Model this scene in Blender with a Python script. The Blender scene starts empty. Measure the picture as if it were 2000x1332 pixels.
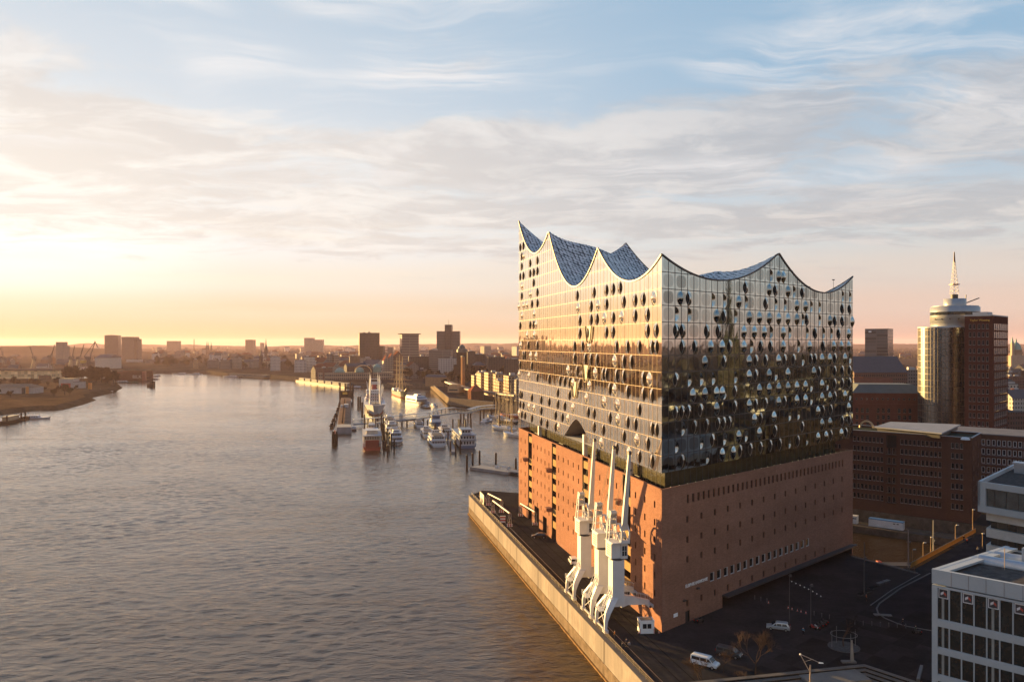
import bpy, math, random
from mathutils import Vector, Matrix, noise as mnoise
R = math.radians
F, HZ, H = 1520.0, 670.0, 62.0          # photo focal length (px), horizon row, eye height (m)
WATER = -7.2
scene = bpy.context.scene
COL = scene.collection

# ------------------------------------------------------------------ camera
cam = bpy.data.objects.new('camera', bpy.data.cameras.new('camera'))
COL.objects.link(cam)
cam.location = (0, 0, H)
cam.rotation_euler = (R(90), 0, 0)
cam.data.sensor_width = 36
cam.data.lens = F / 2000 * 36
cam.data.shift_y = (666 - HZ) / 2000 * -1
cam.data.clip_start = 1
cam.data.clip_end = 60000
scene.camera = cam

# ------------------------------------------------------------------ exposure, sun, sky
SUN_AZ, SUN_EL = R(-46.0), R(6.0)
vs = scene.view_settings
vs.view_transform = 'Standard'
vs.look = 'None'
vs.exposure = 2.1
vs.gamma = 1
scene.render.engine = 'CYCLES'
scene.cycles.use_denoising = True
scene.cycles.max_bounces = 8
scene.cycles.glossy_bounces = 4
scene.cycles.diffuse_bounces = 3
scene.cycles.volume_bounces = 1
scene.cycles.sample_clamp_indirect = 0.6
scene.cycles.sample_clamp_direct = 0.6

sd = Vector((math.sin(SUN_AZ) * math.cos(SUN_EL), math.cos(SUN_AZ) * math.cos(SUN_EL), math.sin(SUN_EL)))
sl = bpy.data.lights.new('sun', 'SUN')
sl.energy = 5.0
sl.angle = R(0.6)
sl.color = (1.0, 0.62, 0.22)
sun = bpy.data.objects.new('sun', sl)
COL.objects.link(sun)
sun.rotation_euler = sd.to_track_quat('Z', 'Y').to_euler()


class NT:
    """small helper for writing node trees"""
    def __init__(self, tree):
        self.t = tree
        self.n = tree.nodes
        self.l = tree.links

    def new(self, kind, **kw):
        n = self.n.new(kind)
        for k, v in kw.items():
            setattr(n, k, v)
        return n

    def put(self, sock, v):
        if v is None:
            return
        if hasattr(v, 'is_output') or hasattr(v, 'links'):
            self.l.new(v, sock)
        elif isinstance(v, (tuple, list)) and len(v) == 3 and sock.type == 'RGBA':
            sock.default_value = (*v, 1)
        else:
            sock.default_value = v

    def m(self, op, a, b=None, c=None, clamp=False):
        n = self.new('ShaderNodeMath', operation=op, use_clamp=clamp)
        for i, v in enumerate((a, b, c)):
            if v is not None:
                self.put(n.inputs[i], v)
        return n.outputs[0]

    def vm(self, op, a, b=None, out=0):
        n = self.new('ShaderNodeVectorMath', operation=op)
        self.put(n.inputs[0], a)
        if b is not None:
            self.put(n.inputs[1], b)
        return n.outputs[out]

    def mix(self, f, a, b, blend='MIX'):
        n = self.new('ShaderNodeMix', data_type='RGBA', blend_type=blend)
        self.put(n.inputs[0], f)
        self.put(n.inputs[6], a)
        self.put(n.inputs[7], b)
        return n.outputs[2]

    def noise(self, vec, scale, detail=2, rough=0.5, dist=0.0):
        n = self.new('ShaderNodeTexNoise')
        self.put(n.inputs['Vector'], vec)
        n.inputs['Scale'].default_value = scale
        n.inputs['Detail'].default_value = detail
        n.inputs['Roughness'].default_value = rough
        n.inputs['Distortion'].default_value = dist
        return n.outputs[0]

    def smooth(self, v, a, b, c=0.0, d=1.0):
        n = self.new('ShaderNodeMapRange', interpolation_type='SMOOTHSTEP')
        self.put(n.inputs[0], v)
        for i, x in enumerate((a, b, c, d)):
            n.inputs[i + 1].default_value = x
        return n.outputs[0]

    def lin(self, v, a, b, c=0.0, d=1.0):
        n = self.new('ShaderNodeMapRange')
        self.put(n.inputs[0], v)
        for i, x in enumerate((a, b, c, d)):
            n.inputs[i + 1].default_value = x
        return n.outputs[0]

    def mapping(self, vec, loc=(0, 0, 0), rot=(0, 0, 0), scale=(1, 1, 1)):
        n = self.new('ShaderNodeMapping')
        self.put(n.inputs[0], vec)
        n.inputs[1].default_value = loc
        n.inputs[2].default_value = rot
        n.inputs[3].default_value = scale
        return n.outputs[0]

    def xyz(self, v):
        n = self.new('ShaderNodeSeparateXYZ')
        self.put(n.inputs[0], v)
        return n.outputs

    def comb(self, x, y, z):
        n = self.new('ShaderNodeCombineXYZ')
        for i, v in enumerate((x, y, z)):
            self.put(n.inputs[i], v)
        return n.outputs[0]


def build_world():
    w = bpy.data.worlds.new('World')
    scene.world = w
    w.use_nodes = True
    t = NT(w.node_tree)
    t.n.clear()
    out = t.new('ShaderNodeOutputWorld')
    bg = t.new('ShaderNodeBackground')
    sky = t.new('ShaderNodeTexSky')
    sky.sky_type = 'NISHITA'
    sky.sun_disc = False
    sky.sun_elevation = SUN_EL
    sky.sun_rotation = SUN_AZ
    sky.altitude = 60
    sky.air_density = 1.0
    sky.dust_density = 2.2
    sky.ozone_density = 2.5
    d = t.new('ShaderNodeTexCoord').outputs['Generated']
    x, y, z = t.xyz(d)
    zp = t.m('MAXIMUM', z, 0.0)
    sdot = t.vm('DOT_PRODUCT', d, tuple(sd), out=1)
    # how close to the sun, over a wide and a narrower cone
    wide = t.m('POWER', t.smooth(sdot, 0.26, 0.985), 1.45)
    near = t.smooth(sdot, 0.885, 0.985)

    def ramp(fac, stops):
        n = t.new('ShaderNodeValToRGB')
        n.color_ramp.interpolation = 'EASE'
        e = n.color_ramp.elements
        for i, (pos, col) in enumerate(stops):
            el = e[i] if i < 2 else e.new(pos)
            el.position = pos
            el.color = (*col, 1)
        t.put(n.inputs[0], fac)
        return n.outputs[0]
    zf = t.m('DIVIDE', zp, 0.8)
    away = ramp(zf, [(0, (.86, .55, .42)), (.045 / .8, (.90, .68, .56)), (.085 / .8, (.84, .74, .66)), (.13 / .8, (.73, .76, .76)), (.20 / .8, (.56, .67, .77)), (.33 / .8, (.37, .56, .75)), (1, (.13, .28, .54))])
    toward = ramp(zf, [(0, (1.0, .69, .36)), (.04 / .8, (1.04, .81, .55)), (.075 / .8, (1.09, .96, .80)), (.12 / .8, (1.10, 1.05, 1.0)), (.20 / .8, (1.0, .99, .96)), (.30 / .8, (.78, .84, .90)), (.42 / .8, (.62, .73, .84)), (1, (.24, .41, .65))])
    base = t.vm('SCALE', sky.outputs[0], None)
    base.node.inputs['Scale'].default_value = SKY_GAIN * .55
    c = t.mix(0.88, base, t.mix(wide, away, toward))
    glow = t.m('MULTIPLY', t.m('MULTIPLY', near, t.smooth(z, 0.32, 0.14)), t.smooth(z, 0.02, 0.12))
    c = t.mix(t.m('MULTIPLY', glow, 0.85), c, (1.30, 1.24, 1.10))
    # cloud sheet seen in perspective: the direction carried on to a flat layer
    den = t.m('ADD', zp, 0.07)
    px = t.m('DIVIDE', x, den)
    py = t.m('DIVIDE', y, den)
    p = t.comb(px, py, 0.0)
    warp = t.new('ShaderNodeTexNoise')
    t.put(warp.inputs['Vector'], p)
    warp.inputs['Scale'].default_value = 1.1
    warp.inputs['Detail'].default_value = 4
    off = t.vm('SUBTRACT', warp.outputs['Color'], (.5, .5, .5))
    sc = t.vm('SCALE', off, None)
    sc.node.inputs['Scale'].default_value = 0.75
    pw = t.vm('ADD', p, sc)
    # broad grey bank in the middle of the sky, its light and dark lumps
    q1 = t.mapping(pw, (4.6, 1.3, 0), (0, 0, R(-6)), (0.62, 1.0, 1))
    n1 = t.noise(q1, 1.45, 9, 0.62, 0.25)
    bank = t.m('MULTIPLY', t.smooth(z, 0.09, 0.15), t.smooth(z, 0.34, 0.235))
    bank_d = t.smooth(t.m('ADD', n1, t.m('MULTIPLY', bank, 0.19)), 0.53, 0.68)
    bank_d = t.m('MULTIPLY', t.m('MULTIPLY', bank_d, t.smooth(z, 0.055, 0.11)), t.smooth(z, 0.44, 0.26))
    # fine torn wisps drawn out from upper left to lower right
    q2 = t.mapping(pw, (7.3, 2.2, 0), (0, 0, R(38)), (0.34, 1.9, 1))
    n2 = t.noise(q2, 1.7, 9, 0.66, 0.4)
    patch = t.noise(t.mapping(p, (5.1, 3.3, 0)), 1.15, 2, 0.5)
    wisp = t.m('MULTIPLY', t.smooth(n2, 0.42, 0.72), t.smooth(patch, 0.42, 0.58))
    wisp = t.m('MULTIPLY', wisp, t.m('MULTIPLY', t.smooth(z, 0.13, 0.23), t.smooth(z, 0.70, 0.40)))
    # thin flat streaks low over the horizon
    az = t.m('ARCTAN2', x, y)
    q3 = t.comb(t.m('MULTIPLY', az, 2.2), t.m('MULTIPLY', z, 34.0), 4.0)
    n3 = t.noise(q3, 1.3, 6, 0.58, 0.3)
    streak = t.m('MULTIPLY', t.smooth(n3, 0.48, 0.72), t.m('MULTIPLY', t.smooth(z, 0.015, 0.06), t.smooth(z, 0.20, 0.10)))
    # cloud light: grey undersides, bright edges towards the sun
    body = t.mix(wide, (0.50, 0.485, 0.50), (0.81, 0.71, 0.63))
    lit = t.mix(wide, (0.82, 0.745, 0.69), (1.12, 1.03, 0.93))
    edge = t.smooth(t.noise(t.mapping(q1, (.06, -.10, 0)), 2.6, 8, 0.64, 0.3), 0.42, 0.64)
    ccol = t.mix(t.m('MULTIPLY', edge, 0.8), body, lit)
    c = t.mix(t.m('MULTIPLY', bank_d, 0.64), c, ccol)
    c = t.mix(t.m('MULTIPLY', wisp, 0.80), c, t.mix(wide, (0.86, 0.84, 0.84), (1.02, 0.97, 0.93)))
    c = t.mix(t.m('MULTIPLY', streak, 0.34), c, t.mix(wide, (0.66, 0.53, 0.48), (1.15, 0.98, 0.74)))
    full = t.vm('SCALE', c, None)
    full.node.inputs['Scale'].default_value = 0.233 / SKY_GAIN
    t.put(bg.inputs[0], full)
    bg.inputs[1].default_value = SKY_GAIN
    t.l.new(bg.outputs[0], out.inputs[0])


SKY_GAIN = 0.10
build_world()

# ------------------------------------------------------------------ helpers
def P(px, py, z=0.0):
    """photo pixel -> the point it shows on the level z"""
    y = F * (H - z) / (py - HZ)
    return Vector(((px - 1000) / F * y, y, z))


def at(px, y, z=0.0):
    return Vector(((px - 1000) / F * y, y, z))


def zat(py, y):
    return H + (HZ - py) * y / F


class MB:
    """collects faces and links them as ONE mesh object"""
    def __init__(self):
        self.v, self.f, self.mi, self.sm = [], [], [], []

    def add(self, verts, faces, m=0, smooth=False):
        b = len(self.v)
        self.v += [tuple(x) for x in verts]
        for f in faces:
            self.f.append(tuple(i + b for i in f))
            self.mi.append(m)
            self.sm.append(smooth)
        return self

    def quad(self, a, b, c, d, m=0):
        return self.add([a, b, c, d], [(0, 1, 2, 3)], m)

    def box(self, x0, y0, z0, x1, y1, z1, m=0, faces='tbnsew'):
        v = [(x0, y0, z0), (x1, y0, z0), (x1, y1, z0), (x0, y1, z0), (x0, y0, z1), (x1, y0, z1), (x1, y1, z1), (x0, y1, z1)]
        fs = {'b': (0, 3, 2, 1), 't': (4, 5, 6, 7), 's': (0, 1, 5, 4), 'e': (1, 2, 6, 5), 'n': (2, 3, 7, 6), 'w': (3, 0, 4, 7)}
        return self.add(v, [fs[k] for k in faces], m)

    def obox(self, o, ax, ay, az, lx, ly, lz, m=0):
        """box from corner o along unit axes"""
        o, ax, ay, az = Vector(o), Vector(ax), Vector(ay), Vector(az)
        v = [o + ax * (lx * i) + ay * (ly * j) + az * (lz * k) for k in (0, 1) for j in (0, 1) for i in (0, 1)]
        return self.add(v, [(0, 2, 3, 1), (4, 5, 7, 6), (0, 1, 5, 4), (1, 3, 7, 5), (3, 2, 6, 7), (2, 0, 4, 6)], m)

    def prism(self, pts, z0, z1, m=0, mt=None, bottom=False):
        n = len(pts)
        v = [(p[0], p[1], z0) for p in pts] + [(p[0], p[1], z1) for p in pts]
        self.add(v, [(i, (i + 1) % n, (i + 1) % n + n, i + n) for i in range(n)], m)
        self.add(v[n:], [tuple(range(n))], m if mt is None else mt)
        if bottom:
            self.add(v[:n], [tuple(reversed(range(n)))], m)
        return self

    def extrude(self, poly, o, ax, ay, depth_vec, m=0):
        """flat outline (2-D, in the axes ax, ay from o) given thickness depth_vec"""
        o, ax, ay, dv = Vector(o), Vector(ax), Vector(ay), Vector(depth_vec)
        n = len(poly)
        a = [o + ax * p[0] + ay * p[1] for p in poly]
        b = [p + dv for p in a]
        fs = [tuple(reversed(range(n))), tuple(range(n, 2 * n))]
        fs += [(i, (i + 1) % n, (i + 1) % n + n, i + n) for i in range(n)]
        return self.add(a + b, fs, m)

    def tube(self, a, b, r0, r1=None, n=6, m=0, caps=True, smooth=True):
        a, b = Vector(a), Vector(b)
        r1 = r0 if r1 is None else r1
        d = (b - a)
        if d.length < 1e-6:
            return self
        d.normalize()
        u = d.orthogonal().normalized()
        w = d.cross(u)
        v = []
        for c, r in ((a, r0), (b, r1)):
            for i in range(n):
                t = 2 * math.pi * i / n
                v.append(c + u * (math.cos(t) * r) + w * (math.sin(t) * r))
        self.add(v, [(i, (i + 1) % n, (i + 1) % n + n, i + n) for i in range(n)], m, smooth)
        if caps:
            self.add(v, [tuple(reversed(range(n))), tuple(range(n, 2 * n))], m)
        return self

    def bar(self, a, b, w, h=None, m=0, up=(0, 0, 1)):
        """square bar between two points"""
        a, b = Vector(a), Vector(b)
        h = w if h is None else h
        d = b - a
        L = d.length
        if L < 1e-6:
            return self
        d.normalize()
        upv = Vector(up)
        if abs(d.dot(upv)) > .98:
            upv = Vector((1, 0, 0))
        s = d.cross(upv).normalized()
        t = s.cross(d)
        return self.obox(a - s * (w / 2) - t * (h / 2), d, s, t, L, w, h, m)

    def lathe(self, prof, c=(0, 0, 0), n=16, m=0, smooth=True):
        v = []
        for r, z in prof:
            for i in range(n):
                t = 2 * math.pi * i / n
                v.append((c[0] + r * math.cos(t), c[1] + r * math.sin(t), c[2] + z))
        fs = []
        for k in range(len(prof) - 1):
            for i in range(n):
                j = (i + 1) % n
                fs.append((k * n + i, k * n + j, (k + 1) * n + j, (k + 1) * n + i))
        self.add(v, fs, m, smooth)
        if prof[-1][0] > 1e-3:
            self.add(v[-n:], [tuple(range(n))], m)
        return self

    def loft(self, rings, m=0, smooth=False, caps=True):
        n = len(rings[0])
        v = [p for r in rings for p in r]
        fs = []
        for k in range(len(rings) - 1):
            for i in range(n):
                j = (i + 1) % n
                fs.append((k * n + i, k * n + j, (k + 1) * n + j, (k + 1) * n + i))
        self.add(v, fs, m, smooth)
        if caps:
            self.add(v, [tuple(reversed(range(n))), tuple(range((len(rings) - 1) * n, len(rings) * n))], m)
        return self

    def mesh(self, name, mats):
        me = bpy.data.meshes.new(name)
        me.from_pydata(self.v, [], self.f)
        for mt in (mats if isinstance(mats, (list, tuple)) else [mats]):
            me.materials.append(mt)
        me.polygons.foreach_set('material_index', self.mi)
        me.polygons.foreach_set('use_smooth', self.sm)
        me.update()
        return me

    def build(self, name, mats, parent=None, loc=None, rz=0.0):
        return link(name, self.mesh(name, mats), parent, loc, rz)


def link(name, data, parent=None, loc=None, rz=0.0):
    o = bpy.data.objects.new(name, data)
    COL.objects.link(o)
    if parent is not None:
        o.parent = parent
    if loc is not None:
        o.location = loc
    if rz:
        o.rotation_euler = (0, 0, rz)
    return o


def tag(o, label=None, cat=None, group=None, kind=None):
    if label:
        o['label'] = label
    if cat:
        o['category'] = cat
    if group:
        o['group'] = group
    if kind:
        o['kind'] = kind
    return o


def thing(name, label, cat, loc=(0, 0, 0), rz=0.0, group=None):
    return tag(link(name, None, None, loc, rz), label, cat, group)


def kids(o):
    return [c for c in bpy.data.objects if c.parent is o]


def dup(root, loc, rz=0.0, label=None, group=None, scale=None):
    def cp(o, parent):
        c = o.copy()
        COL.objects.link(c)
        if parent is not None:
            c.parent = parent
        for k in kids(o):
            cp(k, c)
        return c
    r = cp(root, None)
    r.location = loc
    r.rotation_euler = (0, 0, rz)
    if scale:
        r.scale = scale if isinstance(scale, (tuple, list)) else (scale,) * 3
    if label:
        r['label'] = label
    if group:
        r['group'] = group
    return r


# ------------------------------------------------------------------ materials
MATS = {}


def pbr(name, col, rough=0.7, metal=0.0, var=0.12, scale=0.35, bump=0.0, bscale=4.0, spec=0.5, emit=None, estr=0.0):
    """plain surface with a little uneven weathering"""
    if name in MATS:
        return MATS[name]
    m = bpy.data.materials.new(name)
    MATS[name] = m
    m.use_nodes = True
    t = NT(m.node_tree)
    b = t.n['Principled BSDF']
    b.inputs['Roughness'].default_value = rough
    b.inputs['Metallic'].default_value = metal
    b.inputs['Specular IOR Level'].default_value = spec if rough < .74 else 0.0
    if var > 0:
        co = t.new('ShaderNodeNewGeometry').outputs['Position']
        n = t.noise(co, scale, 5, 0.6)
        n2 = t.noise(co, scale * 9, 3, 0.6)
        f = t.m('ADD', t.m('MULTIPLY', n, .65), t.m('MULTIPLY', n2, .35))
        lo = tuple(c * (1 - var * 2.0) for c in col)
        hi = tuple(min(1, c * (1 + var * 2.0)) for c in col)
        t.put(b.inputs['Base Color'], t.mix(t.lin(f, .25, .75), lo, hi))
    else:
        b.inputs['Base Color'].default_value = (*col, 1)
    if bump > 0:
        bp = t.new('ShaderNodeBump')
        bp.inputs['Strength'].default_value = bump
        bp.inputs['Distance'].default_value = 0.05
        co = t.new('ShaderNodeNewGeometry').outputs['Position']
        t.put(bp.inputs['Height'], t.noise(co, bscale, 4, 0.6))
        t.put(b.inputs['Normal'], bp.outputs[0])
    if emit:
        b.inputs['Emission Color'].default_value = (*emit, 1)
        b.inputs['Emission Strength'].default_value = estr
    return m


def brick_mat(name, c1, c2, mortar, sx=1.0, rough=0.85, patchy=0.25, rot=0.0):
    """brick courses on any upright wall: the run of the wall is found from its normal"""
    if name in MATS:
        return MATS[name]
    m = bpy.data.materials.new(name)
    MATS[name] = m
    m.use_nodes = True
    t = NT(m.node_tree)
    b = t.n['Principled BSDF']
    g = t.new('ShaderNodeNewGeometry')
    pos, nor = g.outputs['Position'], g.outputs['True Normal']
    x, y, z = t.xyz(pos)
    nx, ny, nz = t.xyz(nor)
    u = t.m('SUBTRACT', t.m('MULTIPLY', y, nx), t.m('MULTIPLY', x, ny))
    vec = t.comb(u, z, 0)
    br = t.new('ShaderNodeTexBrick')
    t.put(br.inputs['Vector'], vec)
    br.inputs['Color1'].default_value = (*c1, 1)
    br.inputs['Color2'].default_value = (*c2, 1)
    br.inputs['Mortar'].default_value = (*mortar, 1)
    br.inputs['Scale'].default_value = 1.0 / sx
    br.inputs['Mortar Size'].default_value = 0.012
    br.inputs['Brick Width'].default_value = 0.5
    br.inputs['Row Height'].default_value = 0.16
    n = t.noise(t.mapping(vec, scale=(0.05, 0.16, 1)), 1.0, 6, 0.62)
    n2 = t.noise(t.mapping(vec, scale=(0.9, 0.10, 1)), 1.0, 4, 0.6)
    n3 = t.noise(vec, 1.6, 4, 0.7)
    f = t.m('ADD', t.m('MULTIPLY', n, .5), t.m('ADD', t.m('MULTIPLY', n2, .25), t.m('MULTIPLY', n3, .25)))
    f = t.lin(f, .3, .7, 1 - patchy, 1 + patchy)
    sc = t.vm('SCALE', br.outputs[0], None)
    t.put(sc.node.inputs['Scale'], f)
    t.put(b.inputs['Base Color'], sc)
    b.inputs['Roughness'].default_value = rough
    b.inputs['Specular IOR Level'].default_value = 0.0
    return m


def window_wall(name, wall, glass, pw, ph, fw=0.55, fh=0.6, rough=0.8, lit=0.0, band=None):
    """wall with rows of windows, for buildings too far off to show single panes as parts"""
    if name in MATS:
        return MATS[name]
    m = bpy.data.materials.new(name)
    MATS[name] = m
    m.use_nodes = True
    t = NT(m.node_tree)
    b = t.n['Principled BSDF']
    g = t.new('ShaderNodeNewGeometry')
    x, y, z = t.xyz(g.outputs['Position'])
    nx, ny, nz = t.xyz(g.outputs['True Normal'])
    u = t.m('SUBTRACT', t.m('MULTIPLY', y, nx), t.m('MULTIPLY', x, ny))
    fu = t.m('FRACT', t.m('DIVIDE', t.m('ADD', u, 5000.0), pw))
    fz = t.m('FRACT', t.m('DIVIDE', t.m('ADD', z, 50.0), ph))
    def bandm(v, w):
        a = t.m('ABSOLUTE', t.m('SUBTRACT', v, .5))
        return t.m('LESS_THAN', a, w / 2)
    mask = t.m('MULTIPLY', bandm(fu, fw), bandm(fz, fh))
    side = t.m('LESS_THAN', t.m('ABSOLUTE', nz), 0.3)
    mask = t.m('MULTIPLY', mask, side)
    iu = t.m('FLOOR', t.m('DIVIDE', t.m('ADD', u, 5000.0), pw))
    iz = t.m('FLOOR', t.m('DIVIDE', t.m('ADD', z, 50.0), ph))
    wn = t.new('ShaderNodeTexWhiteNoise', noise_dimensions='3D')
    t.put(wn.inputs['Vector'], t.comb(iu, iz, 3.0))
    gcol = t.mix(wn.outputs[0], tuple(c * .5 for c in glass), tuple(min(1, c * 1.7) for c in glass))
    nz1 = t.noise(g.outputs['Position'], 0.08, 4, .6)
    wcol = t.mix(nz1, tuple(c * .8 for c in wall), tuple(min(1, c * 1.2) for c in wall))
    t.put(b.inputs['Base Color'], t.mix(mask, wcol, gcol))
    t.put(b.inputs['Roughness'], t.lin(mask, 0, 1, rough, 0.12))
    b.inputs['Specular IOR Level'].default_value = 0.5
    return m


# words for lettering on signs
def text_mesh(s, size, mat, parent, name, loc, rot, depth=0.03, align='CENTER', bold=0.0):
    cu = bpy.data.curves.new(name, 'FONT')
    cu.body = s
    cu.size = size
    cu.extrude = depth
    cu.offset = bold
    cu.align_x = align
    cu.align_y = 'CENTER'
    tmp = bpy.data.objects.new(name, cu)
    COL.objects.link(tmp)
    bpy.context.view_layer.update()
    me = bpy.data.meshes.new_from_object(tmp.evaluated_get(bpy.context.evaluated_depsgraph_get()))
    bpy.data.objects.remove(tmp)
    bpy.data.curves.remove(cu)
    me.materials.clear()
    me.materials.append(mat)
    o = link(name, me, parent)
    o.location = loc
    o.rotation_euler = rot
    return o


class Wall:
    """an upright wall from a to b: u runs along it, y outwards, z up"""
    def __init__(self, a, b, outward):
        self.a = Vector((a[0], a[1], 0))
        d = Vector((b[0] - a[0], b[1] - a[1], 0))
        self.L = d.length
        self.e = d.normalized()
        n = Vector((self.e.y, -self.e.x, 0))
        self.flip = n.dot(Vector((outward[0], outward[1], 0))) < 0
        self.n = -n if self.flip else n
        self.rz = math.atan2(self.e.y, self.e.x)

    def p(self, u, z, y=0.0):
        return self.a + self.e * u + self.n * y + Vector((0, 0, z))

    def quad(self, mb, u0, z0, u1, z1, y=0.0, m=0):
        q = [self.p(u0, z0, y), self.p(u1, z0, y), self.p(u1, z1, y), self.p(u0, z1, y)]
        if self.flip:
            q.reverse()
        mb.add(q, [(0, 1, 2, 3)], m)

    def box(self, mb, u0, z0, u1, z1, y0, y1, m=0):
        mb.obox(self.p(u0, z0, y0), self.e, self.n, (0, 0, 1), u1 - u0, y1 - y0, z1 - z0, m)

    def holes(self, mb, z0, z1, holes, m=0, u0=0.0, u1=None, y=0.0):
        """wall face with openings left out: holes = [(u0, z0, u1, z1)]"""
        u1 = self.L if u1 is None else u1
        us = sorted({u0, u1, *[h[0] for h in holes], *[h[2] for h in holes]})
        zs = sorted({z0, z1, *[h[1] for h in holes], *[h[3] for h in holes]})
        us = [u for u in us if u0 - 1e-6 <= u <= u1 + 1e-6]
        zs = [z for z in zs if z0 - 1e-6 <= z <= z1 + 1e-6]
        for j in range(len(zs) - 1):
            run = None
            for i in range(len(us) - 1):
                cu, cz = (us[i] + us[i + 1]) / 2, (zs[j] + zs[j + 1]) / 2
                inside = any(h[0] < cu < h[2] and h[1] < cz < h[3] for h in holes)
                if inside:
                    if run is not None:
                        self.quad(mb, run, zs[j], us[i], zs[j + 1], y, m)
                        run = None
                elif run is None:
                    run = us[i]
            if run is not None:
                self.quad(mb, run, zs[j], us[-1], zs[j + 1], y, m)

    def place(self, name, mesh, parent, u, z, y=0.0):
        """a copy of a part drawn in wall axes (x along, y outwards, z up)"""
        o = bpy.data.objects.new(name, mesh)
        COL.objects.link(o)
        o.parent = parent
        M = Matrix(((self.e.x, self.n.x, 0, 0), (self.e.y, self.n.y, 0, 0), (0, 0, 1, 0), (0, 0, 0, 1)))
        p = self.p(u, z, y) - parent.location
        o.matrix_local = Matrix.Translation(p) @ M
        return o

    def fill(self, mb, src, u, z, y=0.0):
        """the same drawn into a mesh (for the pieces past a hundred)"""
        vs_ = [self.p(u + v[0], z + v[2], y + v[1]) for v in src.v]
        b = len(mb.v)
        mb.v += [tuple(x) for x in vs_]
        for f, i, s in zip(src.f, src.mi, src.sm):
            mb.f.append(tuple(k + b for k in (reversed(f) if self.flip else f)))
            mb.mi.append(i)
            mb.sm.append(s)


def window_unit(w, h, depth=0.3, frame=0.09, sill=0.0, mull=1, trans=0):
    """reveal (0), frame (1), pane (2), in wall axes with the opening's lower left corner at 0"""
    m = MB()
    d = -depth
    m.quad((0, 0, 0), (0, d, 0), (0, d, h), (0, 0, h), 0)
    m.quad((w, 0, 0), (w, 0, h), (w, d, h), (w, d, 0), 0)
    m.quad((0, 0, h), (0, d, h), (w, d, h), (w, 0, h), 0)
    m.quad((0, 0, 0), (w, 0, 0), (w, d, 0), (0, d, 0), 0)
    m.quad((0, d, 0), (w, d, 0), (w, d, h), (0, d, h), 2)
    if frame > 0:
        y0, y1 = d + .003, d + 0.07
        m.box(0, y0, 0, w, y1, frame, 1)
        m.box(0, y0, h - frame, w, y1, h, 1)
        m.box(0, y0, frame, frame, y1, h - frame, 1)
        m.box(w - frame, y0, frame, w, y1, h - frame, 1)
        for i in range(1, mull):
            x = w * i / mull
            m.box(x - frame / 2, y0, frame, x + frame / 2, y1 - .004, h - frame, 1)
        for i in range(1, trans + 1):
            z = h * i / (trans + 1)
            m.box(frame, y0, z - frame / 2, w - frame, y1 - .008, z + frame / 2, 1)
    if sill > 0:
        m.box(-.08, -.05, -sill, w + .08, .14, 0, 1)
    return m


def put_windows(items, parent, mats, name='window', limit=100):
    """items = [(wall, unit MB, u, z)], nearest first kept as parts of their own, the rest as one part"""
    items = sorted(items, key=lambda it: (it[0].p(it[2], it[3]) - Vector((0, 0, H))).length)
    cache = {}
    for wl, un, u, z in items[:limit]:
        me = cache.get((id(un), wl.flip))
        if me is None:
            me = cache[(id(un), wl.flip)] = un.mesh(name, mats)
        wl.place(name, me, parent, u, z)
    if len(items) > limit:
        mb = MB()
        for wl, un, u, z in items[limit:]:
            wl.fill(mb, un, u, z)
        tag(mb.rel(parent).build('small_' + name + 's', mats, parent), kind='stuff')


def _rel(self, parent):
    L = parent.location
    self.v = [(a - L.x, b - L.y, c - L.z) for a, b, c in self.v]
    return self


MB.rel = _rel

# ------------------------------------------------------------------ the concert hall
SE, NE, SW, NW = (32.1, 166.8), (100.4, 229.3), (2.5, 288.2), (22.5, 306.0)
CEN = (39.0, 247.0)
BRICK_TOP, PLAZA, GLASS_BOT = 30.4, 29.3, 34.1


def outward(a, b):
    mx, my = (a[0] + b[0]) / 2 - CEN[0], (a[1] + b[1]) / 2 - CEN[1]
    return (mx, my)


W_S = Wall(SE, SW, outward(SE, SW))
W_E = Wall(SE, NE, outward(SE, NE))
W_N = Wall(NE, NW, outward(NE, NW))
W_W = Wall(SW, NW, outward(SW, NW))


def scallops(peaks, valleys):
    out = []
    for (u0, z0), (u1, z1), zv in zip(peaks, peaks[1:], valleys):
        p, q = math.sqrt(z0 - zv), math.sqrt(z1 - zv)
        k = ((p + q) / (u1 - u0)) ** 2
        out.append((u0, u1, u0 + p / math.sqrt(k), zv, k))
    return out


CREST = [
    (W_S, scallops([(0, 81), (39.75, 87.1), (85.6, 98), (125, 107.2)], [76.5, 78.2, 92.6]), 19, .0165),
    (W_E, scallops([(0, 81), (49.5, 85.2), (92.6, 81.6)], [76.6, 76.0]), 22, .0100),
    (W_N, scallops([(0, 81.6), (38, 81.5), (82, 98.8), (109.3, 99)], [75, 79, 94]), 20, .016),
    (W_W, scallops([(0, 107.2), (26.8, 99)], [97]), 10, .018)]


def crest(i, u):
    s = CREST[i][1]
    u = min(max(u, s[0][0]), s[-1][1])
    for a, b, uc, zv, k in s:
        if u <= b or b == s[-1][1]:
            return zv + k * (u - uc) ** 2


def roof_z(x, y):
    num = den = 0
    for i, (wl, s, w0, kw) in enumerate(CREST):
        d = Vector((x, y, 0)) - wl.a
        u, w = d.dot(wl.e), max(-d.dot(wl.n), 1e-4)
        z = crest(i, u) + kw * ((min(w, 40) - w0) ** 2 - w0 ** 2)
        num += z / w ** 2
        den += 1 / w ** 2
    return num / den


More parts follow.
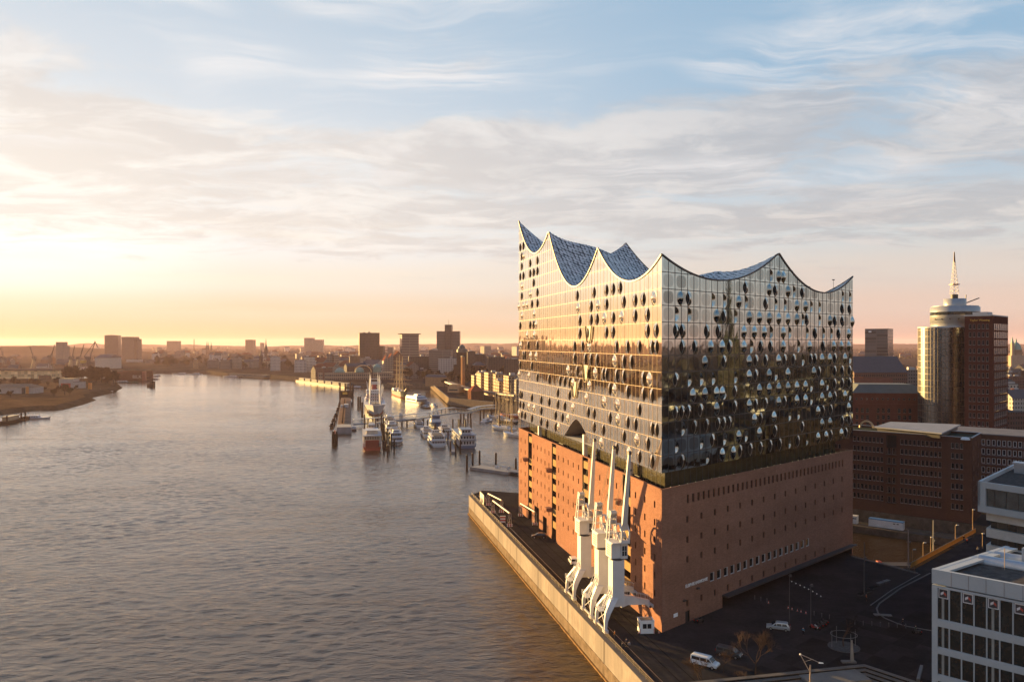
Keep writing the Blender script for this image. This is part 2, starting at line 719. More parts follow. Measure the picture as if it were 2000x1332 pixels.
def mirror_glass(name, origin, e, pitch, floor, frit, tint):
    m = bpy.data.materials.new(name)
    m.use_nodes = True
    t = NT(m.node_tree)
    b = t.n['Principled BSDF']
    pos = t.new('ShaderNodeNewGeometry').outputs['Position']
    rel = t.vm('SUBTRACT', pos, (origin[0], origin[1], GLASS_BOT))
    u = t.vm('DOT_PRODUCT', rel, tuple(e), out=1)
    z = t.xyz(rel)[2]
    # printed oval dot screens on pairs of panes
    cu = t.m('DIVIDE', u, pitch * 2)
    cz = t.m('DIVIDE', z, floor)
    fu = t.m('SUBTRACT', t.m('FRACT', cu), .5)
    fz = t.m('SUBTRACT', t.m('FRACT', cz), .5)
    wn = t.new('ShaderNodeTexWhiteNoise', noise_dimensions='2D')
    t.put(wn.inputs['Vector'], t.comb(t.m('FLOOR', cu), t.m('FLOOR', cz), 0))
    rad = t.m('ADD', t.m('POWER', t.m('ABSOLUTE', t.m('DIVIDE', fu, .40)), 3.0), t.m('POWER', t.m('ABSOLUTE', t.m('DIVIDE', fz, .40)), 3.0))
    oval = t.m('MULTIPLY', t.smooth(rad, 1.15, .6), t.m('MULTIPLY', t.lin(wn.outputs[0], 0, 1, .3, 1), frit))
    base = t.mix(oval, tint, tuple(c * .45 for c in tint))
    t.put(b.inputs['Base Color'], base)
    b.inputs['Metallic'].default_value = 1.0
    b.inputs['Roughness'].default_value = 0.035
    bp = t.new('ShaderNodeBump')
    bp.inputs['Strength'].default_value = 0.12 if frit < .5 else 0.2
    bp.inputs['Distance'].default_value = 0.02
    t.put(bp.inputs['Height'], t.m('ADD', t.noise(pos, .55, 2, .5), t.m('MULTIPLY', t.noise(pos, 2.0, 1, .5), .15)))
    t.put(b.inputs['Normal'], bp.outputs[0])
    return m


FLOOR_H = 3.6
NS, NE_ = 53, 39
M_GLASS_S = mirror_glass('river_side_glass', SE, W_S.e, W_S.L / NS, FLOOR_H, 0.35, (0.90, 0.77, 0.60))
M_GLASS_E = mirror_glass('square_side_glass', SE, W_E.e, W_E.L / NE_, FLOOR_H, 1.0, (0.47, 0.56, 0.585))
M_DARK = pbr('void_and_shade_black', (0.006, 0.006, 0.007), 0.6, var=0)
M_FRAME_S = pbr('bronze_mullion', (0.16, 0.10, 0.05), 0.6, 0.3, var=0.05)
M_FRAME_E = pbr('dark_mullion', (0.045, 0.045, 0.048), 0.5, 0.3, var=0.05)
M_BRICK = brick_mat('hall_brick', (0.272, 0.139, 0.096), (0.210, 0.106, 0.074), (0.24, 0.15, 0.115), 1.1)
M_TRIM = pbr('roof_trim', (0.02, 0.02, 0.022), 0.5, var=0)


def roof_material():
    m = bpy.data.materials.new('white_disc_roof')
    m.use_nodes = True
    t = NT(m.node_tree)
    b = t.n['Principled BSDF']
    pos = t.new('ShaderNodeNewGeometry').outputs['Position']
    x, y, z = t.xyz(pos)
    # staggered rows of round aluminium discs over a dark skin
    v = t.comb(t.m('ADD', x, t.m('MULTIPLY', z, .35)), t.m('ADD', y, t.m('MULTIPLY', z, .35)), 0)
    sc = 1 / 1.15
    vo = t.new('ShaderNodeTexVoronoi', voronoi_dimensions='2D', feature='F1')
    t.put(vo.inputs['Vector'], v)
    vo.inputs['Scale'].default_value = sc
    vo.inputs['Randomness'].default_value = 0.28
    disc = t.smooth(vo.outputs['Distance'], .50, .44)
    tone = t.mix(t.lin(t.xyz(vo.outputs['Color'])[0], 0, 1), (0.46, 0.455, 0.44), (0.68, 0.665, 0.64))
    t.put(b.inputs['Base Color'], t.mix(disc, (0.012, 0.012, 0.014), tone))
    b.inputs['Roughness'].default_value = 0.45
    b.inputs['Metallic'].default_value = 0.15
    return m


M_ROOF = roof_material()

hall = thing('concert_hall', 'huge concert hall with wave shaped glass top on a tall brick warehouse base', 'concert hall', (SE[0], SE[1], 0))
ARCH0, ARCH1, ARCHC, ARCHZ = 44.0, 69.5, 57.5, 6.1


def arch_z(u):
    if u <= ARCH0 or u >= ARCH1:
        return GLASS_BOT
    q = (u - ARCHC) / (ARCHC - ARCH0) if u < ARCHC else (u - ARCHC) / (ARCH1 - ARCHC)
    return GLASS_BOT + ARCHZ * (1 - abs(q) ** 1.55) ** 1.25


def glass_units(wl, pitch, kinds):
    pass


def pane_bulge(kind, pw, ph, wid, dep0):
    """a whole pane with a blown-up opening at its seam: 0 opens at x=0, 1 opens at x=pw, 2 pressed inwards"""
    m = MB()
    nx, nz = 10, 16
    dep = dep0 if kind < 2 else -dep0 * .65
    def hgt(x, z):
        hx = x / pw if kind != 1 else 1 - x / pw
        r2 = (hx / wid) ** 2 + ((z / ph - .5) / (.42 if dep0 < .5 else .40)) ** 2
        return dep * (1 - r2) ** 0.95 if r2 < 1 else 0.0
    vs_ = [(pw * i / nx, hgt(pw * i / nx, ph * j / nz), ph * j / nz) for j in range(nz + 1) for i in range(nx + 1)]
    fs_ = [(j * (nx + 1) + i, j * (nx + 1) + i + 1, (j + 1) * (nx + 1) + i + 1, (j + 1) * (nx + 1) + i) for j in range(nz) for i in range(nx)]
    m.add(vs_, fs_, 0, True)
    x = pw if kind == 1 else 0.0
    edge = [(x, hgt(x, ph * j / nz), ph * j / nz) for j in range(nz + 1)]
    for j in range(nz):
        a, b_ = edge[j], edge[j + 1]
        if abs(a[1]) + abs(b_[1]) > 1e-4:
            m.quad((x, -.002, a[2]), (x, -.002, b_[2]), b_, a, 1)
    # bright rim of the bent pane
    for j in range(nz):
        a, b_ = Vector(edge[j]), Vector(edge[j + 1])
        if kind < 2 and (a.y > .02 or b_.y > .02):
            m.bar(a, b_, .05, .05, 2)
    return m


def glass_face(name, wl, n, ci, mat, frame_mat, want, seed, vbar, hbar):
    rnd = random.Random(seed)
    pitch = wl.L / n
    has_arch = ci == 0
    low = (lambda u: arch_z(u)) if has_arch else (lambda u: GLASS_BOT)
    g, fr = MB(), MB()
    wins = []
    units = [pane_bulge(k, pitch, FLOOR_H, *((.80, .42) if ci == 0 else (.60, .52))) for k in range(3)]
    for c in range(n):
        ua, ub = c * pitch, (c + 1) * pitch
        um = (ua + ub) / 2
        ta, tb, tm = crest(ci, ua), crest(ci, ub), crest(ci, um)
        ba, bb, bm = low(ua), low(ub), low(um)
        r = 0
        while True:
            z0, z1 = GLASS_BOT + r * FLOOR_H, GLASS_BOT + (r + 1) * FLOOR_H
            if z0 > max(ta, tb):
                break
            full = z1 <= min(ta, tb, tm) and z0 >= max(ba, bb, bm) - 1e-3
            k = want(c, r, um, z0, rnd) if full else None
            if k is not None:
                wins.append((wl, units[k], ua, z0))
            elif z1 > min(ba, bb, bm):
                j = [rnd.uniform(-.011, .011) for _ in range(4)]
                def zz(z, lo, hi):
                    return min(max(z, lo), hi)
                if full:
                    pts = [wl.p(ua, z0, j[0]), wl.p(ub, z0, j[1]), wl.p(ub, z1, j[2]), wl.p(ua, z1, j[3])]
                else:
                    pts = [wl.p(ua, zz(z0, ba, ta)), wl.p(um, zz(z0, bm, tm)), wl.p(ub, zz(z0, bb, tb)),
                           wl.p(ub, zz(z1, bb, tb)), wl.p(um, zz(z1, bm, tm)), wl.p(ua, zz(z1, ba, ta))]
                if wl.flip:
                    pts.reverse()
                g.add(pts, [tuple(range(len(pts)))], 0)
            r += 1
        # uprights and floor lines
        if c > 0:
            wl.box(fr, ua - vbar / 2, ba, ua + vbar / 2, ta, .012, .05, 0)
        r = 1
        while GLASS_BOT + r * FLOOR_H < max(ta, tb) - .1:
            z = GLASS_BOT + r * FLOOR_H
            if z > max(ba, bb) and z < min(ta, tb) + .6:
                wl.box(fr, ua, z - hbar / 2, ub, z + hbar / 2, .014, .062, 0)
            r += 1
    g.rel(hall).build(name, mat, hall)
    fr.rel(hall).build('mullion_grid', frame_mat, hall)
    return wins


def want_east(c, r, u, z, rnd):
    if r < 0 or c < 1:
        return None
    shift = (math.sin(r * 12.9898) * 43758.5453 % 1) < .35
    if (c + shift) % 2 and rnd.random() < .93:
        return None
    if not (c + shift) % 2 and rnd.random() < (.42 if u < 14 else .14):
        return None
    if z > 73 and u < 40 and rnd.random() < .6:
        return None
    return rnd.choice((0, 0, 0, 1, 1, 1, 2, 2))


LAST = {}


def want_south(c, r, u, z, rnd):
    if c < 1:
        return None
    if u > 99:
        lim, p = 97.0, .42
    elif u > 62:
        lim, p = (51.0 if u > 66 else 58.0), .36
    else:
        lim, p = 76.0, .42
    if z > lim or (u > 99 and 44 < z < 47) or c < LAST.get(r, -9) or rnd.random() > p:
        return None
    LAST[r] = c + rnd.choice((1, 2, 2, 3))
    return 1 if rnd.random() < .24 else 0


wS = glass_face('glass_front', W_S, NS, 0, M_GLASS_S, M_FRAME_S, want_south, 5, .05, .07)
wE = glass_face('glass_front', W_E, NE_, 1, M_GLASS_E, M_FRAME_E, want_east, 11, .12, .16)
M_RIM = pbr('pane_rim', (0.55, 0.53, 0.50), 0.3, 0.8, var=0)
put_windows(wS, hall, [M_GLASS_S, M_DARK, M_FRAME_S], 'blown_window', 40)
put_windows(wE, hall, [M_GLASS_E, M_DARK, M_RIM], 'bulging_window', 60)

# plain panes of the two faces turned away
back = MB()
for wl, ci, n in ((W_N, 2, 46), (W_W, 3, 12)):
    for c in range(n):
        ua, ub = wl.L * c / n, wl.L * (c + 1) / n
        q = [wl.p(ua, GLASS_BOT), wl.p(ub, GLASS_BOT), wl.p(ub, crest(ci, ub)), wl.p(ua, crest(ci, ua))]
        if wl.flip:
            q.reverse()
        back.add(q, [(0, 1, 2, 3)])
back.rel(hall).build('rear_glass', M_GLASS_E, hall)

# roof sheet: four-sided grid whose edges are exactly the crests
rf = MB()
NU, NV = 230, 150
for j in range(NV + 1):
    for i in range(NU + 1):
        a, b_ = i / NU, j / NV
        s = Vector((*SE, 0)).lerp(Vector((*SW, 0)), a)
        n_ = Vector((*NE, 0)).lerp(Vector((*NW, 0)), a)
        p = s.lerp(n_, b_)
        if j == 0:
            z = crest(0, a * W_S.L)
        elif j == NV:
            z = crest(2, a * W_N.L)
        elif i == 0:
            z = crest(1, b_ * W_E.L)
        elif i == NU:
            z = crest(3, b_ * W_W.L)
        else:
            z = roof_z(p.x, p.y)
        rf.v.append((p.x, p.y, z + 0.02))
for j in range(NV):
    for i in range(NU):
        k = j * (NU + 1) + i
        rf.f.append((k, k + NU + 1, k + NU + 2, k + 1))
        rf.mi.append(0)
        rf.sm.append(True)
rf.rel(hall).build('roof', M_ROOF, hall)
tr = MB()
for wl, ci, n in ((W_S, 0, 110), (W_E, 1, 80), (W_N, 2, 60), (W_W, 3, 16)):
    for c in range(n):
        a, b_ = wl.p(wl.L * c / n, crest(ci, wl.L * c / n), .05), wl.p(wl.L * (c + 1) / n, crest(ci, wl.L * (c + 1) / n), .05)
        tr.bar(a, b_, .30, .34)
tr.rel(hall).build('roof_edge', M_TRIM, hall)
# small roof lights along the inner ridge, and the weather mast
m_ = MB()
q_ = W_E.p(85.5, 78.0, -2.5)
m_.tube(q_, q_ + Vector((0, 0, 2.4)), .05)
m_.box(q_.x - .35, q_.y - .05, q_.z + 2.2, q_.x + .35, q_.y + .05, q_.z + 2.5)
m_.rel(hall).build('roof_mast', M_TRIM, hall)

# slab under the glass, plaza floor, and the glass wall set back between them
def inset(d):
    w = [W_S, W_E, W_N, W_W]
    def cross(a, b):
        p, r_, q, s_ = a.a - a.n * d, a.e, b.a - b.n * d, b.e
        k = ((q.x - p.x) * s_.y - (q.y - p.y) * s_.x) / (r_.x * s_.y - r_.y * s_.x)
        return p + r_ * k
    return [cross(W_S, W_E), cross(W_E, W_N), cross(W_N, W_W), cross(W_W, W_S)]


quad4 = [Vector((*c, 0)) for c in (SE, NE, NW, SW)]
sl_ = MB()
sl_.add([(p.x, p.y, GLASS_BOT) for p in inset(.03)], [(3, 2, 1, 0)])
sl_.rel(hall).build('soffit', pbr('soffit_white', (0.55, 0.53, 0.5), .6), hall)
ar = MB()   # the vaulted opening in the river front
n = 24
dep = 9.0
for k in range(n):
    ua, ub = ARCH0 + (ARCH1 - ARCH0) * k / n, ARCH0 + (ARCH1 - ARCH0) * (k + 1) / n
    ar.quad(W_S.p(ua, arch_z(ua), 0), W_S.p(ub, arch_z(ub), 0), W_S.p(ub, arch_z(ub), -dep), W_S.p(ua, arch_z(ua), -dep))
    ar.quad(W_S.p(ua, GLASS_BOT, -dep), W_S.p(ub, GLASS_BOT, -dep), W_S.p(ub, arch_z(ub), -dep), W_S.p(ua, arch_z(ua), -dep), 1)
ar.rel(hall).build('plaza_vault', [pbr('vault_plaster', (0.20, 0.17, 0.155), .8), M_DARK], hall)
M_SPOT = pbr('spot_glow', (1, .9, .7), .5, var=0, emit=(1, .85, .6), estr=0.5)
vl = MB().lathe([(0.0, .0), (.13, .04), (.13, .1)], (0, 0, 0), 8).mesh('ceiling_spot', M_SPOT)
for k in range(7):
    u = 50 + k * 1.6
    for dy in (-1.5, -3.0):
        W_S.place('ceiling_spot', vl, hall, u, arch_z(u) - .35, dy)
pz = MB()
pz.add([(p.x, p.y, PLAZA) for p in inset(.3)], [(0, 1, 2, 3)])
pz.rel(hall).build('plaza_floor', brick_mat('plaza_brick', (0.22, 0.09, 0.06), (0.2, 0.08, 0.05), (0.2, 0.12, 0.1)), hall)
pg = MB()
ins = inset(3.6)
M_PLAZA_GLASS = pbr('plaza_glass', (0.055, 0.050, 0.030), .12, var=.3, scale=.5)
cs = [(3, 0, W_S), (0, 1, W_E), (1, 2, W_N), (2, 3, W_W)]
for i, j, wl in cs:
    a, b_ = ins[i], ins[j]
    q = [(a.x, a.y, PLAZA), (b_.x, b_.y, PLAZA), (b_.x, b_.y, GLASS_BOT), (a.x, a.y, GLASS_BOT)]
    pg.add(q, [(0, 1, 2, 3)])
    k = int((b_ - a).length / 2.4)
    pgf = MB()
    for s in range(k + 1):
        p = a.lerp(b_, s / k)
        pgf.box(p.x - .06, p.y - .06, PLAZA, p.x + .06, p.y + .06, GLASS_BOT)
    pgf.bar((a.x, a.y, GLASS_BOT - .1), (b_.x, b_.y, GLASS_BOT - .1), .14)
    pgf.rel(hall).build('plaza_mullion_grid', M_FRAME_E, hall)
pg.rel(hall).build('plaza_glass_wall', M_PLAZA_GLASS, hall)
pl = MB().lathe([(0, 0), (.08, .03), (.08, .11), (0, .14)], (0, 0, 0), 8).mesh('parapet_lamp', pbr('parapet_lamp_glow', (.25, .2, .12), .5, var=0, emit=(1, .78, .42), estr=0.22))
for k in range(28):
    if k not in (9, 10, 16):
        W_E.place('parapet_lamp', pl, hall, 3.5 + k * 3.15, BRICK_TOP + .26, -.25)
for u0, u1, z1, y in ((22.0, 23.4, GLASS_BOT, -2.6), (52.6, 53.8, GLASS_BOT + 2.2, -1.6), (103, 104, GLASS_BOT, -2.6)):
    co = MB()
    W_S.box(co, u0, PLAZA, u1, z1, y, y + 1.1)
    co.rel(hall).build('plaza_column', pbr('column_white', (0.62, 0.55, 0.48), .6), hall)

# --- brick base
brick = MB()
holes_s, holes_e, wins_b = [], [], []
slots = [(17.4, 22.4), (47.7, 52.4), (77.6, 82.2), (106.4, 111.4)]
WZ = [26.0, 22.1, 18.3, 14.4, 10.5, 6.6]
uw = window_unit(.75, 1.45, .32, .05)
bays = [(0, 17.4, 3), (22.4, 47.7, 4), (52.4, 77.6, 5), (82.2, 106.4, 5), (111.4, 125, 2)]
for bi, (a, b_, n) in enumerate(bays):
    for k in range(n):
        u = a + (b_ - a) * (k + .62) / (n + .25)
        for r, z in enumerate(WZ):
            if bi == 2 and r == 5 and k > 3:
                continue
            holes_s.append((u, z, u + .75, z + 1.45))
            wins_b.append((W_S, uw, u, z))
for a, b_ in slots:
    holes_s.append((a, .0, b_, BRICK_TOP))
gates = [(88.0, 92.5, 5.2), (97.2, 103.0, 6.5)]
for a, b_, h in gates:
    holes_s.append((a, 0, b_, h))
W_S.holes(brick, -0.3, BRICK_TOP, holes_s)
EU = [9.4 + 5.44 * k for k in range(15)]
for k in range(38):
    u = 9.2 + 2.06 * k
    holes_e.append((u, 26.4, u + .8, 28.3))
    wins_b.append((W_E, 'top', u, 26.4))
ut = window_unit(.8, 1.9, .35, .05)
wins_b = [(w, ut if q == 'top' else q, u, z) for w, q, u, z in wins_b]
for u in EU:
    for z in (22.1, 17.6, 13.2, 3.5):
        if z == 3.5 and u > 80:
            continue
        holes_e.append((u - .37, z, u + .38, z + 1.45))
        wins_b.append((W_E, uw, u - .37, z))
wide = []
ubig = window_unit(1.65, 2.05, .22, .13, 0.0)
for k in range(17):
    u = 18.3 + 2.86 * k
    holes_e.append((u, 7.1, u + 1.65, 9.15))
    wide.append((W_E, ubig, u, 7.1))
holes_e.append((23.4, -0.3, 92.0, 2.6))
holes_e.append((8.6, -0.3, 10.2, 2.5))
W_E.holes(brick, -0.3, BRICK_TOP, holes_e)
for wl in (W_N, W_W):
    wl.holes(brick, -8, BRICK_TOP, [])
# low kerb on top of the wall, and the roof side of it
for wl in (W_S, W_E, W_N, W_W):
    wl.box(brick, 0, BRICK_TOP, wl.L, BRICK_TOP + .25, -.4, .06, 0)
# slot sides and backs
for a, b_ in slots:
    for u in (a,):
        brick.quad(W_S.p(u, 0, 0), W_S.p(u, 0, -2.4), W_S.p(u, BRICK_TOP, -2.4), W_S.p(u, BRICK_TOP, 0))
brick.rel(hall).build('brick_base', M_BRICK, hall)
M_HOLE = pbr('hole_glass', (0.012, 0.011, 0.012), .25, var=0)
M_REVEAL = pbr('brick_reveal', (0.16, 0.07, 0.045), .85)
put_windows([w for w in wins_b if w[0] is W_S], hall, [M_REVEAL, M_FRAME_E, M_HOLE], 'warehouse_window', 50)
put_windows([w for w in wins_b if w[0] is W_E], hall, [M_REVEAL, M_FRAME_E, M_HOLE], 'square_window', 50)
put_windows(wide, hall, [pbr('pale_surround', (0.42, 0.40, 0.40), .6), pbr('pale_surround2', (0.42, 0.40, 0.40), .6), M_HOLE], 'shop_window')
# loading slots: dark shafts crossed by plastered balcony fronts and tip-out hatches
M_PANEL = pbr('balcony_front', (0.30, 0.20, 0.10), .8)
for si, (a, b_) in enumerate(slots):
    s = MB()
    W_S.quad(s, a, 0, b_, BRICK_TOP, -2.35, 0)
    W_S.box(s, b_ - .12, 0, b_ - .002, BRICK_TOP - .3, -2.3, -.05, 0)  # far reveal painted black to stand for the shadow in the slot
    rnd = random.Random(40 + si)
    for k in range(7):
        z = 2.2 + k * 3.9
        if si == 3 and k == 5 or si == 0 and k in (4, 6):
            continue
        W_S.box(s, a + .02, z + 1.55, b_ - .13, z + 3.6, -.6, -.25, 1)
    s.rel(hall).build('loading_shaft', [M_DARK, M_PANEL], hall)
    for z in ((18.5, 22.8) if si == 0 else (15.6,) if si == 1 else (8.6, 21.0) if si == 2 else (20.2,)):
        h = MB()
        W_S.box(h, b_ - .4, z, b_ + 2.0, z + 1.25, .004, 1.5, 0)
        W_S.box(h, b_ - .2, z + .2, b_ + 1.8, z + 1.2, 1.5, 1.9, 0)
        h.rel(hall).build('hatch_balcony', M_BRICK, hall)
for a, b_, h in gates:
    g = MB()
    W_S.box(g, a + .01, 0, b_ - .01, h - .01, -1.5, -1.3)
    for u in (a, b_):
        g.quad(W_S.p(u, 0, 0), W_S.p(u, 0, -1.4), W_S.p(u, h, -1.4), W_S.p(u, h, 0))
    g.quad(W_S.p(a, h, 0), W_S.p(b_, h, 0), W_S.p(b_, h, -1.4), W_S.p(a, h, -1.4))
    g.rel(hall).build('gate', pbr('gate_dark', (0.03, 0.024, 0.02), .7), hall)
# open ground floor on the square
e = MB()
W_E.quad(e, 23.4, -.3, 92, 2.6, -5.0)
e.quad(W_E.p(23.4, 2.6, 0), W_E.p(92, 2.6, 0), W_E.p(92, 2.6, -5), W_E.p(23.4, 2.6, -5))
e.quad(W_E.p(23.4, 0, 0), W_E.p(23.4, 0, -5), W_E.p(23.4, 2.6, -5), W_E.p(23.4, 2.6, 0))
e.quad(W_E.p(92, 0, 0), W_E.p(92, 0, -5), W_E.p(92, 2.6, -5), W_E.p(92, 2.6, 0))
W_E.box(e, 8.62, 0, 10.18, 2.48, -.5, -.3)
e.rel(hall).build('entrance_recess', pbr('recess_dark', (0.02, 0.018, 0.018), .7), hall)
ca = MB()
W_E.box(ca, 23.2, 2.62, 92.3, 3.05, .01, 1.6)
ca.rel(hall).build('entrance_canopy', pbr('canopy_dark', (0.035, 0.033, 0.034), .6), hall)
for u, z in ((8.0, 5.0), (13.2, 6.6)):
    w = MB()
    c = W_E.p(u, z, .02)
    pts = [(math.cos(k * math.pi / 8) * .5, math.sin(k * math.pi / 8) * .38) for k in range(9)]
    w.extrude(pts, c, W_E.e, (0, 0, 1), W_E.n * .45)
    w.rel(hall).build('wall_lamp', pbr('lamp_iron', (0.02, 0.02, 0.02), .6), hall)
M_LETTER = pbr('letter_white', (0.72, 0.70, 0.68), .5, var=0)
txt = text_mesh('ELBPHILHARMONIE', 1.0, M_LETTER, hall, 'wall_lettering', W_E.p(12.9, 8.05, .06) - hall.location, (R(90), 0, W_E.rz), .05, bold=.012)
sg = MB()
W_E.box(sg, 4.2, 2.2, 5.7, 3.0, .01, .06)
sg.rel(hall).build('wall_sign', pbr('sign_white', (0.75, 0.75, 0.76), .5), hall)
# three tall loggias in the river front
for u0, z0 in ((43.9, 62.0), (46.3, 51.3), (56.3, 46.2)):
    lg = MB()
    pts = []
    for k in range(17):
        t_ = k / 16
        x = -1 + 2 * t_
        pts.append((2.6 + 2.45 * x, 4.6 * (abs(x) ** 3.2)))
    outline = [(p[0], p[1]) for p in pts]
    base = [W_S.p(u0 + p[0], z0 + p[1], .07) for p in outline]
    lg.add(base if not W_S.flip else base[::-1], [tuple(range(len(base)))], 0)
    for k in range(16):
        a, b_ = outline[k], outline[k + 1]
        lg.bar(W_S.p(u0 + a[0], z0 + a[1], .35), W_S.p(u0 + b_[0], z0 + b_[1], .35), .09, .35, 1, up=W_S.n)
    lg.rel(hall).build('loggia', [M_DARK, M_FRAME_S], hall)

# ------------------------------------------------------------------ ground and water
def water_mat():
    m = bpy.data.materials.new('river_water')
    m.use_nodes = True
    t = NT(m.node_tree)
    b = t.n['Principled BSDF']
    b.inputs['Base Color'].default_value = (0.042, 0.027, 0.013, 1)
    b.inputs['Roughness'].default_value = 0.085
    b.inputs['IOR'].default_value = 1.43
    pos = t.new('ShaderNodeNewGeometry').outputs['Position']
    p1 = t.mapping(pos, rot=(0, 0, R(18)), scale=(1, 2.4, 1))
    p2 = t.mapping(pos, rot=(0, 0, R(-22)), scale=(1, 2.0, 1))
    big = t.noise(p1, .085, 4, .6, .4)
    mid = t.noise(p2, .30, 4, .60, .3)
    sml = t.noise(p1, 1.15, 3, .65)
    gust = t.smooth(t.noise(t.mapping(pos, rot=(0, 0, R(30)), scale=(1, 2.2, 1)), .008, 5, .62, .9), .36, .64, .62, 1.15)
    hgt = t.m('ADD', t.m('MULTIPLY', big, 1.3), t.m('ADD', t.m('MULTIPLY', mid, 1.0), t.m('MULTIPLY', sml, .30)))
    bp = t.new('ShaderNodeBump')
    bp.inputs['Distance'].default_value = 1.05
    calm = t.lin(t.xyz(pos)[1], 180, 1300, 1.0, .24)
    t.put(bp.inputs['Strength'], t.m('MULTIPLY', t.m('MULTIPLY', gust, calm), .42))
    t.put(bp.inputs['Height'], hgt)
    t.put(b.inputs['Normal'], bp.outputs[0])
    return m


M_WATER = water_mat()


def chop(x, y):
    """height of the wind chop: short crests lying across the wind"""
    c_, s_ = math.cos(R(14)), math.sin(R(14))
    u, v = x * c_ + y * s_, -x * s_ + y * c_
    n = mnoise.noise
    a = n((u / 4.6, v / 2.1, 1.7)) * .205 + n((u / 3.0, v / 1.5, 8.3)) * .145 + n(((u + .5 * v) / 20, (v - .3 * u) / 12, 3.1)) * .14
    g_ = .72 + .45 * n((x / 70, y / 48, 5.5))
    return a * g_


w = MB()
xs0, xs1, ys0, ys1, ym = -392.0, 60.0, 118.0, 560.0, 1240.0


def sheet(x0, x1, y0, y1, nx, ny, fade):
    b_ = len(w.v)
    for j in range(ny + 1):
        for i in range(nx + 1):
            x, y = x0 + (x1 - x0) * i / nx, y0 + (y1 - y0) * j / ny
            e = min(1, min(x - x0, x1 - x, y - y0, y1 - y) / 6.0)
            w.v.append((x, y, WATER + chop(x, y) * e * fade(y)))
    for j in range(ny):
        for i in range(nx):
            k = b_ + j * (nx + 1) + i
            w.f.append((k, k + 1, k + nx + 2, k + nx + 1))
            w.mi.append(0)
            w.sm.append(True)


sheet(xs0, xs1, ys0, ys1, 540, 590, lambda y: 1.0)
sheet(-840.0, 20.0, ys1, ym, 380, 400, lambda y: 1.0 - .45 * (y - 560) / 680)
for (x0, y0, x1, y1) in ((-9000, -600, 3000, ys0), (-9000, ys0, xs0, ys1), (xs1, ys0, 3000, ys1), (-9000, ys1, -840.0, ym), (20.0, ys1, 3000, ym), (-9000, ym, 3000, 2600)):
    w.quad((x0, y0, WATER), (x1, y0, WATER), (x1, y1, WATER), (x0, y1, WATER))
tag(w.build('river_water', M_WATER), 'wide rippled river with warm sunset reflections', None, None, 'structure')

QN = Vector((.9730, .2306, 0))          # from the quay edge towards the hall
QE = Vector((-.2306, .9730, 0))         # along the quay, away from the eye
Q0 = Vector((57.8, 0, 0))               # the quay edge line: X = 57.8 - 0.244 Y


def quay(s, inward=0.0, z=0.0):
    """point on the quay: s = distance north-west along the edge from the level of Y=0"""
    y = s
    return Vector((57.8 - .2370 * y, y, z)) + QN * inward


M_ASPHALT = pbr('asphalt', (0.030, 0.0285, 0.0285), .9, var=.28, scale=.12, bump=.4)
M_PAVING = pbr('dark_paving', (0.021, 0.020, 0.020), .85, var=.3, scale=.2, bump=.4)
M_KERB = pbr('kerb_stone', (0.16, 0.155, 0.15), .8)
M_CONC = pbr('concrete', (0.36, 0.33, 0.30), .85, var=.16, scale=.25)
M_CONC_D = pbr('wet_concrete', (0.10, 0.085, 0.07), .8, var=.3, scale=.4)
M_EARTH = pbr('bank_earth', (0.085, 0.066, 0.048), .95, var=.35, scale=.03)
M_TOWN = pbr('town_ground', (0.040, 0.036, 0.032), .95, var=.4, scale=.01)

# hall side land: quay, square and the road bridge
ql = [quay(20), quay(316), (-12.5, 328, 0), (3, 322, 0), (20, 309, 0), (99.5, 232, 0), (98.8, 225.6, 0), (109.0, 209.8, 0),
      (110.4, 213.5, 0), (151.6, 253.2, 0), (205, 305, 0), (9000, 300, 0), (9000, -560, 0), (200, -560, 0)]
m = MB()
m.prism([(p[0], p[1]) for p in ql], WATER - 2, 0, 1, 0)
tag(m.build('quay_ground', [M_ASPHALT, M_CONC_D]), 'dark asphalt quay and square round the concert hall', None, None, 'structure')
# north bank: town ground out to the horizon
nb = [(166, 262), (128.8, 293.6), (70, 400), (25, 600), (8, 770), (-18, 800), (-69, 862), (-123, 1186), (-160, 1215), (-251, 1214), (-391, 1431),
      (-495, 1560), (-601, 1643), (-703, 1783), (-835, 1813), (-1000, 1880), (-2300, 2450), (-5200, 3300), (-12000, 4200), (-12000, 14500), (14000, 14500), (14000, 306), (205, 306)]
m = MB()
m.prism(nb, WATER - 2, -.4, 1, 0)
tag(m.build('town_ground', [M_TOWN, M_CONC_D]), 'town ground of the north bank reaching to the horizon', None, None, 'structure')
# south shore: sloping bank in the west
sb = [(-900, 600), (-487, 741), (-483, 803), (-462, 806), (-479, 876), (-501, 943), (-528, 983), (-543, 1052), (-552, 1084), (-595, 1195), (-722, 1421), (-1100, 1560), (-2600, 2000), (-3500, 1500), (-2500, 500)]
cx, cy = -1200, 1100
top = []
for i, (x, y) in enumerate(sb):
    d = Vector((cx - x, cy - y)).normalized()
    top.append((x + d.x * 16, y + d.y * 9))
m = MB()
k = len(sb)
m.add([(x, y, WATER - 1) for x, y in sb] + [(x, y, -3.0) for x, y in top], [(i, (i + 1) % k, (i + 1) % k + k, i + k) for i in range(k)] + [tuple(range(k, 2 * k))], 0)
tag(m.build('river_bank', pbr('bank_grass', (0.085, 0.055, 0.032), .95, var=.4, scale=.03)), 'brown sloping river bank of the south shore', None, None, 'structure')


